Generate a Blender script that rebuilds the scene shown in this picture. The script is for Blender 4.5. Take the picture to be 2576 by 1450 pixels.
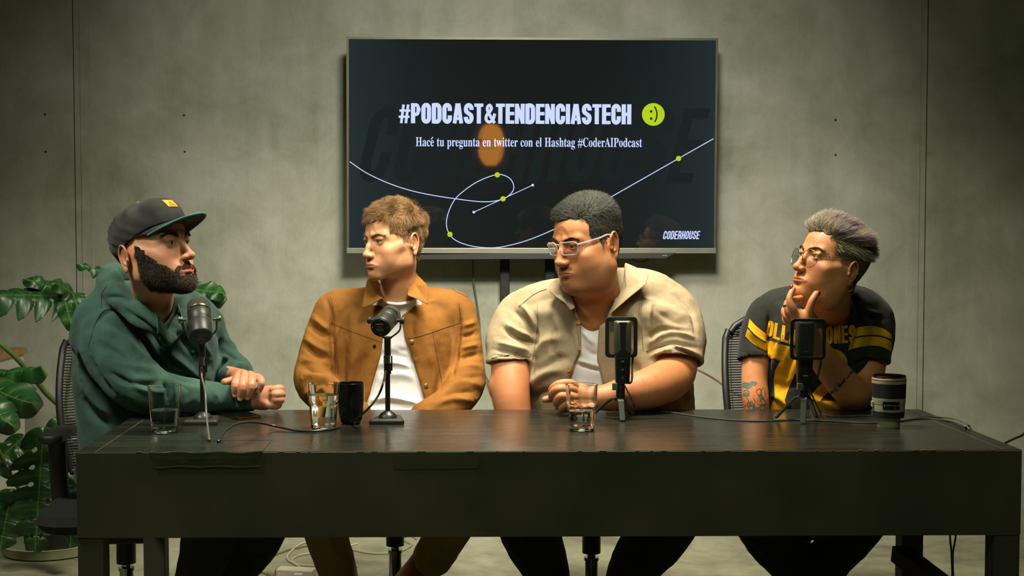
import bpy, math, random
import numpy as np
from mathutils import Vector, Matrix
from mathutils.bvhtree import BVHTree

for _o in list(bpy.data.objects):
    bpy.data.objects.remove(_o, do_unlink=True)
SC = bpy.context.scene
COL = SC.collection
R = math.radians
PI = math.pi

# ------------------------------------------------------------------ camera
F, W, H = 3500.0, 2576.0, 1450.0
CZ = 1.287
PITCH = math.atan(168.0 / F)
cam = bpy.data.cameras.new('camera')
cam.sensor_width = 36.0
cam.lens = F / W * 36.0
cam.clip_start = 0.05
cam.clip_end = 60
camo = bpy.data.objects.new('camera', cam)
COL.objects.link(camo)
camo.location = (0, 0, CZ)
camo.rotation_euler = (PI / 2 - PITCH, 0, 0)
SC.camera = camo

# ------------------------------------------------------------------ world and lights
world = bpy.data.worlds.new('world')
SC.world = world
world.use_nodes = True
world.node_tree.nodes['Background'].inputs[0].default_value = (0.75, 0.85, 0.70, 1)
world.node_tree.nodes['Background'].inputs[1].default_value = 0.02


def area(name, loc, target, sx, sy, power, color, spread=180):
    l = bpy.data.lights.new(name, 'AREA')
    l.shape = 'RECTANGLE'
    l.size, l.size_y = sx, sy
    l.energy = power
    l.color = color
    l.spread = R(spread)
    o = bpy.data.objects.new(name, l)
    COL.objects.link(o)
    o.location = loc
    d = Vector(target) - Vector(loc)
    o.rotation_euler = d.to_track_quat('-Z', 'Y').to_euler()
    return o


area('ceiling_spot_front', (0.15, 2.55, 2.95), (-0.08, 5.9, 0.98), 0.55, 0.35, 13, (1.0, 0.95, 0.87), 65)
area('ceiling_light_over_table', (0.12, 3.75, 2.75), (0.12, 4.15, 0.9), 0.7, 0.4, 38, (1.0, 0.90, 0.74), 118)
area('fill_light_left', (-1.75, 2.9, 2.75), (-1.1, 4.0, 0.95), 0.4, 0.3, 6, (1.0, 0.95, 0.82), 75)  # added fill that brightens the green hoodie, no fixture of the room
area('fill_light_room', (0.0, 1.3, 3.2), (0.0, 4.0, 0.6), 2.0, 0.5, 9, (0.72, 1.0, 0.64), 120)  # added greenish front fill, lifts the apron and the people's fronts

SC.view_settings.view_transform = 'Standard'
SC.view_settings.look = 'None'
SC.view_settings.gamma = 1.0
SC.view_settings.use_curve_mapping = False
SC.view_settings.exposure = 0.55


# ------------------------------------------------------------------ helpers
def PX(px, py, d):
    """the point of the room seen at (px, py) at distance d in front of the camera plane"""
    xs, ys = (px - W / 2) / F, (H / 2 - py) / F
    c, s = math.cos(PITCH), math.sin(PITCH)
    dy = c + ys * s
    dz = ys * c - s
    return Vector((xs * d / dy, d, CZ + dz * d / dy))


def PZ(px, py, z):
    """the point seen at (px, py) on the horizontal plane at height z"""
    xs, ys = (px - W / 2) / F, (H / 2 - py) / F
    c, s = math.cos(PITCH), math.sin(PITCH)
    dy = c + ys * s
    dz = ys * c - s
    t = (z - CZ) / dz
    return Vector((xs * t, dy * t, z))


def proj(v):
    """array of points -> image coordinates"""
    v = np.asarray(v, dtype=np.float64)
    c, s = math.cos(PITCH), math.sin(PITCH)
    x, y, z = v[:, 0], v[:, 1], v[:, 2] - CZ
    dep = y * c - z * s
    up = y * s + z * c
    return np.stack([W / 2 + F * x / dep, H / 2 - F * up / dep], 1)


def rgb(r, g, b):
    """display colour 0-255 -> linear"""
    f = lambda c: (c / 255 / 12.92) if c <= 10 else ((c / 255 + 0.055) / 1.055) ** 2.4
    return (f(r), f(g), f(b), 1)


class NT:
    def __init__(s, m):
        m.use_nodes = True
        s.m, s.t = m, m.node_tree
        s.b = s.t.nodes['Principled BSDF']

    def n(s, typ, ins=None, **kw):
        x = s.t.nodes.new(typ)
        for k, v in kw.items():
            setattr(x, k, v)
        for k, v in (ins or {}).items():
            if isinstance(v, bpy.types.NodeSocket):
                s.t.links.new(v, x.inputs[k])
            else:
                x.inputs[k].default_value = v
        return x

    def set(s, k, v):
        if isinstance(v, bpy.types.NodeSocket):
            s.t.links.new(v, s.b.inputs[k])
        else:
            s.b.inputs[k].default_value = v

    def noise(s, scale, detail=3, rough=0.5, vec=None, stretch=None, dist=0.0, coord='Object'):
        if vec is None:
            vec = s.n('ShaderNodeTexCoord').outputs[coord]
        if stretch:
            vec = s.n('ShaderNodeMapping', {'Vector': vec, 'Scale': stretch}).outputs[0]
        return s.n('ShaderNodeTexNoise', {'Vector': vec, 'Scale': scale, 'Detail': detail,
                                          'Roughness': rough, 'Distortion': dist}).outputs[0]

    def ramp(s, fac, stops):
        r = s.n('ShaderNodeValToRGB', {'Fac': fac})
        e = r.color_ramp.elements
        while len(e) < len(stops):
            e.new(0.5)
        for i, (p, c) in enumerate(stops):
            e[i].position = p
            e[i].color = c if len(c) == 4 else (*c, 1)
        return r.outputs[0]

    def mix(s, fac, a, b, mode='MIX'):
        x = s.n('ShaderNodeMix', data_type='RGBA', blend_type=mode)
        for k, v in ((0, fac), (6, a), (7, b)):
            if isinstance(v, bpy.types.NodeSocket):
                s.t.links.new(v, x.inputs[k])
            else:
                x.inputs[k].default_value = v
        return x.outputs[2]

    def math(s, op, a, b=0.0, c=0.0):
        x = s.n('ShaderNodeMath', operation=op)
        for k, v in ((0, a), (1, b), (2, c)):
            if isinstance(v, bpy.types.NodeSocket):
                s.t.links.new(v, x.inputs[k])
            else:
                x.inputs[k].default_value = v
        return x.outputs[0]

    def bump(s, h, strength=0.3, dist=0.01):
        s.set('Normal', s.n('ShaderNodeBump', {'Height': h, 'Strength': strength, 'Distance': dist}).outputs[0])


MATS = {}


def mat(name, col, rough=0.5, metal=0.0, var=0.12, scale=8.0, bump=0.0, bscale=200.0, spec=0.5, **kw):
    """plain surface with a little procedural variation"""
    if name in MATS:
        return MATS[name]
    m = bpy.data.materials.new(name)
    t = NT(m)
    c = rgb(*col)
    n = t.noise(scale, 3)
    a = tuple(x * (1 - var) for x in c[:3]) + (1,)
    b = tuple(min(1, x * (1 + var)) for x in c[:3]) + (1,)
    t.set('Base Color', t.ramp(n, [(0.3, a), (0.7, b)]))
    t.set('Roughness', rough)
    t.set('Metallic', metal)
    t.set('Specular IOR Level', spec)
    if bump:
        t.bump(t.noise(bscale, 2), bump, 0.002)
    for k, v in kw.items():
        t.set(k.replace('_', ' '), v)
    MATS[name] = m
    return m


def glow(name, col, strength):
    if name in MATS:
        return MATS[name]
    m = bpy.data.materials.new(name)
    t = NT(m)
    t.set('Base Color', (0, 0, 0, 1))
    t.set('Roughness', 0.03)
    t.set('Emission Color', rgb(*col))
    t.set('Emission Strength', strength)
    MATS[name] = m
    return m


def link(o, parent=None):
    COL.objects.link(o)
    if parent is not None:
        o.parent = parent
    return o


def wloc(o):
    v = Vector((0, 0, 0))
    while o is not None:
        v = v + o.location
        o = o.parent
    return v


def tag(o, label=None, cat=None, group=None, kind=None):
    for k, v in (('label', label), ('category', cat), ('group', group), ('kind', kind)):
        if v:
            o[k] = v
    return o


def empty(name, loc, label, cat, group=None):
    o = bpy.data.objects.new(name, None)
    o.empty_display_size = 0.05
    o.location = loc
    link(o)
    return tag(o, label, cat, group)


def raw_mesh(name, verts, faces, m, parent=None, smooth=True, origin=None, mats=None, fmat=None, attrs=None):
    """verts in world coordinates (origins are never rotated)"""
    o0 = Vector(origin) if origin is not None else Vector((0, 0, 0))
    pw = wloc(parent) if parent is not None else Vector((0, 0, 0))
    if parent is not None and origin is None:
        o0 = pw
    me = bpy.data.meshes.new(name)
    v = np.asarray(verts, dtype=np.float64).reshape(-1, 3) - np.array(o0)
    if isinstance(faces, np.ndarray):
        k = faces.shape[1]
        me.vertices.add(len(v))
        me.vertices.foreach_set('co', v.ravel())
        me.loops.add(faces.size)
        me.loops.foreach_set('vertex_index', faces.ravel().astype(np.int32))
        me.polygons.add(len(faces))
        me.polygons.foreach_set('loop_start', np.arange(0, faces.size, k, dtype=np.int32))
        me.polygons.foreach_set('loop_total', np.full(len(faces), k, dtype=np.int32))
        me.update(calc_edges=True)
        me.validate()
    else:
        me.from_pydata([tuple(x) for x in v], [], faces)
    if mats:
        for mm in mats:
            me.materials.append(mm)
        if fmat is not None:
            me.polygons.foreach_set('material_index', np.asarray(fmat, dtype=np.int32))
    elif m is not None:
        me.materials.append(m)
    if smooth:
        me.polygons.foreach_set('use_smooth', np.ones(len(me.polygons), dtype=bool))
    for k, a in (attrs or {}).items():
        a = np.asarray(a, dtype=np.float32)
        if a.ndim == 1:
            at = me.attributes.new(k, 'FLOAT', 'POINT')
            at.data.foreach_set('value', a)
        else:
            at = me.attributes.new(k, 'FLOAT_COLOR', 'POINT')
            if a.shape[1] == 3:
                a = np.concatenate([a, np.ones((len(a), 1), np.float32)], 1)
            at.data.foreach_set('color', a.ravel())
    o = bpy.data.objects.new(name, me)
    o.location = o0 - pw if parent is not None else o0
    link(o, parent)
    return o


class MB:
    """collects shapes in world coordinates, links them as ONE mesh object"""

    def __init__(s):
        s.v, s.f, s.fm, s.mi = [], [], [], 0

    def add(s, vs, fs):
        b = len(s.v)
        s.v += [tuple(v) for v in vs]
        s.f += [tuple(b + i for i in f) for f in fs]
        s.fm += [s.mi] * len(fs)
        return s

    def box(s, c, d, M=None, taper=None):
        x, y, z = d[0] / 2, d[1] / 2, d[2] / 2
        vs = []
        for k in (-1, 1):
            tx, ty = (taper if (taper and k == 1) else (1, 1))
            vs += [Vector((-x * tx, -y * ty, k * z)), Vector((x * tx, -y * ty, k * z)),
                   Vector((x * tx, y * ty, k * z)), Vector((-x * tx, y * ty, k * z))]
        if M is not None:
            vs = [M @ v for v in vs]
        c = Vector(c)
        return s.add([v + c for v in vs], [(3, 2, 1, 0), (4, 5, 6, 7), (0, 1, 5, 4), (1, 2, 6, 5), (2, 3, 7, 6), (3, 0, 4, 7)])

    def prism(s, bottom, top):
        n = len(bottom)
        return s.add(list(bottom) + list(top), [tuple(range(n - 1, -1, -1)), tuple(range(n, 2 * n))] +
                     [(i, (i + 1) % n, n + (i + 1) % n, n + i) for i in range(n)])

    def tube(s, pts, r, seg=10, caps=True, flat=None):
        pts = [Vector(p) for p in pts]
        n = len(pts)
        rr = r if isinstance(r, (list, tuple)) else [r] * n
        T = []
        for i in range(n):
            a, b = pts[max(i - 1, 0)], pts[min(i + 1, n - 1)]
            t = (b - a)
            T.append(t.normalized() if t.length > 1e-9 else Vector((0, 0, 1)))
        up = Vector((0, 0, 1)) if abs(T[0].z) < 0.9 else Vector((1, 0, 0))
        N = T[0].cross(up).normalized()
        vs = []
        for i in range(n):
            if i:
                ax = T[i - 1].cross(T[i])
                if ax.length > 1e-7:
                    N = Matrix.Rotation(T[i - 1].angle(T[i]), 3, ax.normalized()) @ N
            N = (N - T[i] * N.dot(T[i])).normalized()
            B = T[i].cross(N)
            for k in range(seg):
                a = 2 * PI * k / seg
                vs.append(pts[i] + N * math.cos(a) * rr[i] + B * math.sin(a) * rr[i] * (flat or 1))
        fs = [(i * seg + k, i * seg + (k + 1) % seg, (i + 1) * seg + (k + 1) % seg, (i + 1) * seg + k)
              for i in range(n - 1) for k in range(seg)]
        if caps:
            fs += [tuple(range(seg - 1, -1, -1)), tuple(range((n - 1) * seg, n * seg))]
        return s.add(vs, fs)

    def lathe(s, prof, c, seg=40, axis=None, sx=1.0, sy=1.0, close=True):
        """prof: (radius, height) list; axis: direction of height"""
        c = Vector(c)
        q = Vector(axis).to_track_quat('Z', 'Y').to_matrix() if axis is not None else Matrix.Identity(3)
        vs = []
        for r_, h_ in prof:
            for k in range(seg):
                a = 2 * PI * k / seg
                vs.append(c + q @ Vector((r_ * math.cos(a) * sx, r_ * math.sin(a) * sy, h_)))
        n = len(prof)
        fs = [(i * seg + k, i * seg + (k + 1) % seg, (i + 1) * seg + (k + 1) % seg, (i + 1) * seg + k)
              for i in range(n - 1) for k in range(seg)]
        if close:
            if prof[0][0] > 1e-6:
                fs.append(tuple(range(seg - 1, -1, -1)))
            if prof[-1][0] > 1e-6:
                fs.append(tuple(range((n - 1) * seg, n * seg)))
        return s.add(vs, fs)

    def ball(s, c, r, seg=16, rings=10, M=None):
        rx, ry, rz = (r, r, r) if not isinstance(r, (tuple, list)) else r
        c = Vector(c)
        vs = []
        for i in range(rings + 1):
            th = PI * i / rings
            for k in range(seg):
                a = 2 * PI * k / seg
                v = Vector((rx * math.sin(th) * math.cos(a), ry * math.sin(th) * math.sin(a), rz * math.cos(th)))
                if M is not None:
                    v = M @ v
                vs.append(c + v)
        fs = [(i * seg + k, (i + 1) * seg + k, (i + 1) * seg + (k + 1) % seg, i * seg + (k + 1) % seg)
              for i in range(rings) for k in range(seg)]
        return s.add(vs, fs)

    def build(s, name, m, parent=None, smooth=False, bevel=0.0, origin=None, mats=None, bseg=2, weld=True):
        o = raw_mesh(name, s.v, s.f, m, parent, smooth=False, origin=origin, mats=mats, fmat=s.fm if mats else None)
        import bmesh
        bm = bmesh.new()
        bm.from_mesh(o.data)
        if weld:
            bmesh.ops.remove_doubles(bm, verts=bm.verts, dist=1e-6)
        bmesh.ops.recalc_face_normals(bm, faces=bm.faces)
        bm.to_mesh(o.data)
        bm.free()
        if bevel:
            md = o.modifiers.new('edge', 'BEVEL')
            md.width = bevel
            md.segments = bseg
            md.limit_method = 'ANGLE'
            md.angle_limit = R(40)
        if smooth:
            o.data.polygons.foreach_set('use_smooth', np.ones(len(o.data.polygons), dtype=bool))
            try:
                o.data.set_sharp_from_angle(angle=R(42))
            except Exception:
                pass
        return o


def spline(pts, n=12, closed=False):
    """Catmull-Rom through points (any dimension), n samples a span"""
    P = [np.array(p, dtype=float) for p in pts]
    L = len(P)
    out = []
    spans = L if closed else L - 1
    for i in range(spans):
        if closed:
            p0, p1, p2, p3 = P[(i - 1) % L], P[i], P[(i + 1) % L], P[(i + 2) % L]
        else:
            p0, p1, p2, p3 = P[max(i - 1, 0)], P[i], P[i + 1], P[min(i + 2, L - 1)]
        for k in range(n):
            t = k / n
            out.append(0.5 * ((2 * p1) + (-p0 + p2) * t + (2 * p0 - 5 * p1 + 4 * p2 - p3) * t * t +
                              (-p0 + 3 * p1 - 3 * p2 + p3) * t ** 3))
    if not closed:
        out.append(P[-1])
    return [tuple(float(c) for c in p) for p in out]


def rrect(w, h, r, seg=5):
    """outline of a rounded rectangle centred on 0"""
    out = []
    for cx, cy, a0 in ((w / 2 - r, h / 2 - r, 0), (-w / 2 + r, h / 2 - r, 90), (-w / 2 + r, -h / 2 + r, 180), (w / 2 - r, -h / 2 + r, 270)):
        for k in range(seg + 1):
            a = R(a0 + 90 * k / seg)
            out.append((cx + r * math.cos(a), cy + r * math.sin(a)))
    return out
# ------------------------------------------------------------------ room
def concrete():
    m = bpy.data.materials.new('concrete_wall')
    t = NT(m)
    tc = t.n('ShaderNodeTexCoord').outputs['Object']
    big = t.noise(1.25, 7, 0.62, tc, dist=0.5)
    blot = t.noise(4.5, 6, 0.65, tc, dist=0.8)
    streak = t.noise(3.0, 4, 0.6, tc, stretch=(2.6, 1.0, 0.25))
    fine = t.noise(60, 3, 0.6, tc, stretch=(1.6, 1.0, 0.6))
    s = t.math('ADD', t.math('MULTIPLY', big, 0.52), t.math('MULTIPLY', blot, 0.26))
    s = t.math('ADD', s, t.math('MULTIPLY', streak, 0.17))
    s = t.math('ADD', s, t.math('MULTIPLY', fine, 0.05))
    col = t.ramp(s, [(0.34, (0.16, 0.172, 0.108)), (0.45, (0.275, 0.28, 0.205)), (0.56, (0.375, 0.375, 0.30)), (0.68, (0.49, 0.485, 0.43))])
    t.set('Base Color', col)
    t.set('Roughness', 0.72)
    t.set('Specular IOR Level', 0.25)
    t.bump(t.math('ADD', t.math('MULTIPLY', blot, 0.6), t.math('MULTIPLY', fine, 0.4)), 0.16, 0.012)
    return m


M_CONC = concrete()


def floor_mat():
    m = bpy.data.materials.new('polished_concrete_floor')
    t = NT(m)
    tc = t.n('ShaderNodeTexCoord').outputs['Object']
    s = t.math('ADD', t.math('MULTIPLY', t.noise(2.2, 7, 0.62, tc, dist=0.6), 0.7), t.math('MULTIPLY', t.noise(14, 5, 0.6, tc), 0.3))
    t.set('Base Color', t.ramp(s, [(0.38, (0.16, 0.165, 0.10)), (0.5, (0.26, 0.26, 0.165)), (0.62, (0.35, 0.34, 0.23))]))
    t.set('Roughness', 0.5)
    t.bump(s, 0.1, 0.01)
    return m


WALL_Y = 5.9
X1, X2 = 4.6, -4.6
BACK_Y = -2.8
CEIL = 3.25
dark_gap = mat('dark_gap', (40, 42, 31), 0.9)

b = MB()
sl, sr = PX(188, 400, WALL_Y).x, PX(2330, 400, WALL_Y).x
gap = 0.005
prev = X2
for e in (sl, sr, X1):
    b.box(((prev + e) / 2, WALL_Y + 0.075, CEIL / 2), (e - prev - gap, 0.15, CEIL))
    prev = e
b.mi = 1
for e in (sl, sr):
    b.box((e, WALL_Y + 0.085, CEIL / 2), (gap * 1.2, 0.13, CEIL))
for px, py in ((463, 290), (465, 382), (113, 288), (115, 382), (2102, 302), (2102, 390)):
    p = PX(px, py, WALL_Y)
    b.lathe([(0.0045, 0), (0.0045, 0.003)], (p.x, WALL_Y + 0.001, p.z), 12, axis=(0, -1, 0))
b.mi = 0
tag(b.build('wall_back', None, mats=[M_CONC, dark_gap]), kind='structure')
# cast ridges beside the two joints
for i, (e, sd) in enumerate(((sl, 1), (sr, -1))):
    q = MB()
    q.box((e + sd * 0.052, WALL_Y - 0.0015, CEIL / 2), (0.05, 0.005, CEIL))
    tag(q.build('trim_%d' % (i + 1), M_CONC, bevel=0.002), kind='structure')


def slab(name, c, d, m):
    q = MB()
    q.box(c, d)
    return tag(q.build(name, m), kind='structure')


LY = WALL_Y - BACK_Y
slab('floor', (0, BACK_Y + LY / 2, -0.05), (X1 - X2 + 0.3, LY + 0.3, 0.1), floor_mat())
M_DARKW = mat('dark_painted_wall', (66, 70, 52), 0.8, var=0.2, scale=1.5)
slab('wall_left', (X2 - 0.06, BACK_Y + LY / 2, CEIL / 2), (0.12, LY, CEIL), M_CONC)
slab('wall_right', (X1 + 0.06, BACK_Y + LY / 2, CEIL / 2), (0.12, LY, CEIL), M_CONC)
slab('wall_front', (0, BACK_Y - 0.06, CEIL / 2), (X1 - X2, 0.12, CEIL), M_DARKW)
slab('ceiling', (0, BACK_Y + LY / 2, CEIL + 0.05), (X1 - X2 + 0.3, LY + 0.3, 0.1), mat('dark_ceiling', (50, 52, 40), 0.9))

# ------------------------------------------------------------------ table
TZ = 0.75
FL, FR = PZ(191, 1138, TZ), PZ(2571, 1132, TZ)
BR, BL = PZ(2314, 1030, TZ), PZ(358, 1032, TZ)


def wood_mat():
    m = bpy.data.materials.new('black_stained_wood')
    t = NT(m)
    tc = t.n('ShaderNodeTexCoord').outputs['Object']
    g = t.noise(5.0, 6, 0.6, tc, stretch=(0.7, 14.0, 14.0), dist=0.3)
    g2 = t.noise(2.2, 4, 0.6, tc)
    s = t.math('ADD', t.math('MULTIPLY', g, 0.6), t.math('MULTIPLY', g2, 0.4))
    t.set('Base Color', t.ramp(s, [(0.35, rgb(24, 25, 20)), (0.55, rgb(38, 40, 32)), (0.72, rgb(54, 56, 46))]))
    t.set('Roughness', t.ramp(s, [(0.3, (0.17,) * 3), (0.7, (0.35,) * 3)]))
    t.set('Specular IOR Level', 0.55)
    t.bump(g, 0.05, 0.003)
    return m


M_WOOD = wood_mat()
M_WOODD = mat('black_painted_wood', (66, 65, 50), 0.62, var=0.25, scale=5, spec=0.3)
M_WEAR = mat('bare_wood_wear', (104, 104, 82), 0.7)
tc_ = (FL + FR + BR + BL) / 4
table = empty('conference_table', (tc_.x, tc_.y, 0), 'long black wooden table with deep front apron and thick square legs', 'table')


def lerp(a, b, t):
    return a + (b - a) * t


def tp(u, v, z=TZ):
    """point of the table top: u 0..1 along its length, v 0..1 front to back"""
    p = lerp(lerp(FL, FR, u), lerp(BL, BR, u), v)
    return Vector((p.x, p.y, z))


TH = 0.034
b = MB()
eps = 0.0012
E0, E1 = 0.0205, 0.981     # breadboard end joints
for u0, u1 in ((0, E0 - 0.0004), (E0, E1), (E1 + 0.0004, 1)):
    top = [tp(u0, 0), tp(u1, 0), tp(u1, 1), tp(u0, 1)]
    b.prism([p - Vector((0, 0, TH)) for p in top], top)
b.build('table_top', M_WOOD, table, bevel=0.0015)
b = MB()
for e in (E0 - 0.0002, E1 + 0.0002):
    a0, a1 = tp(e - 0.0002, 0.005, TZ + 0.0003), tp(e + 0.0002, 0.005, TZ + 0.0003)
    c1, c0 = tp(e + 0.0002, 0.99, TZ + 0.0003), tp(e - 0.0002, 0.99, TZ + 0.0003)
    b.prism([p - Vector((0, 0, 0.0006)) for p in (a0, a1, c1, c0)], [a0, a1, c1, c0])
random.seed(4)
for k in range(34):     # chipped paint on the front edge
    u = random.uniform(0.02, 0.97)
    l = random.uniform(0.001, 0.008)
    w = random.uniform(0.0006, 0.0018)
    b.prism([tp(u, -0.0026, TZ - w), tp(u + l, -0.0026, TZ - w), tp(u + l, 0.0012, TZ - w), tp(u, 0.0012, TZ - w)],
            [tp(u, -0.0026, TZ + 0.0003), tp(u + l, -0.0026, TZ + 0.0003), tp(u + l, 0.0012, TZ + 0.0003), tp(u, 0.0012, TZ + 0.0003)])
b.build('worn_edge', M_WEAR, table)['label'] = 'pale chipped joints and edge of the table top'
# aprons
AZ = 0.547


def plank(u0, v0, u1, v1, z0, z1, name, m=M_WOODD):
    q = MB()
    pts = [(u0, v0), (u1, v0), (u1, v1), (u0, v1)]
    q.prism([tp(u, v, z0) for u, v in pts], [tp(u, v, z1) for u, v in pts])
    return q.build(name, m, table, bevel=0.002)


plank(0.0, 0.006, 1.0, 0.032, AZ, TZ - TH, 'apron')
plank(0.0, -0.0022, 1.0, 0.006, AZ, TZ - 0.0012, 'front_board')
plank(0.03, 0.955, 0.97, 0.985, 0.685, TZ - TH, 'apron')
plank(0.002, 0.05, 0.016, 0.93, AZ + 0.0, TZ - TH, 'apron')
plank(0.984, 0.05, 0.998, 0.93, AZ + 0.0, TZ - TH, 'apron')
for u0, v0 in ((0.0, 0.003), (0.973, 0.003), (0.006, 0.90), (0.969, 0.90)):
    plank(u0, v0, u0 + 0.027, v0 + 0.085, 0.0, AZ + (0.0 if v0 < 0.5 else 0.07), 'leg')
# floor brace by the rear leg
q = MB()
a, c = PX(2262, 1392, 3.85), PX(2480, 1560, 3.45)
dv = (c - a).normalized()
Mx = dv.to_track_quat('X', 'Z').to_matrix()
q.box((a + c) / 2, ((c - a).length, 0.05, 0.046), Mx)
q.build('brace', M_WOODD, table, bevel=0.002)
# cable hatch: cut line in the top and a taped lip on the apron
hatch = MB()
hu0, hu1 = 0.070, 0.205
groove = mat('groove_shadow_gap', (10, 10, 8), 0.9)


def tpx(px, py, z=TZ + 0.0004):
    return PZ(px, py, z)


def strip2(q, p0, p1, w):
    p0, p1 = Vector(p0), Vector(p1)
    d = (p1 - p0).normalized()
    n = Vector((-d.y, d.x, 0)) * w / 2
    up = Vector((0, 0, 0.0006))
    q.prism([p0 - n - up, p1 - n - up, p1 + n - up, p0 + n - up], [p0 - n, p1 - n, p1 + n, p0 + n])


strip2(hatch, tpx(398, 1110), tpx(683, 1108), 0.0022)
strip2(hatch, tpx(398, 1110), tpx(368, 1133), 0.0016)
strip2(hatch, tpx(683, 1108), tpx(664, 1133), 0.0016)
strip2(hatch, tpx(520, 1112), tpx(560, 1111), 0.008)
hatch.build('hatch_gap', groove, table)
m = mat('clear_glossy_tape', (58, 62, 46), 0.14, var=0.1, bump=0.5, bscale=26, spec=0.7)
m.node_tree.nodes['Principled BSDF'].inputs['Transmission Weight'].default_value = 0.0
q = MB()
ys = FL.y - 0.0036
rows = [(1137, 0.0), (1141, 0.004), (1147, 0.001), (1153, 0.0045), (1158, 0.006), (1163, 0.002), (1171, 0.003), (1179, 0.0)]
nx = 60
vs, fs = [], []
random.seed(8)
for j, (py, out) in enumerate(rows):
    for i in range(nx + 1):
        t = i / nx
        edge = min(1, 7 * t, 7 * (1 - t))
        wob = 0.5 + 0.5 * math.sin(t * 29 + j * 0.9) * math.sin(t * 11 + 1.7)
        x0, x1 = 374 + 2 * j, 662 - 1.4 * j
        p = PX(x0 + (x1 - x0) * t, py + 1.6 * math.sin(t * 17 + j), ys)
        p.y += (p.x - FL.x) * (FR.y - FL.y) / (FR.x - FL.x)
        p.y -= 0.45 * out * edge * (0.45 + 0.55 * wob)
        vs.append(p)
for j in range(len(rows) - 1):
    for i in range(nx):
        a = j * (nx + 1) + i
        fs.append((a, a + 1, a + nx + 2, a + nx + 1))
o = raw_mesh('tape_flap', vs, fs, m, table)
md = o.modifiers.new('t', 'SOLIDIFY')
md.thickness = 0.0008
q = MB()
for x0, x1, y0, y1 in ((986, 1204, 1149, 1182),):
    pts = [PX(x0, y0, ys), PX(x1, y0 - 1, ys), PX(x1, y1, ys), PX(x0 + 4, y1 + 2, ys)]
    for p in pts:
        p.y += (p.x - FL.x) * (FR.y - FL.y) / (FR.x - FL.x)
    q.prism(pts, [p + Vector((0, -0.0005, 0)) for p in pts])
q.build('tape_patch', mat('matte_tape', (62, 65, 48), 0.42, spec=0.4), table)
# ------------------------------------------------------------------ television on a stand
TVD = 5.70
c00, c10, c11, c01 = (868, 90), (1809, 99), (1797, 634), (876, 628)   # outer corners in the picture
tv_w = 1.43
TL = PX(868, 90, TVD)
TRd = TVD + 0.035
TR = PX(1810, 99, TRd)
LLd = TVD + 0.012
BLt = PX(876, 638, TVD)
BRt = PX(1797, 633, TRd)
ux = ((TR - TL) + (BRt - BLt)).normalized()
uz = ((TL - BLt) + (TR - BRt)).normalized()
un = ux.cross(uz).normalized()   # points into the wall (+y)
if un.y < 0:
    un = -un
tvw = ((TR - TL).length + (BRt - BLt).length) / 2
tvh = ((TL - BLt).length + (TR - BRt).length) / 2
tvo = (TL + TR + BLt + BRt) / 4


def tv(u, v, n=0.0):
    """u,v in 0..1 from the lower corner at the man in tan jacket; n metres towards the room"""
    return tvo + ux * ((u - 0.5) * tvw) + uz * ((v - 0.5) * tvh) - un * n


def px_on_tv(px, py, n=0.0):
    d = PX(px, py, 5.0) - Vector((0, 0, CZ))
    t = (tvo - un * n - Vector((0, 0, CZ))).dot(un) / d.dot(un)
    return Vector((0, 0, CZ)) + d * t


tvx = empty('television', (tvo.x, tvo.y, tvo.z - tvh / 2), 'large flat television with lit dark slide behind the seated people', 'television')
bez, bot = 0.0095, 0.0185
b = MB()


def tvbox(b, u0, v0, u1, v1, n0, n1):
    bt = [tv(u0, v0, n0), tv(u1, v0, n0), tv(u1, v1, n0), tv(u0, v1, n0)]
    tp_ = [tv(u0, v0, n1), tv(u1, v0, n1), tv(u1, v1, n1), tv(u0, v1, n1)]
    b.prism(bt, tp_)


bu, bv, bb = bez / tvw, bez / tvh, bot / tvh
tvbox(b, 0, 0, bu, 1, -0.03, 0.004)
tvbox(b, 1 - bu, 0, 1, 1, -0.03, 0.004)
tvbox(b, bu, 1 - bv, 1 - bu, 1, -0.03, 0.004)
tvbox(b, 0, 0, 1, 1, -0.034, -0.03)
b.build('bezel', mat('bronze_grey_metal', (84, 82, 60), 0.42, 0.55), tvx, bevel=0.0008)
b = MB()
tvbox(b, 0, -0.004, 1, bb, -0.03, 0.006)
b.build('bottom_rail', mat('brushed_grey_metal', (150, 150, 132), 0.35, 0.7), tvx, bevel=0.001)
b = MB()
tvbox(b, 0.12, 0.1, 0.88, 0.86, -0.060, -0.034)
b.build('back_housing', mat('black_plastic', (24, 24, 20), 0.45), tvx, bevel=0.006)

# screen glass with the soft glow of the slide
m = bpy.data.materials.new('screen_glass')
t = NT(m)
tcg = t.n('ShaderNodeTexCoord').outputs['Generated']
sep = t.n('ShaderNodeSeparateXYZ', {'Vector': tcg})
ex = t.math('ABSOLUTE', t.math('SUBTRACT', sep.outputs[0], 0.5))
exx = t.math('POWER', t.math('MULTIPLY', ex, 2.0), 2.6)
cl = t.mix(exx, rgb(16, 19, 18), rgb(34, 46, 49))
t.set('Base Color', (0.004, 0.005, 0.005, 1))
t.set('Emission Color', cl)
t.set('Emission Strength', 0.62)
t.set('Roughness', 0.03)
t.set('Specular IOR Level', 0.6)
b = MB()
tvbox(b, bu * 0.9, bb * 0.9, 1 - bu * 0.9, 1 - bv * 0.9, -0.02, 0.0)
screen = b.build('screen', m, tvx)

GW = 0.0007


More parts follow.
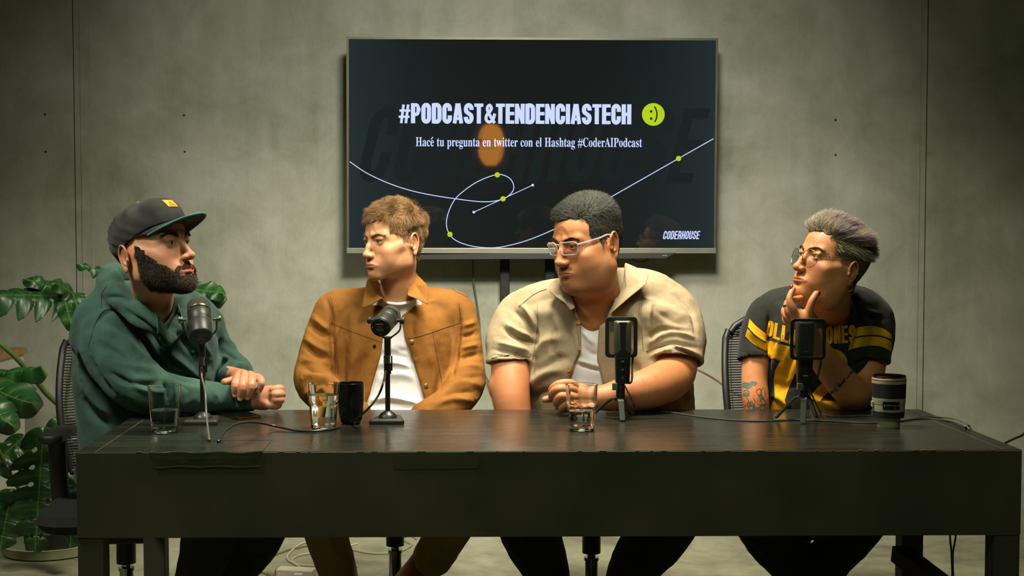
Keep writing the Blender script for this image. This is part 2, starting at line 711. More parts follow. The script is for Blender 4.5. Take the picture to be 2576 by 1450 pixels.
def ribbon(pts, w, conv, closed=False):
    """flat ribbon: 2D polyline of width w, conv maps 2D -> 3D; returns verts, quads"""
    P = [np.array(p, float) for p in pts]
    n = len(P)
    L, Rr = [], []
    for i in range(n):
        if closed:
            a, c = P[(i - 1) % n], P[(i + 1) % n]
        else:
            a, c = P[max(i - 1, 0)], P[min(i + 1, n - 1)]
        t0 = P[i] - a
        t1 = c - P[i]
        l0, l1 = np.linalg.norm(t0), np.linalg.norm(t1)
        t0 = t0 / l0 if l0 > 1e-9 else t1 / max(l1, 1e-9)
        t1 = t1 / l1 if l1 > 1e-9 else t0
        tt = t0 + t1
        tt = tt / max(np.linalg.norm(tt), 1e-9)
        nn = np.array([-tt[1], tt[0]])
        k = 1 / max(0.5, abs(nn @ np.array([-t1[1], t1[0]])))
        L.append(P[i] + nn * w / 2 * k)
        Rr.append(P[i] - nn * w / 2 * k)
    V = [conv(p) for p in L] + [conv(p) for p in Rr]
    m_ = n if closed else n - 1
    Fq = [(i, (i + 1) % n, n + (i + 1) % n, n + i) for i in range(m_)]
    return V, Fq


def disc(c, r, conv, seg=28):
    V = [conv((c[0] + r * math.cos(2 * PI * k / seg), c[1] + r * math.sin(2 * PI * k / seg))) for k in range(seg)]
    return V, [tuple(range(seg))]


def arc(cx, cy, rx, ry, a0, a1, n=9):
    return [(cx + rx * math.cos(R(a0 + (a1 - a0) * k / n)), cy + ry * math.sin(R(a0 + (a1 - a0) * k / n))) for k in range(n + 1)]


def glyph(ch, w, t, th=None):
    """heavy condensed capital in a box w x 1, stem t, crossbar th: list of (polyline, width, closed)"""
    th = th or t * 0.86
    h = t / 2
    r = (w - t) / 2
    cx = w / 2
    ry = min(0.26, r * 1.35)
    O = [(h, 1 - ry - th / 2)] + arc(cx, 1 - ry - th / 2, r, ry, 180, 0) + arc(cx, ry + th / 2, r, ry, 0, -180)
    S = []
    if ch == 'O':
        return [(O, t, True)]
    if ch == 'C':
        return [([(w - h, 0.62)] + arc(cx, 1 - ry - th / 2, r, ry, 0, 180) + arc(cx, ry + th / 2, r, ry, 180, 360) + [(w - h, 0.40)], t, False)]
    if ch == 'G':
        return [([(w - h, 0.64)] + arc(cx, 1 - ry - th / 2, r, ry, 0, 180) + arc(cx, ry + th / 2, r, ry, 180, 360) + [(w - h, 0.46), (cx, 0.46)], t, False)]
    if ch == 'U':
        return [([(h, 1)] + arc(cx, ry + th / 2, r, ry, 180, 360) + [(w - h, 1)], t, False)]
    if ch == 'S':
        q = 0.5
        return [([(w - h, 0.68)] + arc(cx, 1 - ry - th / 2, r, ry, 0, 180) + [(h, 0.66), (h + 0.03, 0.58), (cx, 0.5), (w - h - 0.03, 0.42), (w - h, 0.33)] +
                 arc(cx, ry + th / 2, r, ry, 0, -180) + [(h, 0.33)], t, False)]
    if ch == 'P' or ch == 'R':
        out = [([(h, 0), (h, 1)], t, False)]
        y1, y0 = 1 - th / 2, 0.44
        rr = (y1 - y0) / 2
        out.append(([(h, y1), (w - h - rr * 0.5, y1)] + arc(w - h - rr * 0.5, (y0 + y1) / 2, rr * 0.5, rr, 90, -90, 8) + [(h, y0)], th, False))
        out.append(([(w - h, y1 - rr * 0.7), (w - h, y0 + rr * 0.7)], t, False))
        if ch == 'R':
            out.append(([(w - h - 0.02, 0.42), (w - h, 0.3), (w - h, 0)], t, False))
        return out
    if ch == 'D':
        return [([(h, 0), (h, 1)], t, False), ([(h, 1 - th / 2), (cx, 1 - th / 2)] + arc(cx, 1 - ry - th / 2, r, ry, 90, 0, 7) + arc(cx, ry + th / 2, r, ry, 0, -90, 7) + [(h, th / 2)], t, False)]
    if ch == 'A':
        return [([(h * 0.9, 0), (cx - t * 0.12, 1)], t * 0.92, False), ([(w - h * 0.9, 0), (cx + t * 0.12, 1)], t * 0.92, False), ([(h, 0.24), (w - h, 0.24)], th * 0.8, False)]
    if ch == 'T':
        return [([(cx, 0), (cx, 1)], t, False), ([(0, 1 - th / 2), (w, 1 - th / 2)], th, False)]
    if ch == 'E':
        return [([(h, 0), (h, 1)], t, False)] + [([(h, y), (w, y)], th, False) for y in (th / 2, 0.51, 1 - th / 2)]
    if ch == 'L':
        return [([(h, 0), (h, 1)], t, False), ([(h, th / 2), (w, th / 2)], th, False)]
    if ch == 'I':
        return [([(cx, 0), (cx, 1)], t, False)]
    if ch == 'H':
        return [([(h, 0), (h, 1)], t, False), ([(w - h, 0), (w - h, 1)], t, False), ([(h, 0.5), (w - h, 0.5)], th, False)]
    if ch == 'N':
        return [([(h * 0.94, 0), (h * 0.94, 1)], t * 0.94, False), ([(w - h * 0.94, 0), (w - h * 0.94, 1)], t * 0.94, False), ([(h, 1 - t * .3), (w - h, t * .3)], t * 0.85, False)]
    if ch == '#':
        q = t * 0.62
        return [([(w * 0.22, 0), (w * 0.42, 0.93)], q, False), ([(w * 0.62, 0), (w * 0.82, 0.93)], q, False),
                ([(0, 0.32), (w * 0.93, 0.32)], q * 0.9, False), ([(w * 0.07, 0.63), (w, 0.63)], q * 0.9, False)]
    if ch == '&':
        return [(spline([(w * 0.96, 0.5), (w * 0.8, 0.2), (w * 0.45, 0.08), (w * 0.19, 0.2), (w * 0.24, 0.42), (w * 0.52, 0.6), (w * 0.66, 0.78), (w * 0.5, 0.92), (w * 0.3, 0.8), (w * 0.38, 0.56), (w * 0.95, 0.03)], 5), t * 0.72, False)]
    return []


def word(txt, widths, t, conv, sp=0.05, th=None, slant=0.0, sub=1):
    """returns verts, faces of a word; conv maps (x in cap heights, y 0..1) -> 3D"""
    V, Fq = [], []
    x = 0.0
    for ch in txt:
        w = widths.get(ch, widths.get('', 0.42))
        for pl, wd, cl in glyph(ch, w, t, th):
            if sub > 1:
                q = []
                n = len(pl)
                rng = n if cl else n - 1
                for i in range(rng):
                    a, c = np.array(pl[i]), np.array(pl[(i + 1) % n])
                    k = max(1, int(np.linalg.norm(c - a) * sub))
                    q += [tuple(a + (c - a) * j / k) for j in range(k)]
                if not cl:
                    q.append(pl[-1])
                pl = q
            cv = lambda p, x=x: conv((x + p[0] + slant * p[1], p[1]))
            v, f = ribbon(pl, wd, cv, cl)
            b0 = len(V)
            V += v
            Fq += [tuple(b0 + i for i in ff) for ff in f]
        x += w + sp
    return V, Fq, x - sp


def word_len(txt, widths, sp):
    return sum(widths.get(c, widths.get('', 0.42)) + sp for c in txt) - sp


def on_screen(p00, p10, p01):
    """affine map from text space to the screen, anchored on three picture points"""
    a, bq, cq = px_on_tv(*p00, GW), px_on_tv(*p10, GW), px_on_tv(*p01, GW)
    return lambda L: (lambda p: a + (bq - a) * (p[0] / L) + (cq - a) * p[1])


LAV = glow('lavender_slide_text', (178, 190, 232), 0.95)
LIME = glow('lime_slide_dots', (166, 190, 30), 0.85)
WM = {'': 0.475, 'I': 0.2, '#': 0.56, '&': 0.54, 'A': 0.51, 'P': 0.47, 'T': 0.44, 'E': 0.42, 'C': 0.47}
txt = '#PODCAST&TENDENCIASTECH'
L = word_len(txt, WM, 0.035)
conv = on_screen((1003, 310), (1588, 313), (1003, 259.5))(L)
V, Fq, _ = word(txt, WM, 0.205, conv, 0.035, th=0.165)
raw_mesh('headline', V, Fq, LAV, screen, smooth=False)
# logo, lower corner
WL = {'': 0.40, 'E': 0.36}
L = word_len('CODERHOUSE', WL, 0.07) + 0.2
conv = on_screen((1667, 602), (1762, 602), (1667, 581.5))(L)
V, Fq, _ = word('CODERHOUSE', WL, 0.14, conv, 0.07, th=0.13, slant=0.2)
raw_mesh('corner_wordmark', V, Fq, LAV, screen, smooth=False)
# big faint word across the slide
GH = glow('faint_slide_letters', (31, 38, 38), 0.62)
L = word_len('CODERHOUSE', WL, 0.08) + 0.25
GW = 0.0003
conv = on_screen((895, 458), (1785, 462), (895, 268))(L)
V, Fq, _ = word('CODERHOUSE', WL, 0.15, conv, 0.08, th=0.14, slant=0.25)
raw_mesh('faint_wordmark', V, Fq, GH, screen, smooth=False)
GW = 0.0007

# line of text in a condensed serif
cu = bpy.data.curves.new('tmp', 'FONT')


def bold_serif(s):
    out = ''
    for ch in s:
        if 'A' <= ch <= 'Z':
            out += chr(0x1D400 + ord(ch) - 65)
        elif 'a' <= ch <= 'z':
            out += chr(0x1D41A + ord(ch) - 97)
        else:
            out += ch
    return out


cu.body = bold_serif('Hace tu pregunta en twitter con el Hashtag #CoderAIPodcast')
cu.space_word = 1.12
to = bpy.data.objects.new('tmp', cu)
COL.objects.link(to)
bpy.context.view_layer.update()
me = bpy.data.meshes.new_from_object(to.evaluated_get(bpy.context.evaluated_depsgraph_get()))
tv_ = np.array([v.co[:] for v in me.vertices])
tf = [tuple(p.vertices) for p in me.polygons]
bpy.data.objects.remove(to)
x0, x1 = tv_[:, 0].min(), tv_[:, 0].max()
# cap height from the first letter
capm = tv_[tv_[:, 0] < x0 + 0.3]
caph = capm[:, 1].max()
a, bq, cq = px_on_tv(1046, 368, GW), px_on_tv(1615, 370, GW), px_on_tv(1046, 345.5, GW)
V = [a + (bq - a) * ((x - x0) / (x1 - x0)) + (cq - a) * (y / caph) for x, y, z in tv_]
# accent on the e
n0 = len(V)
for px, py in ((1083.5, 350.5), (1087.5, 344.5), (1090, 345.5), (1085.5, 351)):
    V.append(px_on_tv(px, py, GW))
tf.append((n0, n0 + 1, n0 + 2, n0 + 3))
raw_mesh('question_text', V, tf, LAV, screen, smooth=False)

# smiley badge
cv2 = lambda p: px_on_tv(p[0], p[1], GW)
V, Fq = disc((1643.5, 288), 28.5, cv2, 48)
raw_mesh('smiley_badge', V, Fq, LIME, screen, smooth=False)
cv3 = lambda p: px_on_tv(p[0], p[1], GW * 1.8)
V, Fq = [], []


def put(vf):
    b0 = len(V)
    V.extend(vf[0])
    Fq.extend([tuple(b0 + i for i in f) for f in vf[1]])


put(disc((1638, 280.5), 3.2, cv3))
put(disc((1638, 298.5), 3.2, cv3))
put(ribbon(spline([(1646.5, 268), (1651.5, 279), (1652.5, 289), (1651, 299), (1646.5, 307)], 6), 3.4, cv3))
raw_mesh('smiley_marks', V, Fq, glow('dark_badge_marks', (26, 42, 30), 0.6), screen, smooth=False)

# curves with dots
V, Fq = [], []
loop = spline([(880, 407), (925, 437), (990, 466), (1060, 486), (1150, 501), (1220, 508), (1265, 501), (1288, 484), (1292, 466), (1281, 448), (1258, 439),
               (1236, 443), (1200, 458), (1165, 482), (1143, 504), (1128, 535), (1123, 565), (1131, 590), (1150, 607), (1185, 619), (1232, 624), (1275, 619),
               (1335, 602), (1410, 569), (1500, 517), (1600, 460), (1707, 399), (1795, 349)], 8)
put(ribbon(loop, 2.1, cv2))
put(ribbon([(1192, 534), (1340, 466)], 1.7, cv2))
for p in ((1192, 534), (1340, 466)):
    put(disc(p, 3.4, cv3, 16))
raw_mesh('slide_curve', V, Fq, LAV, screen, smooth=False)
for p in ((1251, 440), (1265.5, 500.5), (1132, 590), (1707, 399)):
    V, Fq = disc(p, 6.6, cv3, 24)
    raw_mesh('slide_dot', V, Fq, LIME, screen, smooth=False)

# ---- stand, bar under the screen, cables
stand = empty('television_stand', (PX(1280, 700, 5.835).x, 5.835, 0), 'black steel stand with two posts holding up the television', 'stand')
blk = mat('satin_black_steel', (30, 31, 25), 0.45, 0.3)
for px in (1270, 1383):
    p = PX(px, 700, 5.835)
    b = MB()
    b.box((p.x, 5.835, 0.75), (0.040, 0.03, 1.42))
    b.build('post', blk, stand, bevel=0.003)
    b = MB()
    z = PX(px, 850, 5.835).z
    b.box((p.x, 5.835, z - 0.30), (0.047, 0.037, 0.72))
    b.build('post_sleeve', blk, stand, bevel=0.003)
    b = MB()
    b.box((p.x, 5.835, 0.03), (0.06, 0.10, 0.05))
    b.build('foot', blk, stand, bevel=0.006)
b = MB()
pa, pb = PX(1270, 600, 5.835), PX(1383, 600, 5.835)
b.box(((pa.x + pb.x) / 2, 5.82, 1.40), (0.34, 0.02, 0.22))
b.build('mount_plate', blk, stand, bevel=0.003)

sb = empty('soundbar', tuple(PX(1330, 650, 5.71)), 'long black bar hung under the television', 'speaker')
b = MB()
d0 = 5.71
pts = [PX(990, 637, d0), PX(1700, 636, d0), PX(1676, 651, d0), PX(1010, 654, d0)]
b.prism([p + Vector((0, 0.06, 0)) for p in pts], pts)
b.build('housing', mat('soundbar_black', (34, 34, 27), 0.5), sb, bevel=0.002)
b = MB()
for px in (1672,):
    p = PX(px, 643, d0 - 0.001)
    b.box(p, (0.02, 0.001, 0.004))
b.build('badge', mat('grey_badge', (120, 118, 96), 0.4), sb)


def cable(name, pts, r, m, label, cat='cable', n=10, group=None, seg=8):
    q = MB()
    q.tube(spline([tuple(p) for p in pts], n), r, seg)
    p0 = q.v[0]
    o = q.build(name, m, None, smooth=True, origin=pts[0])
    return tag(o, label, cat, group)


M_CABG = mat('grey_green_cable', (88, 92, 72), 0.5)
M_CABB = mat('black_rubber_cable', (34, 35, 28), 0.42)
M_CABW = mat('white_cable', (190, 188, 160), 0.5)
cable('power_cable', [PX(1190, 648, 5.87), PX(1191, 700, 5.87), PX(1200, 760, 5.87), PX(1207, 820, 5.87), PX(1206, 880, 5.87), PX(1212, 930, 5.87), PX(1230, 965, 5.87), PX(1250, 1040, 5.87), PX(1260, 1200, 5.87), Vector((PX(1265, 1300, 5.87).x, 5.87, 0.006))],
      0.0036, M_CABG, 'thin green-grey cable hanging from behind the television')
cable('looped_cable', [PX(1580, 640, 5.78), PX(1600, 659, 5.78), PX(1625, 657, 5.78), PX(1640, 640, 5.78)], 0.0022, M_CABB, 'short black cable loop drooping under the television')
# ------------------------------------------------------------------ implicit sculpting
def rotm(rx=0, ry=0, rz=0):
    return np.array((Matrix.Rotation(R(rz), 3, 'Z') @ Matrix.Rotation(R(ry), 3, 'Y') @ Matrix.Rotation(R(rx), 3, 'X')), dtype=np.float32)


class Field:
    """signed distance grid, smooth unions and cuts, surface nets"""

    def __init__(s, lo, hi, h):
        s.lo, s.h = np.array(lo, float), h
        s.n = np.ceil((np.array(hi, float) - s.lo) / h).astype(int) + 1
        s.ax = [(s.lo[i] + h * np.arange(s.n[i])).astype(np.float32) for i in range(3)]
        s.d = np.full(s.n, 0.3, np.float32)

    def _win(s, lo, hi):
        a = np.clip(np.floor((np.array(lo) - s.lo) / s.h).astype(int), 0, s.n)
        b = np.clip(np.ceil((np.array(hi) - s.lo) / s.h).astype(int) + 1, 0, s.n)
        if np.any(b <= a):
            return None
        sl = tuple(slice(int(a[i]), int(b[i])) for i in range(3))
        X = s.ax[0][sl[0]][:, None, None]
        Y = s.ax[1][sl[1]][None, :, None]
        Z = s.ax[2][sl[2]][None, None, :]
        return sl, X, Y, Z

    def op(s, fn, lo, hi, k, mode):
        m = k + 2.5 * s.h
        w = s._win(np.array(lo) - m, np.array(hi) + m)
        if w is None:
            return
        sl, X, Y, Z = w
        e = fn(X, Y, Z).astype(np.float32)
        a = s.d[sl]
        if mode == 'sub':
            e = -e
            if k > 0:
                q = np.maximum(k - np.abs(a - e), 0) / k
                s.d[sl] = np.maximum(a, e) + q * q * k * 0.25
            else:
                s.d[sl] = np.maximum(a, e)
        else:
            if k > 0:
                q = np.maximum(k - np.abs(a - e), 0) / k
                s.d[sl] = np.minimum(a, e) - q * q * k * 0.25
            else:
                s.d[sl] = np.minimum(a, e)

    def ell(s, c, r, k=0.01, M=None, mode='add'):
        c = np.array(c, np.float32)
        r = np.array(r if hasattr(r, '__len__') else (r, r, r), np.float32)

        def fn(X, Y, Z):
            x, y, z = X - c[0], Y - c[1], Z - c[2]
            if M is not None:   # M columns: local axes in grid space
                x, y, z = (M[0, 0] * x + M[1, 0] * y + M[2, 0] * z, M[0, 1] * x + M[1, 1] * y + M[2, 1] * z,
                           M[0, 2] * x + M[1, 2] * y + M[2, 2] * z)
            k0 = np.sqrt((x / r[0]) ** 2 + (y / r[1]) ** 2 + (z / r[2]) ** 2)
            k1 = np.sqrt((x / r[0] ** 2) ** 2 + (y / r[1] ** 2) ** 2 + (z / r[2] ** 2) ** 2)
            return k0 * (k0 - 1) / np.maximum(k1, 1e-6)
        m = r.max() if M is not None else r
        s.op(fn, c - m, c + m, k, mode)
        return s

    def cone(s, a, b, ra, rb, k=0.01, mode='add', flat=None):
        """capsule with two radii; flat=(axis vector, factor) squeezes it"""
        a, b = np.array(a, np.float32), np.array(b, np.float32)
        ba = b - a
        L2 = float(ba @ ba) + 1e-12

        def fn(X, Y, Z):
            x, y, z = X - a[0], Y - a[1], Z - a[2]
            t = np.clip((x * ba[0] + y * ba[1] + z * ba[2]) / L2, 0, 1)
            qx, qy, qz = x - t * ba[0], y - t * ba[1], z - t * ba[2]
            r = ra + (rb - ra) * t
            if flat is not None:
                ax, f = np.array(flat[0], np.float32), flat[1]
                ax = ax / np.linalg.norm(ax)
                dd = qx * ax[0] + qy * ax[1] + qz * ax[2]
                g = dd * (1 / f - 1)
                qx, qy, qz = qx + g * ax[0], qy + g * ax[1], qz + g * ax[2]
                return (np.sqrt(qx * qx + qy * qy + qz * qz) - r) * f ** 0.5
            return np.sqrt(qx * qx + qy * qy + qz * qz) - r
        m = max(ra, rb)
        s.op(fn, np.minimum(a, b) - m, np.maximum(a, b) + m, k, mode)
        return s

    def chain(s, pts, rad, k=0.01, k0=None, mode='add', flat=None):
        for i in range(len(pts) - 1):
            s.cone(pts[i], pts[i + 1], rad[i], rad[i + 1], (k0 if (i == 0 and k0 is not None) else k), mode, flat)
        return s

    def limb(s, pts, rad, k=0.02, n=5, mode='add'):
        """smooth curve limb: tapered radii along a spline, one blend with the rest"""
        q = spline([tuple(p) + (r,) for p, r in zip(pts, rad)], n)
        q = np.array(q, np.float32)

        def fn(X, Y, Z):
            out = None
            for i in range(len(q) - 1):
                a, ba = q[i, :3], q[i + 1, :3] - q[i, :3]
                L2 = float(ba @ ba) + 1e-12
                x, y, z = X - a[0], Y - a[1], Z - a[2]
                t = np.clip((x * ba[0] + y * ba[1] + z * ba[2]) / L2, 0, 1)
                e = np.sqrt((x - t * ba[0]) ** 2 + (y - t * ba[1]) ** 2 + (z - t * ba[2]) ** 2) - (q[i, 3] + (q[i + 1, 3] - q[i, 3]) * t)
                out = e if out is None else np.minimum(out, e)
            return out
        m = q[:, 3].max()
        s.op(fn, q[:, :3].min(0) - m, q[:, :3].max(0) + m, k, mode)
        return s

    def loft(s, rows, k=0.02, p=2.4, mode='add'):
        """rows: (z, cx, cy, a, b) rising in z; superellipse sections"""
        rows = sorted(rows)
        q = np.array(spline(rows, 6), np.float32)
        q = q[np.argsort(q[:, 0])]
        zlo, zhi = q[0, 0], q[-1, 0]

        def fn(X, Y, Z):
            zz = np.clip(Z, zlo, zhi)
            cx, cy, a, b = (np.interp(zz.ravel(), q[:, 0], q[:, i]).reshape(zz.shape) for i in (1, 2, 3, 4))
            u = (np.abs((X - cx) / a) ** p + np.abs((Y - cy) / b) ** p) ** (1 / p)
            dd = (u - 1) * np.minimum(a, b)
            return np.maximum(dd, np.maximum(zlo - Z, Z - zhi))
        lo = (q[:, 1].min() - q[:, 3].max(), q[:, 2].min() - q[:, 4].max(), zlo)
        hi = (q[:, 1].max() + q[:, 3].max(), q[:, 2].max() + q[:, 4].max(), zhi)
        s.op(fn, lo, hi, k, mode)
        return s

    def poly_cut(s, poly, y0, y1, k=0.0):
        """cut away a prism over an (x, z) polygon, between y0 and y1"""
        P = np.array(poly, np.float32)

        def fn(X, Y, Z):
            x, z = X[:, :, :], Z[:, :, :]
            xx, zz = np.broadcast_arrays(X[:, 0, :], Z[:, 0, :])
            d = np.full(xx.shape, 1e9, np.float32)
            sg = np.ones(xx.shape, np.float32)
            n = len(P)
            for i in range(n):
                j = (i - 1) % n
                e = P[j] - P[i]
                wx, wz = xx - P[i, 0], zz - P[i, 1]
                t = np.clip((wx * e[0] + wz * e[1]) / float(e @ e), 0, 1)
                bx, bz = wx - e[0] * t, wz - e[1] * t
                d = np.minimum(d, bx * bx + bz * bz)
                c1, c2, c3 = zz >= P[i, 1], zz < P[j, 1], e[0] * wz > e[1] * wx
                f = (c1 & c2 & c3) | (~c1 & ~c2 & ~c3)
                sg = np.where(f, -sg, sg)
            d2 = (sg * np.sqrt(d))[:, None, :]
            return np.maximum(d2, np.maximum(y0 - Y, Y - y1))
        s.op(fn, (P[:, 0].min(), y0, P[:, 1].min()), (P[:, 0].max(), y1, P[:, 1].max()), k, 'sub')
        return s

    def mesh(s):
        d = s.d
        h = s.h
        ins = d < 0
        c = [ins[i:d.shape[0] - 1 + i, j:d.shape[1] - 1 + j, k:d.shape[2] - 1 + k] for i in (0, 1) for j in (0, 1) for k in (0, 1)]
        tot = sum(x.astype(np.int8) for x in c)
        act = (tot > 0) & (tot < 8)
        I, J, K = np.nonzero(act)
        ids = np.full(act.shape, -1, np.int32)
        ids[I, J, K] = np.arange(len(I))
        acc = np.zeros((len(I), 3), np.float64)
        cnt = np.zeros(len(I), np.float64)
        corners = [(0, 0, 0), (1, 0, 0), (0, 1, 0), (1, 1, 0), (0, 0, 1), (1, 0, 1), (0, 1, 1), (1, 1, 1)]
        val = {q: d[I + q[0], J + q[1], K + q[2]].astype(np.float64) for q in corners}
        for a in corners:
            for ax in range(3):
                if a[ax] == 0:
                    b = list(a)
                    b[ax] = 1
                    b = tuple(b)
                    va, vb = val[a], val[b]
                    m = (va < 0) != (vb < 0)
                    t = np.where(m, va / np.where(m, va - vb, 1), 0)
                    for q in range(3):
                        acc[:, q] += np.where(m, a[q] + (t if q == ax else 0), 0)
                    cnt += m
        V = (np.stack([I, J, K], 1) + acc / cnt[:, None]) * h + s.lo
        Fs = []
        for ax in range(3):
            n0 = [slice(None)] * 3
            n1 = [slice(None)] * 3
            n0[ax] = slice(0, -1)
            n1[ax] = slice(1, None)
            A, B = ins[tuple(n0)], ins[tuple(n1)]
            e = A != B
            o1, o2 = [(1, 2), (2, 0), (0, 1)][ax]
            p = np.nonzero(e)
            idx = np.stack(p, 1)
            ok = (idx[:, o1] > 0) & (idx[:, o2] > 0) & (idx[:, o1] < d.shape[o1] - 1) & (idx[:, o2] < d.shape[o2] - 1)
            idx = idx[ok]
            inside_first = A[idx[:, 0], idx[:, 1], idx[:, 2]]

            def cell(a, b):
                q = idx.copy()
                q[:, o1] -= a
                q[:, o2] -= b
                return ids[q[:, 0], q[:, 1], q[:, 2]]
            quad = np.stack([cell(1, 1), cell(0, 1), cell(0, 0), cell(1, 0)], 1)
            quad[~inside_first] = quad[~inside_first][:, ::-1]
            Fs.append(quad)
        Fq = np.concatenate(Fs)
        Fq = Fq[(Fq >= 0).all(1)]
        return V, Fq


def smooth_mesh(V, Fq, it=1, lam=0.5):
    for _ in range(it):
        acc = np.zeros_like(V)
        cnt = np.zeros(len(V))
        for i in range(4):
            a, b = Fq[:, i], Fq[:, (i + 1) % 4]
            for k in range(3):
                acc[:, k] += np.bincount(a, V[b, k], len(V)) + np.bincount(b, V[a, k], len(V))
            cnt += np.bincount(a, minlength=len(V)) + np.bincount(b, minlength=len(V))
        V = V + lam * (acc / np.maximum(cnt, 1)[:, None] - V)
    return V


def normals(V, Fq):
    a, b, c, d = (V[Fq[:, i]] for i in range(4))
    fn = np.cross(c - a, d - b)
    N = np.zeros_like(V)
    for i in range(4):
        for k in range(3):
            N[:, k] += np.bincount(Fq[:, i], fn[:, k], len(V))
    return N / np.maximum(np.linalg.norm(N, axis=1), 1e-12)[:, None]


def seg_dist(P, pts):
    """distance of 2D points to a polyline"""
    best = np.full(len(P), 1e9)
    for a, b in zip(pts[:-1], pts[1:]):
        a, b = np.array(a, float), np.array(b, float)
        e = b - a
        w = P - a
        t = np.clip((w @ e) / max(e @ e, 1e-9), 0, 1)
        best = np.minimum(best, np.linalg.norm(w - t[:, None] * e, axis=1))
    return best


def folds(V, Fq, lines, clip=0.1):
    """cloth creases: lines = (polyline in picture coordinates, width, height in mm); pressed into the cloth
    where that line lies on the side of the garment facing the table"""
    N = normals(V, Fq)
    p = proj(V)
    view = np.array([0, 0, CZ]) - V
    view /= np.linalg.norm(view, axis=1)[:, None]
    f = np.clip(((N * view).sum(1) - 0.05) / 0.3, 0, 1)
    D = np.zeros(len(V))
    for ln in lines:
        pts, w, amp = ln[0], ln[1], ln[2]
        q = spline(pts, 5)
        lo = np.min(q, 0) - 3 * w
        hi = np.max(q, 0) + 3 * w
        m = np.nonzero((p[:, 0] > lo[0]) & (p[:, 0] < hi[0]) & (p[:, 1] > lo[1]) & (p[:, 1] < hi[1]) & (f > 0))[0]
        if len(m) == 0:
            continue
        dd = seg_dist(p[m], q)
        # taper at both ends
        A, B = np.array(q[0]), np.array(q[-1])
        Lq = sum(np.linalg.norm(np.array(q[i + 1]) - np.array(q[i])) for i in range(len(q) - 1))
        te = np.minimum(np.linalg.norm(p[m] - A, axis=1), np.linalg.norm(p[m] - B, axis=1)) / max(Lq * 0.28, 1)
        D[m] += amp * 0.0021 * np.exp(-(dd / w) ** 2) * np.clip(te, 0, 1) ** 0.7
    return V + N * (D * f)[:, None]


def vnoise(V, scale, seed=0, stretch=(1, 1, 1)):
    """smooth value noise on points"""
    rng = np.random.RandomState(seed)
    G = rng.rand(32, 32, 32).astype(np.float32)
    q = V * np.array(stretch) * scale + 100
    i = np.floor(q).astype(int)
    f = q - i
    f = f * f * (3 - 2 * f)
    out = 0
    for a in (0, 1):
        for b in (0, 1):
            for c in (0, 1):
                g = G[(i[:, 0] + a) % 32, (i[:, 1] + b) % 32, (i[:, 2] + c) % 32]
                out = out + g * (f[:, 0] if a else 1 - f[:, 0]) * (f[:, 1] if b else 1 - f[:, 1]) * (f[:, 2] if c else 1 - f[:, 2])
    return out - 0.5


def P3(px, py, d):
    return tuple(PX(px, py, d))


def mm(px, d):
    """picture length -> metres at distance d"""
    return px * d / F


# ------------------------------------------------------------------ skin, cloth, hair materials
def skin_mat(name, base, red, rough=0.48, stub=None, mottle=0.34):
    m = bpy.data.materials.new(name)
    t = NT(m)
    at = t.n('ShaderNodeAttribute', attribute_name='tint')
    sep = t.n('ShaderNodeSeparateColor', {'Color': at.outputs['Color']})
    tc = t.n('ShaderNodeTexCoord').outputs['Object']
    n = t.noise(28, 5, 0.65, tc)
    n2 = t.noise(220, 3, 0.6, tc)
    c = t.mix(t.math('MULTIPLY', n, mottle), rgb(*base), rgb(*red))
    c = t.mix(t.math('MULTIPLY', n2, 0.22), c, rgb(base[0] * 0.72, base[1] * 0.66, base[2] * 0.6))
    c = t.mix(sep.outputs[0], c, rgb(*red))                       # blood: lips, ears, knuckles
    if stub:
        ns = t.noise(700, 2, 0.7, tc)
        k = t.math('MULTIPLY', sep.outputs[1], t.ramp(ns, [(0.35, (0.45,) * 3), (0.6, (1,) * 3)]))
        c = t.mix(k, c, rgb(*stub))
    lip = t.mix(t.math('MULTIPLY', n2, 0.5), rgb(*[0.45 * a + 0.5 * b for a, b in zip(base, red)]), rgb(red[0] * 0.7, red[1] * 0.6, red[2] * 0.6))
    c = t.mix(sep.outputs[2], c, lip)
    t.set('Base Color', c)
    t.set('Roughness', t.ramp(n2, [(0.3, (rough - 0.02,) * 3), (0.7, (rough + 0.12,) * 3)]))
    t.set('Specular IOR Level', 0.42)
    t.set('Subsurface Weight', 0.12)
    t.set('Subsurface Radius', (0.012, 0.004, 0.002))
    t.set('Subsurface Scale', 0.6)
    hgt = t.math('ADD', t.math('MULTIPLY', n2, 0.8), t.math('MULTIPLY', t.noise(90, 3, 0.6, tc), 0.2))
    t.bump(hgt, 0.22, 0.0016)
    return m


def cloth_mat(name, a, b, scale=9, weave=900, wb=0.25, rough=0.9, streak=None, sheen=0.25, mott=0.0, blotch=0.3):
    m = bpy.data.materials.new(name)
    t = NT(m)
    tc = t.n('ShaderNodeTexCoord').outputs['Object']
    n = t.noise(scale, 6, 0.65, tc, dist=0.4)
    w = t.noise(weave, 2, 0.6, tc, stretch=streak)
    s = t.math('ADD', t.math('MULTIPLY', n, 1 - blotch), t.math('MULTIPLY', w, blotch))
    t.set('Base Color', t.ramp(s, [(0.34, rgb(*a)), (0.66, rgb(*b))]))
    t.set('Roughness', rough)
    t.set('Specular IOR Level', 0.2)
    t.set('Sheen Weight', sheen * 0.3)
    t.set('Sheen Roughness', 0.5)
    big = t.noise(38, 4, 0.55, tc, dist=0.6)
    t.bump(t.math('ADD', t.math('MULTIPLY', w, wb), t.math('MULTIPLY', big, 0.5)), 0.4, 0.004)
    return m


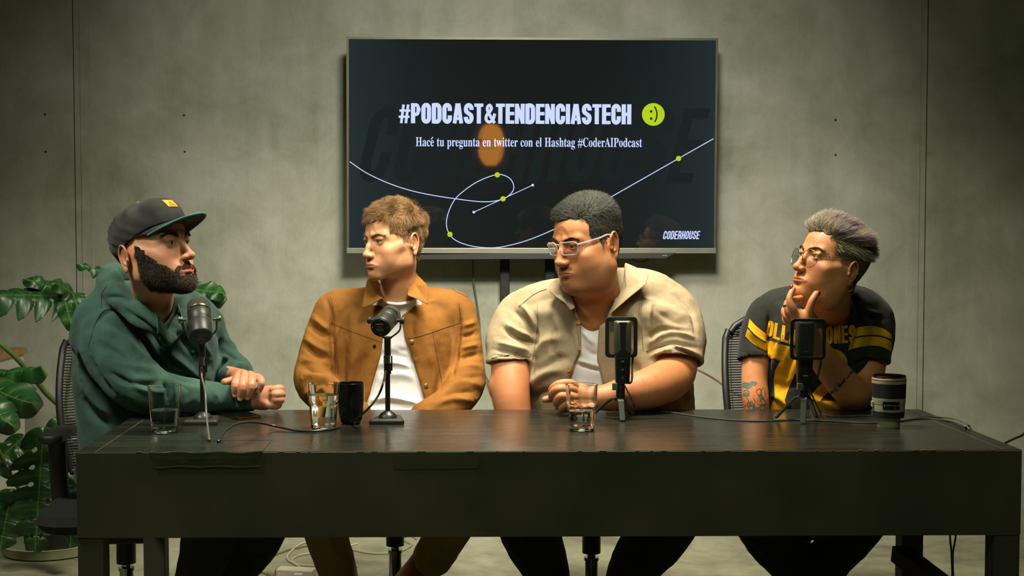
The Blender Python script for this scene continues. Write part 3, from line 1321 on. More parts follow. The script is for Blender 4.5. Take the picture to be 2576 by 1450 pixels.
def hair_mat(name, a, b, rough=0.42, vio=None):
    m = bpy.data.materials.new(name)
    t = NT(m)
    at = t.n('ShaderNodeAttribute', attribute_name='strand')
    c = t.ramp(at.outputs['Fac'], [(0.0, rgb(*a)), (1.0, rgb(*b))])
    if vio:
        at2 = t.n('ShaderNodeAttribute', attribute_name='dye')
        c = t.mix(at2.outputs['Fac'], c, rgb(*vio))
    t.set('Base Color', c)
    t.set('Roughness', rough)
    t.set('Specular IOR Level', 0.35)
    return m


# ------------------------------------------------------------------ heads
class Head:
    """a head sculpted in its own axes (x = the person's left, y = face, z = up, origin between the eyes' height
    and the middle of the skull), then turned and placed"""

    def __init__(s, pos, yaw, pitch=0, roll=0, scale=1.0):
        # yaw: 0 faces the camera, + turns towards picture right
        s.pos = np.array(pos, float)
        s.sc = scale
        M = Matrix.Rotation(R(180 + yaw), 3, 'Z') @ Matrix.Rotation(R(pitch), 3, 'X') @ Matrix.Rotation(R(roll), 3, 'Y')
        s.M = np.array(M)

    def w(s, P):
        P = np.atleast_2d(np.array(P, float))
        return (P * s.sc) @ s.M.T + s.pos

    def inv(s, P):
        return ((np.atleast_2d(P) - s.pos) @ s.M) / s.sc

    def wp(s, *p):
        return Vector(s.w([p])[0])

    def build_field(s, g, h=0.0016, neck=None, zlo=-0.2):
        """g: shape parameters"""
        G = dict(width=1.0, jaw=1.0, fat=0.0, nose=1.0, nose_w=1.0, chin=0.0, brow=1.0, lips=1.0, open=0.0, eye_open=1.0, ear=1.0, nose_up=0.0, smile=0.0, cheek=1.0, ear_out=0.0, ear_back=0.0, ear_up=0.0)
        G.update(g)
        s.g = G
        wd = G['width']
        f = Field((-0.115, -0.145, zlo), (0.115, 0.150, 0.145), h)
        # skull and face masses
        f.ell((0, -0.014, 0.032), (0.0735 * wd, 0.094, 0.088), 0.0)
        f.ell((0, 0.022, 0.028), (0.0655 * wd, 0.066, 0.066), 0.02)
        f.ell((0, 0.022, -0.030), (0.0625 * wd, 0.060, 0.062), 0.03)
        jw = 0.051 * wd * G['jaw']
        f.ell((0, 0.030, -0.070), (jw * 0.95, 0.050, 0.040), 0.03)
        for sx in (-1, 1):
            f.cone((sx * jw * 1.08, -0.004, -0.066), (sx * 0.016, 0.071, -0.103 - G['chin'] * 0.3), 0.0185, 0.0125, 0.025)
            f.cone((sx * 0.060 * wd, -0.006, -0.02), (sx * jw * 1.05, -0.002, -0.066), 0.018, 0.018, 0.03)
            f.ell((sx * 0.046 * wd, 0.052, -0.030), (0.020 * G['cheek'], 0.020, 0.016), 0.022)     # cheekbone
            f.ell((sx * 0.040 * wd, 0.054, -0.060), (0.018, 0.016, 0.020), 0.030)                  # cheek
            f.cone((sx * 0.054 * wd, 0.040, -0.020), (sx * 0.068 * wd, 0.0, -0.012), 0.011, 0.009, 0.018)
        f.ell((0, 0.078, -0.101 - G['chin'] * 0.4), (0.0175, 0.0135, 0.0135), 0.016)
        if G['fat']:
            q = G['fat']
            f.ell((0, 0.030, -0.112), (0.058 * wd * q, 0.056 * q, 0.034), 0.03)
            for sx in (-1, 1):
                f.ell((sx * 0.052 * wd, 0.020, -0.066), (0.026 * q, 0.036 * q, 0.040), 0.03)
                f.ell((sx * 0.046 * wd, 0.008, -0.105), (0.030 * q, 0.040 * q, 0.034), 0.03)
        # forehead and brow
        for sx in (-1, 1):
            f.cone((sx * 0.013, 0.0835, 0.0165), (sx * 0.042 * wd, 0.0655, 0.0185), 0.0078 * G['brow'], 0.0075 * G['brow'], 0.014)
            f.cone((sx * 0.042 * wd, 0.0655, 0.0185), (sx * 0.0535 * wd, 0.046, 0.004), 0.0075, 0.007, 0.014)
        # eye hollows
        for sx in (-1, 1):
            f.ell((sx * 0.0320, 0.0935, -0.001), (0.0200, 0.0135, 0.0125), 0.014, mode='sub')
            f.ell((sx * 0.0175, 0.0925, -0.003), (0.0075, 0.0080, 0.0090), 0.012, mode='sub')
        # muzzle
        for sx in (-1, 1):
            f.ell((sx * 0.0165, 0.0715, -0.026), (0.0150, 0.0140, 0.0190), 0.012)
        f.ell((0, 0.0690, -0.071), (0.0340, 0.0245, 0.0250), 0.022)
        # nose
        nz, nw = G['nose'], G['nose_w']
        tipy, tipz = 0.0830 + 0.0260 * nz, -0.0400 + G['nose_up']
        f.cone((0, 0.0815, 0.0080), (0, 0.0865 + 0.009 * nz, -0.016), 0.0070, 0.0072 * nw, 0.011)
        f.cone((0, 0.0865 + 0.009 * nz, -0.016), (0, tipy - 0.003, tipz + 0.001), 0.0072 * nw, 0.0090 * nw, 0.007)
        f.ell((0, tipy - 0.001, tipz), (0.0096 * nw, 0.0088, 0.0086), 0.005)
        f.ell((0, tipy - 0.012, tipz - 0.002), (0.0135 * nw, 0.014, 0.0095), 0.007)
        for sx in (-1, 1):
            f.ell((sx * 0.0125 * nw, tipy - 0.0125, tipz - 0.0030), (0.0068, 0.0098, 0.0078), 0.004)
            f.ell((sx * 0.0066 * nw, tipy - 0.0085, tipz - 0.0105), (0.0032, 0.0052, 0.0042), 0.003, mode='sub')
        # philtrum and lips
        lf = G['lips']

        def sy(x, z, off):
            ix, iz = int(round((x - f.lo[0]) / h)), int(round((z - f.lo[2]) / h))
            col = f.d[ix, :, iz]
            iy = np.nonzero(col < 0)[0]
            return float(f.ax[1][iy[-1]]) + off if len(iy) else 0.08
        mz = -0.0725
        cw = 0.0260
        mo = G['open']
        ce = sy(cw, mz, -0.0032)
        up = [(-cw, ce, mz + G['smile']), (-0.013, 0.0925, mz + 0.0035 + mo), (-0.004, 0.0965, mz + 0.0055 + mo), (0, 0.0965, mz + 0.0042 + mo),
              (0.004, 0.0965, mz + 0.0055 + mo), (0.013, 0.0925, mz + 0.0035 + mo), (cw, ce, mz + G['smile'])]
        lo = [(-cw, ce, mz + G['smile']), (-0.013, 0.0905, mz - 0.0040 - mo), (0, 0.0940, mz - 0.0062 - mo), (0.013, 0.0905, mz - 0.0040 - mo), (cw, ce, mz + G['smile'])]
        f.limb(up, [0.0009, 0.0038 * lf, 0.0042 * lf, 0.0038 * lf, 0.0042 * lf, 0.0038 * lf, 0.0009], 0.008, 3)
        f.limb(lo, [0.0009, 0.0044 * lf, 0.0054 * lf, 0.0044 * lf, 0.0009], 0.008, 3)
        f.limb([(-cw - 0.001, ce + 0.002, mz + G['smile']), (-0.013, 0.0965, mz), (0, 0.1010, mz - 0.0008), (0.013, 0.0965, mz), (cw + 0.001, ce + 0.002, mz + G['smile'])],
               [0.0010, 0.0013 + mo, 0.0014 + mo, 0.0013 + mo, 0.0010], 0.0022, 3, mode='sub')
        f.cone((0, 0.0990, -0.052), (0, 0.1005, -0.062), 0.0022, 0.0028, 0.005, mode='sub')
        f.ell((0, 0.0965, -0.0865), (0.014, 0.006, 0.0045), 0.009, mode='sub')
        # eyelids around the ball
        for sx in (-1, 1):
            ec = (sx * 0.0315, 0.0700, -0.001)
            f.ell(ec, 0.0142, 0.0045)
            f.cone((ec[0] - 0.014, 0.078, 0.0065), (ec[0] + 0.014, 0.078, 0.0065), 0.0035, 0.0035, 0.008)
            eo = G['eye_open']
            f.ell((ec[0], 0.0850, -0.0012), (0.0150, 0.0095, 0.0058 * eo), 0.0016, mode='sub')
        # ears
        for sx in (-1, 1):
            ec = np.array((sx * (0.0745 * wd + 0.002 + G['ear_out'] * 0.3), -0.014 - G['ear_back'], -0.014 + G['ear_up']))
            Er = rotm(-12, 0, sx * (-24 - G['ear_out'] * 900))
            e = G['ear']

            def L(x, y, z):
                return ec + Er @ np.array((sx * x, y, z), np.float32) * e
            f.ell(L(0.004, -0.003, 0.0), (0.0052 * e, 0.0165 * e, 0.0270 * e), 0.004, M=Er)
            rim = [(0.004, 0.011, 0.006), (0.007, 0.010, 0.021), (0.0095, 0.001, 0.0300), (0.0105, -0.012, 0.0270), (0.0115, -0.0185, 0.012), (0.0105, -0.0165, -0.004),
                   (0.008, -0.0105, -0.0175), (0.006, -0.0015, -0.0255)]
            f.limb([L(*q) for q in rim], [0.0026, 0.0029, 0.0030, 0.0031, 0.0031, 0.0029, 0.0030, 0.0042], 0.003, 3)
            f.ell(L(0.0055, 0.001, -0.0275), (0.0045 * e, 0.0075 * e, 0.0085 * e), 0.003, M=Er)     # lobe
            f.ell(L(0.0105, 0.0, 0.004), (0.0055, 0.0100 * e, 0.0155 * e), 0.003, M=Er, mode='sub')
            f.limb([L(*q) for q in ((0.006, -0.003, 0.022), (0.0085, -0.0105, 0.010), (0.008, -0.0095, -0.006), (0.0065, -0.002, -0.015))], [0.002, 0.0024, 0.0024, 0.0024], 0.0025, 3)
            f.ell(L(0.007, 0.004, -0.004), (0.0060, 0.0060, 0.0085), 0.003, M=Er, mode='sub')
            f.ell(L(0.0045, 0.0120, -0.004), (0.0042, 0.0042, 0.0060), 0.003, M=Er)                 # tragus
        if neck:
            for (a, b, ra, rb, k) in neck:
                f.cone(s.inv(a)[0], s.inv(b)[0], ra / s.sc, rb / s.sc, k)
        s.f = f
        return f

    def tints(s, L, beard=None, extra=None):
        """colour masks from local coordinates: blood, stubble, lips"""
        x, y, z = np.abs(L[:, 0]), L[:, 1], L[:, 2]
        g = s.g
        blood = 0.55 * np.exp(-((x - 0.078) ** 2 + (y + 0.02) ** 2 * 0.6 + (z + 0.012) ** 2 * 0.35) / 0.012 ** 2)
        blood += 0.5 * np.exp(-(x ** 2 + (y - 0.107) ** 2 + (z + 0.04) ** 2) / 0.014 ** 2)
        blood += 0.35 * np.exp(-((x - 0.045) ** 2 + (y - 0.065) ** 2 + (z + 0.035) ** 2) / 0.02 ** 2)
        mz = -0.0725
        t = np.clip(x / 0.0270, 0, 1)
        top = mz + 0.0085 * g['lips'] * (1 - t ** 2) - 0.0018 * np.exp(-(x / 0.003) ** 2) + g['open'] + g['smile'] * t
        bot = mz - 0.0115 * g['lips'] * (1 - t ** 2.2) - g['open'] + g['smile'] * t
        lip = (np.clip((top - z) / 0.0012, 0, 1) * np.clip((z - bot) / 0.0012, 0, 1) * (x < 0.0270) * (y > 0.07))
        st = np.zeros(len(L))
        if beard is not None:
            st = beard(L)
        return np.stack([np.clip(blood, 0, 1), np.clip(st, 0, 1), np.clip(lip, 0, 1)], 1)

    def scalp(s):
        return BVHTree.FromPolygons([Vector(v) for v in s.V], [tuple(q) for q in s.Fq], all_triangles=False)


def strands(roots, dirs, length, width, shape, rng, seg=5, jit=0.25, gravity=0.0):
    """tapered three sided hairs. shape(i, t) extra bend (n,3) or None"""
    n = len(roots)
    roots = np.asarray(roots, float)
    d = np.asarray(dirs, float)
    d = d + rng.normal(0, jit, (n, 3))
    d /= np.linalg.norm(d, axis=1)[:, None]
    Ls = (length if np.ndim(length) else np.full(n, length)) * rng.uniform(0.75, 1.15, n)
    side = np.cross(d, rng.normal(0, 1, (n, 3)))
    side /= np.maximum(np.linalg.norm(side, axis=1), 1e-9)[:, None]
    up = np.cross(side, d)
    rows = []
    for j in range(seg + 1):
        t = j / seg
        c = roots + d * (Ls * t)[:, None]
        if shape is not None:
            c = c + shape(t) * (Ls * t * t)[:, None]
        c[:, 2] -= gravity * Ls * t * t
        wdt = width * (1 - 0.75 * t ** 1.5)
        for a in (0, 2.094, 4.189):
            rows.append(c + (side * math.cos(a) + up * math.sin(a)) * wdt)
    Vv = np.stack(rows, 1).reshape(-1, 3)        # n x (seg+1)*3
    m = (seg + 1) * 3
    q = []
    for j in range(seg):
        for a in range(3):
            b = (a + 1) % 3
            q.append((j * 3 + a, j * 3 + b, (j + 1) * 3 + b, (j + 1) * 3 + a))
    q = np.array(q)
    Fq = (q[None] + (np.arange(n) * m)[:, None, None]).reshape(-1, 4)
    return Vv, Fq, np.repeat(rng.rand(n), m)


def sample_faces(V, Fq, mask, n, rng):
    """random points on the faces whose four corners are in the mask"""
    ok = mask[Fq].all(1)
    Q = Fq[ok]
    a, b, c, d = (V[Q[:, i]] for i in range(4))
    ar = np.linalg.norm(np.cross(c - a, d - b), axis=1)
    pick = rng.choice(len(Q), n, p=ar / ar.sum())
    u, v = rng.rand(n)[:, None], rng.rand(n)[:, None]
    P = (a[pick] * (1 - u) * (1 - v) + b[pick] * u * (1 - v) + c[pick] * u * v + d[pick] * (1 - u) * v)
    N = np.cross(c[pick] - a[pick], d[pick] - b[pick])
    N /= np.maximum(np.linalg.norm(N, axis=1), 1e-12)[:, None]
    return P, N


def eye_mat(name, iris):
    m = bpy.data.materials.new(name)
    t = NT(m)
    tc = t.n('ShaderNodeTexCoord').outputs['Generated']
    at = t.n('ShaderNodeAttribute', attribute_name='rad')
    r = at.outputs['Fac']
    ir = rgb(*iris)
    t.set('Base Color', t.ramp(r, [(0.0, (0.004, 0.004, 0.004)), (0.17, (0.004, 0.004, 0.004)), (0.21, ir), (0.40, tuple(0.6 * c for c in ir[:3])), (0.46, (0.01, 0.01, 0.01)), (0.52, rgb(164, 148, 122)), (1.0, rgb(150, 126, 100))]))
    t.set('Roughness', 0.12)
    return m


def make_eye(hd, sx, parent, m, look=(0, 0)):
    """eyeball child; look: (turn to the person's left, up) in degrees"""
    c = np.array((sx * 0.0315, 0.0700, -0.001))
    q = Matrix.Rotation(R(-look[0]), 3, 'Z') @ Matrix.Rotation(R(look[1]), 3, 'X')
    vs, rad, fs = [], [], []
    seg, rings = 28, 22
    for i in range(rings + 1):
        th = PI * i / rings
        rr = 0.0122
        for k in range(seg):
            a = 2 * PI * k / seg
            v = Vector((math.sin(th) * math.cos(a), math.cos(th), math.sin(th) * math.sin(a))) * rr
            if th < 0.5:
                v = v * (1 + 0.05 * (1 - th / 0.5))
            vs.append(c + np.array(q @ v))
            rad.append(math.sin(th) if i < rings / 2 else 1.0)
    for i in range(rings):
        for k in range(seg):
            fs.append((i * seg + k, i * seg + (k + 1) % seg, (i + 1) * seg + (k + 1) % seg, (i + 1) * seg + k))
    return raw_mesh('eye', hd.w(vs), fs, m, parent, attrs={'rad': rad})


def brow_hair(hd, parent, m, rng, n=420, name='eyebrow', lift=0.0, thick=1.0, length=0.009):
    for sx in (-1, 1):
        out = []
        t = rng.rand(n)
        X = 0.011 + 0.043 * t
        Z = 0.0145 + lift + 0.0105 * np.sin(np.clip(t * 1.25, 0, 1) * PI * 0.62) - 0.010 * np.clip(t - 0.6, 0, 1) + rng.normal(0, 1, n) * 0.0017 * thick * (1 - 0.55 * t)
        for x, z, tt in zip(X, Z, t):
            loc, nor, _, _ = hd.lbvh.ray_cast(Vector((sx * x, 0.16, z)), Vector((0, -1, 0)))
            if loc is not None:
                out.append((np.array(loc) + np.array(nor) * 0.0006, np.array((sx * (0.8 + 0.2 * tt), 0.0, 0.40 - 0.75 * tt)) + 0.12 * np.array(nor)))
        D = np.array([q[1] for q in out])
        D /= np.linalg.norm(D, axis=1)[:, None]
        Vv, Fq, st = strands(np.array([q[0] for q in out]), D, length, 0.00032, None, rng, 3, 0.10)
        raw_mesh(name, hd.w(Vv), Fq, m, parent, attrs={'strand': st})
class Person:
    """one continuous body mesh (pieces overlap only inside clothing) plus hair and clothing children"""

    def __init__(s, loc, label):
        s.loc, s.label = Vector(loc), label
        s.pieces = []

    def piece(s, V, Fq, T=None):
        s.pieces.append((V, Fq, T if T is not None else np.zeros((len(V), 3))))

    def field_piece(s, f, it=1, tint=None):
        V, Fq = f.mesh()
        V = smooth_mesh(V, Fq, it)
        s.piece(V, Fq, tint(V) if tint else None)

    def build(s, skin):
        Vs, Fs, Ts, b = [], [], [], 0
        for V, Fq, T in s.pieces:
            Vs.append(V)
            Fs.append(Fq + b)
            Ts.append(T)
            b += len(V)
        o = raw_mesh('person', np.concatenate(Vs), np.concatenate(Fs), skin, None, origin=s.loc, attrs={'tint': np.concatenate(Ts)})
        tag(o, s.label, 'person')
        s.o = o
        return o


def make_head(P, hd, g, h=0.0016, neck=None, zlo=-0.2, beard=None, it=1):
    f = hd.build_field(g, h, neck, zlo)
    V, Fq = f.mesh()
    V = smooth_mesh(V, Fq, it, 0.45)
    hd.L, hd.Fq = V, Fq
    hd.lbvh = BVHTree.FromPolygons([Vector(v) for v in V], [tuple(int(i) for i in q) for q in Fq])
    T = hd.tints(V, beard)
    P.piece(hd.w(V), Fq, T)
    hd.bvh = None
    return hd


def head_at(nose, d, yaw, pitch=0, roll=0, scale=1.0):
    hd = Head((0, 0, 0), yaw, pitch, roll, scale)
    hd.pos = np.array(PX(nose[0], nose[1], d)) - hd.w([(0, 0.109, -0.040)])[0]
    return hd


def head_hair(hd, parent, m, rng, n, mask, dirf, lenf, width=0.00045, name='hair', jit=0.25, seg=5, shape=None, lift=0.0005, extra=None):
    """hair strands over the part of the scalp picked by mask(local points)"""
    mk = mask(hd.L + 0.010 * np.stack([vnoise(hd.L, 110, 1), vnoise(hd.L, 110, 2), vnoise(hd.L, 110, 3)], 1))
    P, N = sample_faces(hd.L, hd.Fq, mk, n, rng)
    D = dirf(P, N)
    D /= np.linalg.norm(D, axis=1)[:, None]
    L = lenf(P)
    sh = shape(P, N) if shape else None
    lf = lift(P)[:, None] if callable(lift) else lift
    Vv, Fq, st = strands(P + N * lf, D, L, width, (lambda t: sh) if sh is not None else None, rng, seg, jit)
    at = {'strand': st}
    if extra:
        at['dye'] = np.repeat(extra(P), (seg + 1) * 3)
    return raw_mesh(name, hd.w(Vv), Fq, m, parent, attrs=at)


def hair_shell(hd, parent, m, mask, thick, name='hair_base', noise=0.002, seed=1, zcut=None):
    """close-lying hair volume over the scalp: the masked skin pushed outwards"""
    m = m.copy()
    for n_ in m.node_tree.nodes:
        if n_.type == 'BSDF_PRINCIPLED':
            n_.inputs['Roughness'].default_value = 0.9
            n_.inputs['Specular IOR Level'].default_value = 0.1
    mk = mask(hd.L + 0.008 * np.stack([vnoise(hd.L, 110, 1), vnoise(hd.L, 110, 2), vnoise(hd.L, 110, 3)], 1))
    t = thick(hd.L)
    N = normals(hd.L, hd.Fq)
    Fk = hd.Fq[mk[hd.Fq].any(1)]
    used = np.unique(Fk)
    mp = np.full(len(hd.L), -1)
    mp[used] = np.arange(len(used))
    edge = ~mk[used]
    off = np.where(edge, -0.001, t[used]) + np.where(edge, 0, noise * vnoise(hd.L[used], 120, seed) + noise * vnoise(hd.L[used], 300, seed + 1, (1, 0.35, 1)))
    V = hd.L[used] + N[used] * off[:, None]
    rng = np.random.RandomState(seed)
    return raw_mesh(name, hd.w(V), mp[Fk], m, parent, attrs={'strand': np.clip(0.18 + 0.6 * vnoise(V, 260, seed, (1, 0.3, 1)), 0, 1)})


def decal(V2, faces, bvh, name, m, parent, lift=0.0012, sub=0):
    """lay flat artwork given in picture coordinates onto a surface, following its curvature"""
    out, ok = [], []
    cam0 = Vector((0, 0, CZ))
    for p in V2:
        dr = (PX(p[0], p[1], 4.0) - cam0).normalized()
        loc, nor, _, _ = bvh.ray_cast(cam0, dr)
        if loc is None:
            out.append(Vector((0, 0, 0)))
            ok.append(False)
        else:
            if nor.dot(dr) > 0:
                nor = -nor
            out.append(loc + nor * lift)
            ok.append(True)
    fs = []
    for f in faces:
        if all(ok[i] for i in f):
            pts = [out[i] for i in f]
            if max((pts[i] - pts[i - 1]).length for i in range(len(pts))) < 0.05:
                fs.append(f)
    if not fs:
        return None
    return raw_mesh(name, [tuple(v) for v in out], fs, m, parent)


def bvh_of(V, Fq):
    return BVHTree.FromPolygons([Vector(v) for v in V], [tuple(int(i) for i in q) for q in Fq])


def fill_poly(poly, step=5.0):
    """grid fill of a picture-space polygon -> small quads (for decals)"""
    P = np.array(poly, float)
    x0, y0 = P.min(0)
    x1, y1 = P.max(0)
    nx, ny = int((x1 - x0) / step) + 2, int((y1 - y0) / step) + 2

    def inside(x, y):
        c = False
        n = len(P)
        for i in range(n):
            xi, yi = P[i]
            xj, yj = P[i - 1]
            if (yi > y) != (yj > y) and x < (xj - xi) * (y - yi) / (yj - yi) + xi:
                c = not c
        return c
    # scan rows: exact left/right borders per row for clean edges
    V, Fs = [], []
    rows = []
    for j in range(ny + 1):
        y = min(max(y0 + j * (y1 - y0) / ny, y0 + 0.01), y1 - 0.01)
        xs = []
        n = len(P)
        for i in range(n):
            (xi, yi), (xj, yj) = P[i], P[i - 1]
            if (yi > y) != (yj > y):
                xs.append((xj - xi) * (y - yi) / (yj - yi) + xi)
        rows.append((y, sorted(xs)))
    for (ya, a), (yb, b) in zip(rows[:-1], rows[1:]):
        if len(a) != len(b):
            if min(len(a), len(b)) == 0:
                continue
            k = min(len(a), len(b))
            if len(a) > k:
                a = a[:k] if k > 2 else [a[0], a[-1]]
            if len(b) > k:
                b = b[:k] if k > 2 else [b[0], b[-1]]
        for s_ in range(0, len(a) - 1, 2):
            n = max(1, int(max(a[s_ + 1] - a[s_], b[s_ + 1] - b[s_]) / step))
            b0 = len(V)
            for i in range(n + 1):
                t = i / n
                V.append((a[s_] + (a[s_ + 1] - a[s_]) * t, ya))
                V.append((b[s_] + (b[s_ + 1] - b[s_]) * t, yb))
            for i in range(n):
                q = b0 + 2 * i
                Fs.append((q, q + 1, q + 3, q + 2))
    return V, Fs


def seam(pts, w, bvh, name, m, parent, step=4, lift=0.0006):
    """stitched seam or cord laid along the cloth"""
    q = spline(pts, 4)
    dens = []
    for a, b in zip(q[:-1], q[1:]):
        k = max(1, int(math.dist(a, b) / step))
        dens += [(a[0] + (b[0] - a[0]) * i / k, a[1] + (b[1] - a[1]) * i / k) for i in range(k)]
    dens.append(q[-1])
    cam0 = Vector((0, 0, CZ))
    P = []
    for p in dens:
        dr = (PX(p[0], p[1], 4.0) - cam0).normalized()
        loc, nor, _, _ = bvh.ray_cast(cam0, dr)
        if loc is not None:
            if nor.dot(dr) > 0:
                nor = -nor
            if P and (loc - P[-1]).length > 0.03 + lift:
                if len(P) < 4:
                    P = []
                else:
                    continue
            P.append(loc + nor * lift)
    if len(P) < 3:
        return None
    b = MB()
    b.tube(P, w, 6)
    return b.build(name, m, parent, smooth=True)


def cloth(name, f, m, parent, fl=(), it=2, rip=0.0012, seed=1, attrs=None, mats=None, cutbelow=None):
    """mesh a garment field, press in the folds and link it"""
    V, Fq = f.mesh()
    V = smooth_mesh(V, Fq, it)
    V = folds(V, Fq, fl)
    N = normals(V, Fq)
    V = V + N * (rip * (vnoise(V, 30, seed) + 0.6 * vnoise(V, 70, seed + 1)))[:, None]
    V = smooth_mesh(V, Fq, 1, 0.4)
    a = attrs(V) if attrs else None
    o = raw_mesh(name, V, Fq, m, parent, attrs=a)
    return o, V, Fq


def finger(f, pts, r0=0.0095, r1=0.0075, k=0.0025, k0=0.008):
    n = len(pts)
    rad = [r0 + (r1 - r0) * i / (n - 1) for i in range(n)]
    f.limb(pts, rad, k, 4)


def nail(P3a, nrm, tip_dir, w, l, name, m, parent):
    """small curved nail plate"""
    n = Vector(nrm).normalized()
    t = Vector(tip_dir).normalized()
    s = n.cross(t).normalized()
    t = s.cross(n).normalized()
    vs, fs = [], []
    nu, nv = 6, 6
    for j in range(nv + 1):
        for i in range(nu + 1):
            u, v = i / nu * 2 - 1, j / nv * 2 - 1
            ww = w * math.sqrt(max(0.05, 1 - 0.55 * max(0, abs(v)) ** 4))
            vs.append(Vector(P3a) + s * (u * ww) + t * (v * l) - n * (u * u * w * 0.42 + max(0, v) ** 2 * l * 0.16))
    for j in range(nv):
        for i in range(nu):
            a = j * (nu + 1) + i
            fs.append((a, a + 1, a + nu + 2, a + nu + 1))
    o = raw_mesh(name, vs, fs, m, parent)
    md = o.modifiers.new('t', 'SOLIDIFY')
    md.thickness = 0.0006
    return o


def flap(name, outline, d_edge, m, parent, thick=0.004, lift=None):
    """collar leaf: outline of (px, py, depth) points, gently domed"""
    pts = [PX(*p) for p in outline]
    c = sum(pts, Vector((0, 0, 0))) / len(pts)
    n = len(pts)
    vs, fs = [], []
    rings = 6
    for r_ in range(rings):
        t = 1 - r_ / rings
        for p in pts:
            q = c + (p - c) * t
            q.y -= (lift or 0.008) * (1 - t * t)
            vs.append(q)
    vs.append(c + Vector((0, -(lift or 0.008), 0)))
    for r_ in range(rings - 1):
        for i in range(n):
            j = (i + 1) % n
            fs.append((r_ * n + i, r_ * n + j, (r_ + 1) * n + j, (r_ + 1) * n + i))
    k = (rings - 1) * n
    for i in range(n):
        fs.append((k + i, k + (i + 1) % n, rings * n))
    o = raw_mesh(name, vs, fs, m, parent)
    md = o.modifiers.new('t', 'SOLIDIFY')
    md.thickness = thick
    md.offset = 0
    ms = o.modifiers.new('s', 'SUBSURF')
    ms.levels = ms.render_levels = 1
    return o


def dens(pts, n=5):
    out = []
    for i in range(len(pts)):
        a, b_ = np.array(pts[i], float), np.array(pts[(i + 1) % len(pts)], float)
        out += [tuple(a + (b_ - a) * k / n) for k in range(n)]
    return out




WHITE = cloth_mat('white_cotton', (200, 197, 190), (222, 220, 215), rough=0.85, sheen=0.1)
SHOE = mat('black_shoe', (26, 26, 24), 0.55)
EYE_D = eye_mat('eye_dark_brown', (44, 28, 14))
NAIL = mat('nail_pink', (222, 168, 150), 0.3)


def hand_field(pts, m=0.05, h=0.0014):
    p = np.array([tuple(q) for q in pts])
    return Field(p.min(0) - m, p.max(0) + m, h)




def skin_noise(V):
    T = np.zeros((len(V), 3))
    T[:, 0] = 0.30 * np.clip(vnoise(V, 55, 3) * 2 + 0.2, 0, 1)
    return T




def plane_cut(f, c, nrm, R0, k=0.002):
    c, nrm = Vector(c), Vector(nrm).normalized()
    f.op(lambda X, Y, Z: np.maximum(-((X - c.x) * nrm.x + (Y - c.y) * nrm.y + (Z - c.z) * nrm.z), np.sqrt((X - c.x) ** 2 + (Y - c.y) ** 2 + (Z - c.z) ** 2) - R0) + 0 * X, c - Vector((R0,) * 3), c + Vector((R0,) * 3), k, 'sub')




CLEAR = bpy.data.materials.new('clear_acetate')
t = NT(CLEAR)
t.set('Base Color', (0.86, 0.86, 0.86, 1))
t.set('Roughness', 0.08)
t.set('Transmission Weight', 0.75)
t.set('IOR', 1.47)
LENS = bpy.data.materials.new('spectacle_lens')
t = NT(LENS)
for n in list(t.t.nodes):
    if n.type == 'BSDF_PRINCIPLED':
        t.t.nodes.remove(n)
tr = t.n('ShaderNodeBsdfTransparent')
tr.inputs[0].default_value = (0.93, 0.90, 0.97, 1)
gl = t.n('ShaderNodeBsdfGlossy')
gl.inputs['Roughness'].default_value = 0.03
gl.inputs['Color'].default_value = (0.85, 0.8, 1.0, 1)
fr_ = t.n('ShaderNodeFresnel')
fr_.inputs[0].default_value = 1.28
mx = t.n('ShaderNodeMixShader')
t.t.links.new(t.math('MULTIPLY', fr_.outputs[0], 0.45), mx.inputs[0])
t.t.links.new(tr.outputs[0], mx.inputs[1])
t.t.links.new(gl.outputs[0], mx.inputs[2])
t.t.links.new(mx.outputs[0], [n for n in t.t.nodes if n.type == 'OUTPUT_MATERIAL'][0].inputs[0])


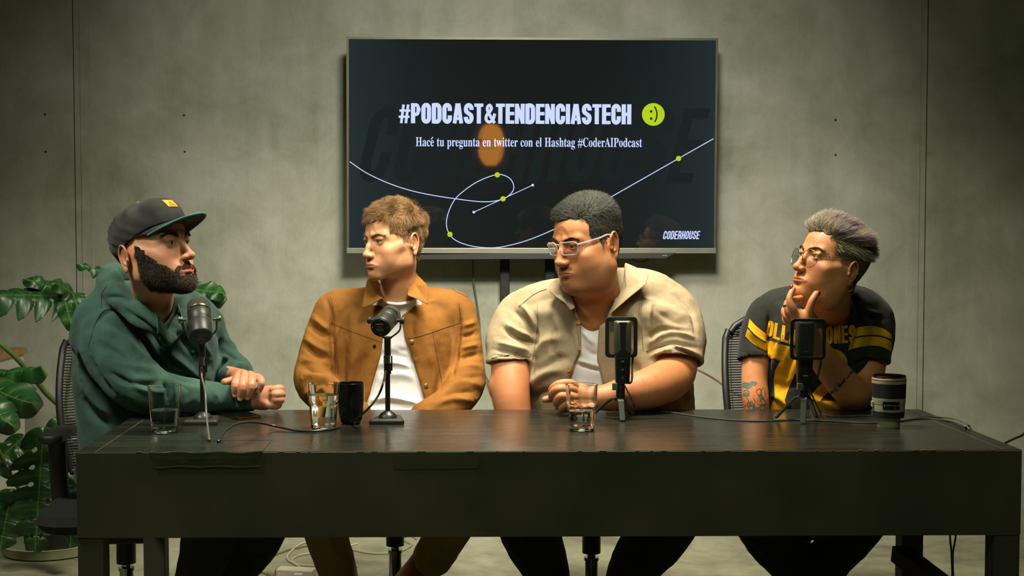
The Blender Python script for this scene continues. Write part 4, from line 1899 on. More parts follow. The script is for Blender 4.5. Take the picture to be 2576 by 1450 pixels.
def glasses(hd, parent, rim_pts, rim_r, frame_m, yf, zc, tilt, temple_r, name='glasses', temple_w=None, flat=1.0, wrap=0.25, half=0.034, hinge_z=0.0, tip=(0.077, -0.030, 0.004), ear_d=0.010):
    """rim_pts: outline (x,z) of one lens about its own centre"""
    def lp(sx, x, z):
        X = sx * (half + x)
        return hd.wp(X, yf - wrap * abs(X) ** 1.0 * abs(X) / 0.06 - tilt * z * -1, zc + z)
    b = MB()
    rimL = []
    for sx in (-1, 1):
        pts = [lp(sx, x, z) for x, z in rim_pts]
        pts.append(pts[0])
        pts.append(pts[1])
        b.tube(pts, rim_r, 8, caps=False, flat=flat)
    # bridge
    inner = min(p[0] for p in rim_pts)
    zi = [p[1] for p in rim_pts if p[0] == inner][0]
    q = [lp(-1, inner, zi + 0.004), lp(-1, inner * 0.5 - half * 0.5, zi + 0.0065), lp(1, inner * 0.5 - half * 0.5, zi + 0.0065), lp(1, inner, zi + 0.004)]
    b.tube(spline([tuple(p) for p in q], 4), rim_r * 0.9, 8)
    g = b.build('glasses', frame_m, parent, smooth=True)
    outer = max(p[0] for p in rim_pts)
    for sx in (-1, 1):
        b = MB()
        h0 = lp(sx, outer, hinge_z)
        tp_ = [h0, hd.wp(sx * (half + outer + 0.005), yf - 0.022, zc + hinge_z), hd.wp(sx * (tip[0] - 0.001), 0.025, tip[2] * 0.6 + (zc + hinge_z) * 0.4 + 0.002), hd.wp(sx * tip[0], tip[1] + 0.02, tip[2] + 0.004), hd.wp(sx * (tip[0] + 0.001), tip[1], tip[2] - ear_d * 0.3), hd.wp(sx * tip[0], tip[1] - 0.012, tip[2] - ear_d - 0.012)]
        b.tube(spline([tuple(p) for p in tp_], 6), temple_r, 8, flat=temple_w or 1.0)
        b.build('temple', frame_m, g, smooth=True)
    for sx in (-1, 1):
        pts = [lp(sx, x * 0.97, z * 0.97) for x, z in rim_pts]
        c = sum(pts, Vector((0, 0, 0))) / len(pts)
        n = len(pts)
        raw_mesh('lens', [tuple(p) for p in pts] + [tuple(c)], [(i, (i + 1) % n, n) for i in range(n)], LENS, g)
    return g


# ================================================================== man in the tan jacket
rng = np.random.RandomState(11)
SK2 = skin_mat('skin_fair', (192, 144, 100), (184, 98, 68), rough=0.46, stub=(120, 90, 58))
P2 = Person((PX(985, 900, 4.3).x, 4.42, 0), 'person with short sandy hair in an open tan suede jacket over a white tee')
hd = head_at((918, 642), 4.15, -50, -2, 2, 1.0)
h2 = hd
nb = PX(1000, 770, 4.29)
n1 = hd.wp(0.0, -0.012, -0.065)
n1b = hd.wp(0.0, -0.025, -0.03)


def stub2(L):
    x, y, z = np.abs(L[:, 0]), L[:, 1], L[:, 2]
    s = np.clip((-0.045 - z) / 0.02, 0, 1) * np.clip((z + 0.135) / 0.02, 0, 1) * np.clip((y + 0.0) / 0.02, 0, 1)
    s = s * np.where((x < 0.028) & (z > -0.062) & (y < 0.0), 0, 1)
    return s * 0.32


make_head(P2, hd, dict(width=0.95, jaw=0.90, nose=0.92, lips=0.95, eye_open=0.85, brow=1.05, ear=1.03, cheek=1.0), 0.0015,
          neck=[(n1b, n1, 0.050, 0.050, 0.02), (n1, nb, 0.050, 0.058, 0.02)], zlo=-0.25, beard=stub2)
# torso and arms of the body under the clothes, hands in the lap
d2 = 4.36
f = Field((nb.x - 0.30, 4.06, 0.40), (nb.x + 0.30, 4.60, 1.10), 0.009)
f.cone(nb, PX(1000, 830, 4.34), 0.055, 0.10, 0.03)
f.ell(PX(1000, 870, 4.38), (0.17, 0.105, 0.16), 0.05)
f.ell(PX(995, 1040, 4.38), (0.155, 0.11, 0.17), 0.05)
P2.field_piece(f)
P2.build(SK2)
p2 = P2.o

# --- white tee
rows = []
for py, xl, xr, dd, hb in ((765, 935, 1062, 4.33, 0.085), (800, 880, 1110, 4.35, 0.110), (860, 850, 1130, 4.36, 0.128), (930, 850, 1130, 4.365, 0.135),
                           (990, 850, 1128, 4.365, 0.14), (1050, 850, 1130, 4.36, 0.15), (1150, 850, 1135, 4.36, 0.155)):
    a, c = PX(xl, py, dd), PX(xr, py, dd)
    rows.append((a.z, (a.x + c.x) / 2, dd, (c.x - a.x) / 2, hb))
ROW2 = rows
f = Field((nb.x - 0.30, 4.10, 0.62), (nb.x + 0.30, 4.62, 1.14), 0.0042)
f.loft(rows, 0.0)
NC = PX(1003, 746, 4.265)
f.cone(NC + Vector((0, 0.0, -0.004)), PX(998, 800, 4.33), 0.053, 0.095, 0.03)
f.op(lambda X, Y, Z: 0 * X + (NC.z + 0.002) + 0.42 * (Y - NC.y) - Z, nb - Vector((0.2, 0.2, 0.05)), nb + Vector((0.2, 0.2, 0.2)), 0.002, 'sub')
tee_f = [([(955, 900), (985, 893), (1030, 905)], 9, -5), ([(950, 915), (1000, 912), (1040, 925)], 8, 5), ([(960, 945), (1000, 940), (1050, 950)], 12, 3),
         ([(930, 1010), (980, 1000), (1040, 1012), (1070, 1022)], 7, 5), ([(925, 1022), (975, 1015), (1030, 1026)], 6, -4), ([(1000, 880), (1030, 885)], 6, -3)]
cloth('t_shirt', f, WHITE, p2, tee_f, rip=0.0016)
b = MB()
ring = [NC + Vector((0.0545 * math.cos(2 * PI * k / 32), 0.0545 * math.sin(2 * PI * k / 32), 0.002 + 0.42 * 0.0545 * math.sin(2 * PI * k / 32))) for k in range(33)]
b.tube(ring, 0.0042, 8, caps=False)
b.build('neck_band', WHITE, p2, smooth=True)

# --- suede jacket
SUEDE = cloth_mat('tan_suede', (100, 64, 20), (142, 94, 37), scale=7, weave=420, wb=0.2, rough=0.86, sheen=0.0)
SUEDE_S = mat('tan_seam', (104, 58, 18), 0.8)
f = Field((PX(745, 900, 4.3).x - 0.03, 4.02, 0.55), (PX(1225, 900, 4.3).x + 0.03, 4.66, 1.16), 0.0042)
jr = [(z, cx, cy, a + 0.014, b_ + 0.012) for (z, cx, cy, a, b_) in ROW2]
f.loft(jr, 0.0)
shL, shR = PX(838, 778, 4.37), PX(1152, 782, 4.39)
f.cone(PX(990, 765, 4.36), PX(855, 768, 4.37), 0.060, 0.050, 0.04)
f.cone(PX(1010, 762, 4.36), PX(1140, 770, 4.39), 0.060, 0.052, 0.04)
f.poly_cut([(PX(x, y, 4.2).x, PX(x, y, 4.2).z) for x, y in ((985, 700), (1005, 742), (1004, 790), (1016, 850), (1050, 950), (1076, 1045), (1080, 1120), (905, 1120), (915, 1035), (938, 960), (957, 890), (968, 800), (962, 748), (975, 700))],
           3.9, 4.34, 0.006)
f.limb([PX(840, 785, 4.37), PX(815, 850, 4.36), PX(797, 915, 4.33), PX(792, 960, 4.29), PX(828, 1000, 4.18), PX(895, 1045, 4.08)], [0.062, 0.063, 0.062, 0.064, 0.058, 0.048], 0.014)
f.limb([PX(1148, 790, 4.39), PX(1163, 850, 4.38), PX(1172, 920, 4.35), PX(1172, 965, 4.30), PX(1140, 1010, 4.20), PX(1070, 1050, 4.10)], [0.062, 0.060, 0.058, 0.060, 0.056, 0.047], 0.014)
# trunk falls open over the lap
jf = [([(818, 745), (835, 800), (836, 860), (842, 930), (846, 975)], 5, -7), ([(1153, 760), (1157, 820), (1147, 900), (1138, 950)], 5, -7),
      ([(775, 815), (800, 835), (826, 850)], 7, -6), ([(790, 800), (815, 822), (830, 832)], 6, 5), ([(768, 850), (800, 875), (830, 890)], 7, 6), ([(765, 868), (795, 893), (826, 905)], 6, -6),
      ([(760, 905), (790, 915), (826, 922)], 7, 6), ([(760, 925), (795, 935), (835, 942)], 6, -7), ([(765, 950), (800, 948), (840, 960)], 8, 6), ([(775, 975), (810, 962), (845, 975)], 6, -6),
      ([(765, 1000), (800, 980), (830, 985)], 7, 5), ([(1163, 820), (1183, 815), (1195, 810)], 5, 4), ([(1160, 850), (1180, 845), (1200, 838)], 6, -5), ([(1158, 880), (1180, 872), (1203, 868)], 6, 5),
      ([(1155, 905), (1185, 895), (1208, 892)], 6, -6), ([(1140, 935), (1180, 925), (1212, 925)], 6, 6), ([(1130, 955), (1170, 945), (1215, 950)], 6, -6), ([(1120, 975), (1160, 965), (1215, 972)], 7, 6),
      ([(1100, 1000), (1150, 985), (1200, 990)], 7, -6), ([(1090, 1020), (1140, 1005), (1195, 1010)], 7, 5), ([(880, 760), (890, 850), (880, 930)], 10, 3), ([(870, 850), (862, 920), (868, 990)], 8, -4),
      ([(930, 870), (905, 940), (890, 1000)], 9, -4), ([(910, 860), (885, 930), (880, 1000)], 9, 4), ([(1040, 800), (1035, 840), (1045, 900)], 9, 4), ([(1100, 850), (1110, 930), (1100, 1000)], 9, -3), ([(1080, 870), (1090, 940), (1085, 1010)], 9, 3)]
jo, V, Fq = cloth('jacket', f, SUEDE, p2, jf, rip=0.0022)
bv = bvh_of(V, Fq)
# yoke seams, front seams, armhole seams
for pts in ([(833, 811), (855, 822), (900, 840), (962, 862)], [(1158, 812), (1110, 828), (1060, 845), (1019, 853)], [(1019, 853), (1050, 940), (1077, 1032)],
            [(832, 745), (842, 800), (842, 900), (846, 975)], [(1155, 765), (1160, 812), (1150, 900), (1142, 938)], [(1088, 834), (1100, 900), (1118, 1000)], [(802, 742), (850, 725), (900, 716)], [(1176, 748), (1120, 722), (1078, 712)]):
    seam(pts, 0.0010, bv, 'seam', SUEDE_S, jo)
# collar flaps
flap('collar', dens([(923, 703, 4.24), (909, 776, 4.20), (935, 768, 4.19), (962, 750, 4.19), (971, 765, 4.20), (978, 752, 4.25), (962, 722, 4.27), (945, 700, 4.27)]), 0, SUEDE, jo)
flap('collar', dens([(1037, 672, 4.31), (1052, 694, 4.27), (1074, 716, 4.22), (1078, 768, 4.19), (1050, 754, 4.19), (1024, 744, 4.19), (1028, 715, 4.24), (1034, 690, 4.29)]), 0, SUEDE, jo)
snap = mat('brass_snap', (150, 130, 96), 0.35, 0.8)
for px, py in ((1036, 861), (1072, 971)):
    p = PX(px, py, 4.0)
    dr = (p - Vector((0, 0, CZ))).normalized()
    loc, nor, _, _ = bv.ray_cast(Vector((0, 0, CZ)), dr)
    b = MB()
    b.lathe([(0, 0.0035), (0.004, 0.0034), (0.0068, 0.002), (0.0072, 0), (0.0072, -0.002)], loc, 20, axis=nor if nor.dot(dr) < 0 else -nor)
    b.build('snap_button', snap, jo, smooth=True)
loc, nor, _, _ = bv.ray_cast(Vector((0, 0, CZ)), (PX(942, 872, 4.0) - Vector((0, 0, CZ))).normalized())
if loc:
    b = MB()
    b.lathe([(0.002, 0.003), (0.0045, 0.003), (0.0055, 0), (0.0055, -0.002)], loc, 16, axis=(0, -1, 0))
    b.build('snap_socket', mat('dark_snap', (40, 44, 40), 0.3, 0.7), jo, smooth=True)

# --- trousers: hips, thighs, calves (one leg crossed)
TAN = cloth_mat('khaki_twill', (128, 110, 60), (160, 140, 84), scale=9, rough=0.85)
f = Field((PX(740, 1200, 4.2).x - 0.02, 3.50, 0.06), (PX(1230, 1200, 4.2).x + 0.05, 4.62, 0.68), 0.0075)
f.ell(PX(990, 1170, 4.40), (0.18, 0.16, 0.11), 0.0)
f.limb([PX(930, 1190, 4.35), PX(880, 1210, 4.0), PX(822, 1235, 3.86), PX(818, 1330, 3.92), PX(850, 1440, 3.98), (PX(880, 1500, 4.05).x, 4.08, 0.09)], [0.095, 0.085, 0.072, 0.063, 0.056, 0.052], 0.03)
f.limb([PX(1050, 1190, 4.35), PX(1120, 1215, 4.02), PX(1165, 1250, 3.92), PX(1140, 1320, 3.98), PX(1090, 1400, 4.05)], [0.095, 0.085, 0.072, 0.062, 0.060], 0.03)
cloth('trousers', f, TAN, p2, [([(820, 1350), (860, 1420)], 8, 5), ([(1130, 1350), (1090, 1420)], 9, 5)], rip=0.003)
f = Field((PX(960, 1400, 4.2).x - 0.06, 3.9, 0.0), (PX(1110, 1400, 4.2).x + 0.1, 4.5, 0.45), 0.006)
f.limb([PX(1085, 1400, 4.07), PX(1050, 1440, 4.10), PX(1010, 1490, 4.15), (PX(985, 1500, 4.2).x, 4.12, 0.10)], [0.046, 0.045, 0.044, 0.05], 0.01)
f.cone((PX(985, 1500, 4.2).x, 4.16, 0.065), (PX(930, 1500, 4.2).x, 3.98, 0.05), 0.05, 0.04, 0.03)
cloth('boot', f, mat('brown_leather', (110, 60, 26), 0.5), p2)
f = Field((PX(860, 1500, 4.1).x - 0.1, 3.78, 0.0), (PX(920, 1500, 4.1).x + 0.1, 4.25, 0.22), 0.006)
f.cone((PX(882, 1500, 4.05).x, 4.10, 0.055), (PX(872, 1500, 4.05).x, 3.90, 0.045), 0.052, 0.043, 0.02)
f.cone((PX(882, 1500, 4.05).x, 4.10, 0.055), (PX(882, 1500, 4.05).x, 4.09, 0.13), 0.05, 0.047, 0.02)
cloth('boot', f, MATS['brown_leather'], p2)

# --- eyes, brows, hair
EYE_B = eye_mat('eye_blue_grey', (70, 78, 70))
for sx in (-1, 1):
    make_eye(hd, sx, p2, EYE_B, look=(4, -2))
HAIR2 = hair_mat('sandy_hair', (52, 36, 18), (160, 122, 74))
brow_hair(hd, p2, HAIR2, rng, 300, length=0.006, lift=-0.0045, thick=0.8)


def scalp2(L):
    x, y, z = L[:, 0], L[:, 1], L[:, 2]
    hl = 0.062 + 0.10 * np.clip(np.abs(x) - 0.03, 0, 1) * 0          # front hairline height
    front = (z > 0.058 - 0.5 * np.clip(0.055 - y, 0, 0.02)) & (y > 0.03)
    side = (y <= 0.052) & (z > 0.020 - 1.1 * np.clip(0.028 - y, 0, 0.03) - 0.55 * np.clip(-y, 0, 0.08))
    side &= ~((np.abs(x) > 0.066) & (y > -0.040) & (z < 0.012))
    burn = (np.abs(x) > 0.055) & (y < 0.018) & (y > -0.002) & (z > -0.018)
    back = (y < -0.045) & (z > -0.060)
    ear = (np.abs(x) > 0.0765) & (z < 0.022)
    return (front | side | burn | back) & ~ear


def vol2(L):
    return 0.0010 + 0.0035 * np.clip((L[:, 2] - 0.035) / 0.05, 0, 1) * np.clip((L[:, 1] + 0.10) / 0.06, 0.4, 1)


hair_shell(hd, p2, HAIR2, lambda L: scalp2(L) & ~((L[:, 1] > -0.006) & (L[:, 2] < 0.014)), vol2, noise=0.002, seed=3)


def dir2(P, N):
    top = np.clip((P[:, 2] - 0.050) / 0.045, 0, 1)[:, None]
    a = 1.6 * vnoise(P, 32, 5) * 2
    fwd = np.stack([np.sin(a) + 0.35, 0.9 * np.cos(a), 0.05 + 0 * P[:, 0]], 1)
    down = np.stack([0 * P[:, 0], -0.30 + 0 * P[:, 0], -0.95 + 0 * P[:, 0]], 1)
    frontup = np.clip((P[:, 1] - 0.050) / 0.025, 0, 1)[:, None]
    return N * (0.50 + 0.22 * top) + top * fwd * (1 - 0.35 * frontup) + frontup * np.array([0.45, 0.55, 0.65]) + (1 - top) * down


head_hair(hd, p2, HAIR2, rng, 30000, scalp2, dir2, lambda P: 0.006 + 0.018 * np.clip((P[:, 2] - 0.035) / 0.05, 0, 1), width=0.00036, jit=0.26, seg=5,
          shape=lambda P, N: np.stack([1.1 * vnoise(P, 45, 8) * 2, 0.6 * vnoise(P, 45, 9), -0.35 + 0.5 * vnoise(P, 45, 10)], 1), lift=lambda P: vol2(P) + 0.0004)
# ================================================================== man in the green hoodie
rng = np.random.RandomState(21)
SK1 = skin_mat('skin_olive', (196, 146, 108), (192, 100, 74), rough=0.45, stub=(62, 46, 32))
P1 = Person((PX(350, 900, 4.1).x, 4.20, 0), 'bearded person in a dark cap and green hoodie, hands crossed on the table')
hd = head_at((480, 643), 3.76, 66, 12, 0, 1.07)
h1 = hd
n1 = hd.wp(0.0, -0.015, -0.060)
n0 = hd.wp(0.0, -0.028, -0.020)
nb = PX(384, 772, 3.95)


def stub1(L):
    x, y, z = np.abs(L[:, 0]), L[:, 1], L[:, 2]
    lin = 0.012 - 1.02 * y
    s = np.clip((lin - z) / 0.012, 0, 1) * np.clip((y + 0.004) / 0.012, 0, 1) * np.clip((z + 0.150) / 0.015, 0, 1)
    buz = np.clip((0.03 - y) / 0.02, 0, 1) * np.clip((z - (0.015 + 0.6 * y)) / 0.012, 0, 1)
    nape = np.clip((-0.045 - y) / 0.015, 0, 1) * np.clip((z + 0.07) / 0.02, 0, 1)
    return np.maximum(np.maximum(s, 0.45 * buz), 0.40 * nape)


make_head(P1, hd, dict(width=0.99, jaw=1.0, nose=1.12, nose_w=1.02, lips=1.0, open=0.0016, eye_open=1.0, brow=1.05, ear=1.08, ear_back=0.012, ear_up=-0.004, ear_out=0.006, fat=0.0, nose_up=0.001), 0.0016,
          neck=[(n0, n1, 0.060, 0.060, 0.02), (n1, nb, 0.060, 0.056, 0.02)], zlo=-0.24, beard=stub1)
f = Field((PX(350, 900, 4.1).x - 0.24, 3.84, 0.45), (PX(350, 900, 4.1).x + 0.26, 4.36, 1.08), 0.01)
f.cone(nb, PX(370, 870, 4.12), 0.054, 0.07, 0.03)
f.ell(PX(365, 910, 4.10), (0.15, 0.09, 0.14), 0.05)
f.ell(PX(345, 1060, 4.12), (0.15, 0.12, 0.17), 0.05)
P1.field_piece(f)


# near hand: loosely closed, pointing along the table
f = hand_field([PX(600, 1000, 3.88), PX(716, 1000, 3.90)], 0.05)
f.limb([PX(590, 1008, 3.89), PX(632, 1006, 3.89), PX(655, 1003, 3.89)], [0.031, 0.029, 0.030], 0.0)
f.ell(PX(668, 1001, 3.888), (0.030, 0.024, 0.031), 0.018)
f.ell(PX(684, 999, 3.888), (0.026, 0.022, 0.031), 0.014)
kn = [((693, 980, 3.872), (707, 979, 3.885), (707, 990, 3.915)), ((695, 993, 3.862), (709, 992, 3.880), (706, 1000, 3.915)), ((694, 1006, 3.862), (707, 1006, 3.878), (702, 1012, 3.915)), ((688, 1018, 3.868), (700, 1019, 3.882), (696, 1021, 3.915))]
for a, b_, c in kn:
    f.limb([PX(676, (a[1] + 1000) / 2, 3.88), PX(*a), PX(*b_), PX(*c)], [0.0105, 0.0118, 0.0108, 0.0095], 0.0035, 4)
f.limb([PX(660, 1012, 3.87), PX(680, 1020, 3.865), PX(694, 1022, 3.885)], [0.013, 0.012, 0.0105], 0.006, 4)


P1.field_piece(f, 2, skin_noise)
# far hand laid over that wrist
f = hand_field([PX(552, 960, 3.86), PX(668, 960, 3.94), PX(610, 1012, 3.86)], 0.045)
f.limb([PX(575, 945, 3.975), PX(590, 948, 3.955), PX(605, 950, 3.93)], [0.027, 0.026, 0.024], 0.0)
f.ell(PX(614, 953, 3.915), (0.038, 0.022, 0.020), 0.016)
dg = [((600, 944, 3.888), (592, 968, 3.842), (592, 991, 3.846)), ((614.5, 943, 3.882), (610, 972, 3.836), (605.5, 1000, 3.843)),
      ((631, 945, 3.882), (633, 970, 3.836), (624, 998, 3.845)), ((647, 949, 3.888), (658, 962, 3.846), (652, 982, 3.848))]
for i, (a, b_, c) in enumerate(dg):
    r0 = (0.0122, 0.0124, 0.0118, 0.0108)[i]
    f.limb([PX((a[0] + 612) / 2, a[1] + 3, 3.905), PX(*a), PX(*b_), PX(*c)], [r0 * 0.95, r0, r0 * 0.98, r0 * 0.82], 0.0022, 5)
f.limb([PX(600, 953, 3.91), PX(583, 957, 3.885), PX(565, 962, 3.872)], [0.013, 0.0108, 0.0105], 0.006, 5)
P1.field_piece(f, 2, skin_noise)
P1.build(SK1)
p1 = P1.o
for (a, b_, c), r0 in zip(dg, (0.0122, 0.0124, 0.0118, 0.0108)):
    t_ = (PX(*c) - PX(*b_)).normalized()
    nr = Vector((0, -1, 0.15))
    nr = (nr - t_ * nr.dot(t_)).normalized()
    nail(PX(*c) + nr * r0 * 0.80 + t_ * 0.003, nr, t_, r0 * 0.52, 0.0052, 'fingernail', NAIL, p1)

# --- hoodie
GREEN = cloth_mat('green_fleece', (34, 58, 50), (68, 97, 83), scale=8, weave=700, wb=0.22, rough=0.95, sheen=0.2)
f = Field((PX(180, 900, 4.2).x - 0.05, 3.70, 0.50), (PX(660, 900, 4.2).x + 0.03, 4.46, 1.22), 0.0045)
rows = []
for py, xl, xr, dd, hb in ((742, 262, 482, 4.00, 0.075), (765, 232, 500, 4.02, 0.105), (800, 212, 528, 4.03, 0.125), (850, 196, 548, 4.05, 0.145), (900, 190, 545, 4.07, 0.155), (960, 190, 540, 4.08, 0.16),
                           (1010, 195, 522, 4.09, 0.16), (1060, 203, 500, 4.10, 0.16), (1110, 208, 490, 4.11, 0.165), (1180, 205, 490, 4.12, 0.17), (1240, 210, 490, 4.12, 0.165)):
    a, c = PX(xl, py, dd), PX(xr, py, dd)
    rows.append((a.z, (a.x + c.x) / 2, dd, (c.x - a.x) / 2, hb))
f.loft(rows, 0.0)
# shoulders
f.limb([PX(360, 765, 3.98), PX(300, 772, 3.96), PX(258, 800, 3.95), PX(238, 850, 3.93)], [0.07, 0.07, 0.075, 0.07], 0.04)
f.limb([PX(430, 768, 4.02), PX(480, 786, 4.08), PX(512, 820, 4.12)], [0.06, 0.062, 0.062], 0.03)
# near arm
f.limb([PX(262, 820, 3.93), PX(285, 890, 3.87), PX(330, 950, 3.82), PX(385, 986, 3.80), PX(450, 995, 3.83), PX(520, 1000, 3.865), PX(585, 1004, 3.885), PX(602, 1005, 3.888)],
       [0.078, 0.082, 0.078, 0.066, 0.054, 0.047, 0.041, 0.038], 0.012, 6)
f.limb([PX(598, 1006, 3.888), PX(620, 1006, 3.89), PX(637, 1005, 3.89)], [0.037, 0.034, 0.033], 0.002)
# far arm
f.limb([PX(505, 818, 4.12), PX(530, 872, 4.15), PX(566, 915, 4.14), PX(596, 938, 4.07), PX(585, 946, 4.00), PX(578, 948, 3.975)], [0.066, 0.062, 0.055, 0.048, 0.040, 0.036], 0.010, 6)
# hood bunched round the neck
f.limb([PX(430, 775, 4.03), PX(350, 705, 4.09), PX(290, 690, 4.05), PX(272, 712, 3.97), PX(300, 748, 3.88), PX(345, 785, 3.83), PX(392, 822, 3.81), PX(418, 858, 3.825)], [0.030, 0.036, 0.034, 0.034, 0.034, 0.030, 0.024, 0.014], 0.016, 6)
f.limb([PX(300, 690, 4.02), PX(276, 684, 3.99), PX(290, 700, 3.93)], [0.022, 0.022, 0.018], 0.02)
f.limb([PX(430, 770, 4.02), PX(462, 762, 3.97), PX(470, 790, 3.91), PX(445, 825, 3.86), PX(424, 858, 3.835)], [0.03, 0.027, 0.025, 0.022, 0.012], 0.014, 6)
f.cone(hd.wp(0, -0.015, -0.05), PX(390, 782, 3.93), 0.067, 0.046, 0.010, mode='sub')
hf = [([(262, 800), (320, 830), (368, 880), (400, 935)], 9, -9), ([(280, 785), (340, 815), (385, 865), (415, 925)], 7, 7), ([(310, 780), (365, 815), (410, 870), (438, 930)], 6, -6),
      ([(240, 815), (262, 790), (290, 782)], 4, -4), ([(255, 830), (300, 850), (345, 895)], 9, 6), ([(235, 860), (290, 885), (345, 930)], 10, -6), ([(300, 905), (350, 925), (400, 935)], 9, 5),
      ([(225, 890), (245, 950), (290, 1000)], 9, -7), ([(270, 935), (330, 965), (385, 965), (402, 950)], 7, -7), ([(320, 960), (375, 985), (420, 985)], 7, 6), ([(405, 960), (420, 975), (425, 1010)], 6, -7),
      ([(430, 955), (445, 975), (448, 1005)], 6, 5), ([(460, 965), (475, 985), (472, 1015)], 7, -4), ([(400, 905), (430, 935), (470, 955), (520, 965)], 8, -6), ([(395, 880), (440, 900), (500, 955)], 10, 8),
      ([(390, 835), (425, 900), (470, 945)], 9, -6), ([(440, 830), (480, 880), (530, 930)], 8, -7), ([(468, 800), (500, 850), (530, 900)], 8, 6), ([(548, 820), (556, 870), (552, 920)], 6, -7),
      ([(558, 880), (590, 900), (612, 905)], 5, -6), ([(560, 895), (595, 915), (620, 918)], 5, 5), ([(556, 910), (590, 925), (625, 932)], 5, -5), ([(565, 850), (585, 870), (598, 880)], 6, 4),
      ([(210, 960), (240, 1010), (290, 1050)], 10, 6), ([(205, 1000), (235, 1045), (280, 1075)], 9, -6), ([(300, 1000), (350, 1030), (400, 1040)], 8, -5), ([(540, 985), (550, 1005), (545, 1025)], 6, 4),
      ([(585, 980), (592, 1005), (590, 1030)], 4, -5), ([(345, 760), (300, 745), (262, 752)], 6, -6), ([(200, 860), (205, 930), (215, 990)], 8, 4), ([(300, 715), (340, 745), (390, 790)], 6, -4)]
ho, V, Fq = cloth('hoodie', f, GREEN, p1, hf, rip=0.0028)
bv1 = bvh_of(V, Fq)
GSEAM = mat('green_seam', (24, 54, 40), 0.9)
for pts in ([(222, 875), (240, 815), (262, 782), (300, 775)], [(255, 775), (257, 740), (268, 722)], [(612, 980), (618, 1005), (612, 1032)]):
    seam(pts, 0.0008, bv1, 'seam', GSEAM, ho)
GCORD = cloth_mat('green_cord', (36, 66, 54), (66, 104, 86), scale=60, weave=900, rough=0.9)
for pts, kn_ in (([(386, 778), (398, 825), (403, 860), (403.5, 879), (408, 902)], (403.5, 880)), ([(452, 768), (458, 800), (469, 847), (480, 885), (488, 908)], (480, 886))):
    o = seam(pts, 0.0026, bv1, 'drawstring', GCORD, ho, lift=0.005)
    loc, nor, _, _ = bv1.ray_cast(Vector((0, 0, CZ)), (PX(kn_[0], kn_[1], 4.0) - Vector((0, 0, CZ))).normalized())
    if loc and o:
        b = MB()
        b.ball(loc + nor * 0.006, (0.0065, 0.006, 0.006), 12, 8)
        b.build('knot', GCORD, o, smooth=True)

# --- jeans
DEN = cloth_mat('dark_denim', (26, 26, 26), (42, 42, 38), scale=12, rough=0.85)
f = Field((PX(400, 1200, 4.2).x - 0.26, 3.50, 0.06), (PX(780, 1200, 4.2).x + 0.02, 4.40, 0.62), 0.0085)
f.ell(PX(350, 1190, 4.14), (0.19, 0.17, 0.10), 0.0)
f.limb([PX(420, 1195, 4.10), PX(560, 1215, 3.92), PX(665, 1240, 3.80), PX(640, 1360, 3.92), PX(570, 1460, 4.00), (PX(545, 1500, 4.05).x, 4.02, 0.09)], [0.10, 0.092, 0.085, 0.075, 0.062, 0.056], 0.03)
f.limb([PX(330, 1200, 4.02), PX(430, 1225, 3.85), PX(530, 1250, 3.74), PX(520, 1370, 3.82), PX(490, 1480, 3.90), (PX(478, 1500, 3.95).x, 3.92, 0.09)], [0.10, 0.09, 0.083, 0.072, 0.060, 0.056], 0.03)
cloth('jeans', f, DEN, p1, [([(560, 1350), (500, 1450)], 8, 6)], rip=0.003)
for x, y in ((PX(478, 1500, 3.95).x, 3.92), (PX(545, 1500, 4.05).x, 4.02)):
    f = Field((x - 0.10, y - 0.30, 0.0), (x + 0.12, y + 0.12, 0.2), 0.007)
    f.cone((x, y + 0.02, 0.052), (x + 0.02, y - 0.16, 0.045), 0.050, 0.042, 0.02)
    f.cone((x, y + 0.02, 0.052), (x, y, 0.12), 0.050, 0.045, 0.02)
    cloth('shoe', f, SHOE, p1)

# --- beard, brows, eyes
BEARD = hair_mat('dark_beard', (18, 14, 9), (92, 70, 44))


def bmask(L):
    x, y, z = np.abs(L[:, 0]), L[:, 1], L[:, 2]
    lin = 0.016 - 1.10 * y
    m = (z < lin) & (y > 0.002) & (z > -0.150)
    mous = (y > 0.070) & (x < 0.036) & (z < -0.0525 - 0.30 * x) & (z > -0.0665 - 0.5 * np.clip(x - 0.018, 0, 1))
    lips = (y > 0.074) & (x < 0.027) & (z < -0.0660) & (z > -0.0860)
    chinlow = (z < -0.086) & (y > 0.0)
    nose = (y > 0.088) & (z > -0.056)
    cheek = (x > 0.0) & (z > -0.058) & (y > 0.060) & (x < 0.060)
    under = (z < -0.108) & (y < 0.030)
    return ((m & ~cheek) | mous | chinlow) & ~lips & ~nose & ~under


def bvol(L):
    x, y, z = np.abs(L[:, 0]), L[:, 1], L[:, 2]
    return 0.0008 + 0.0055 * np.clip((-0.050 - z) / 0.05, 0, 1) * np.clip((y - 0.01) / 0.05, 0, 1) * np.where((x < 0.032) & (z > -0.092) & (y > 0.07), 0.15, 1)


hair_shell(hd, p1, BEARD, bmask, bvol, name='beard', noise=0.0018, seed=5)
bo = p1.children[-1] if p1.children else None


def bdir(P, N):
    return N * 0.55 + np.array([0, 0.12, -0.9]) + np.stack([0.2 * np.sign(P[:, 0]) * (np.abs(P[:, 0]) < 0.03), 0 * P[:, 0], 0 * P[:, 0]], 1)


head_hair(hd, p1, BEARD, rng, 15000, bmask, bdir, lambda P: 0.0045 + 0.0045 * np.clip((-0.06 - P[:, 2]) / 0.04, 0, 1), width=0.00036, name='beard_hair', jit=0.28, seg=3, lift=lambda P: bvol(P) - 0.0006)
brow_hair(hd, p1, BEARD, rng, 620, length=0.0085, lift=-0.0010, thick=1.5)
for sx in (-1, 1):
    make_eye(hd, sx, p1, EYE_D, look=(-15, 1))

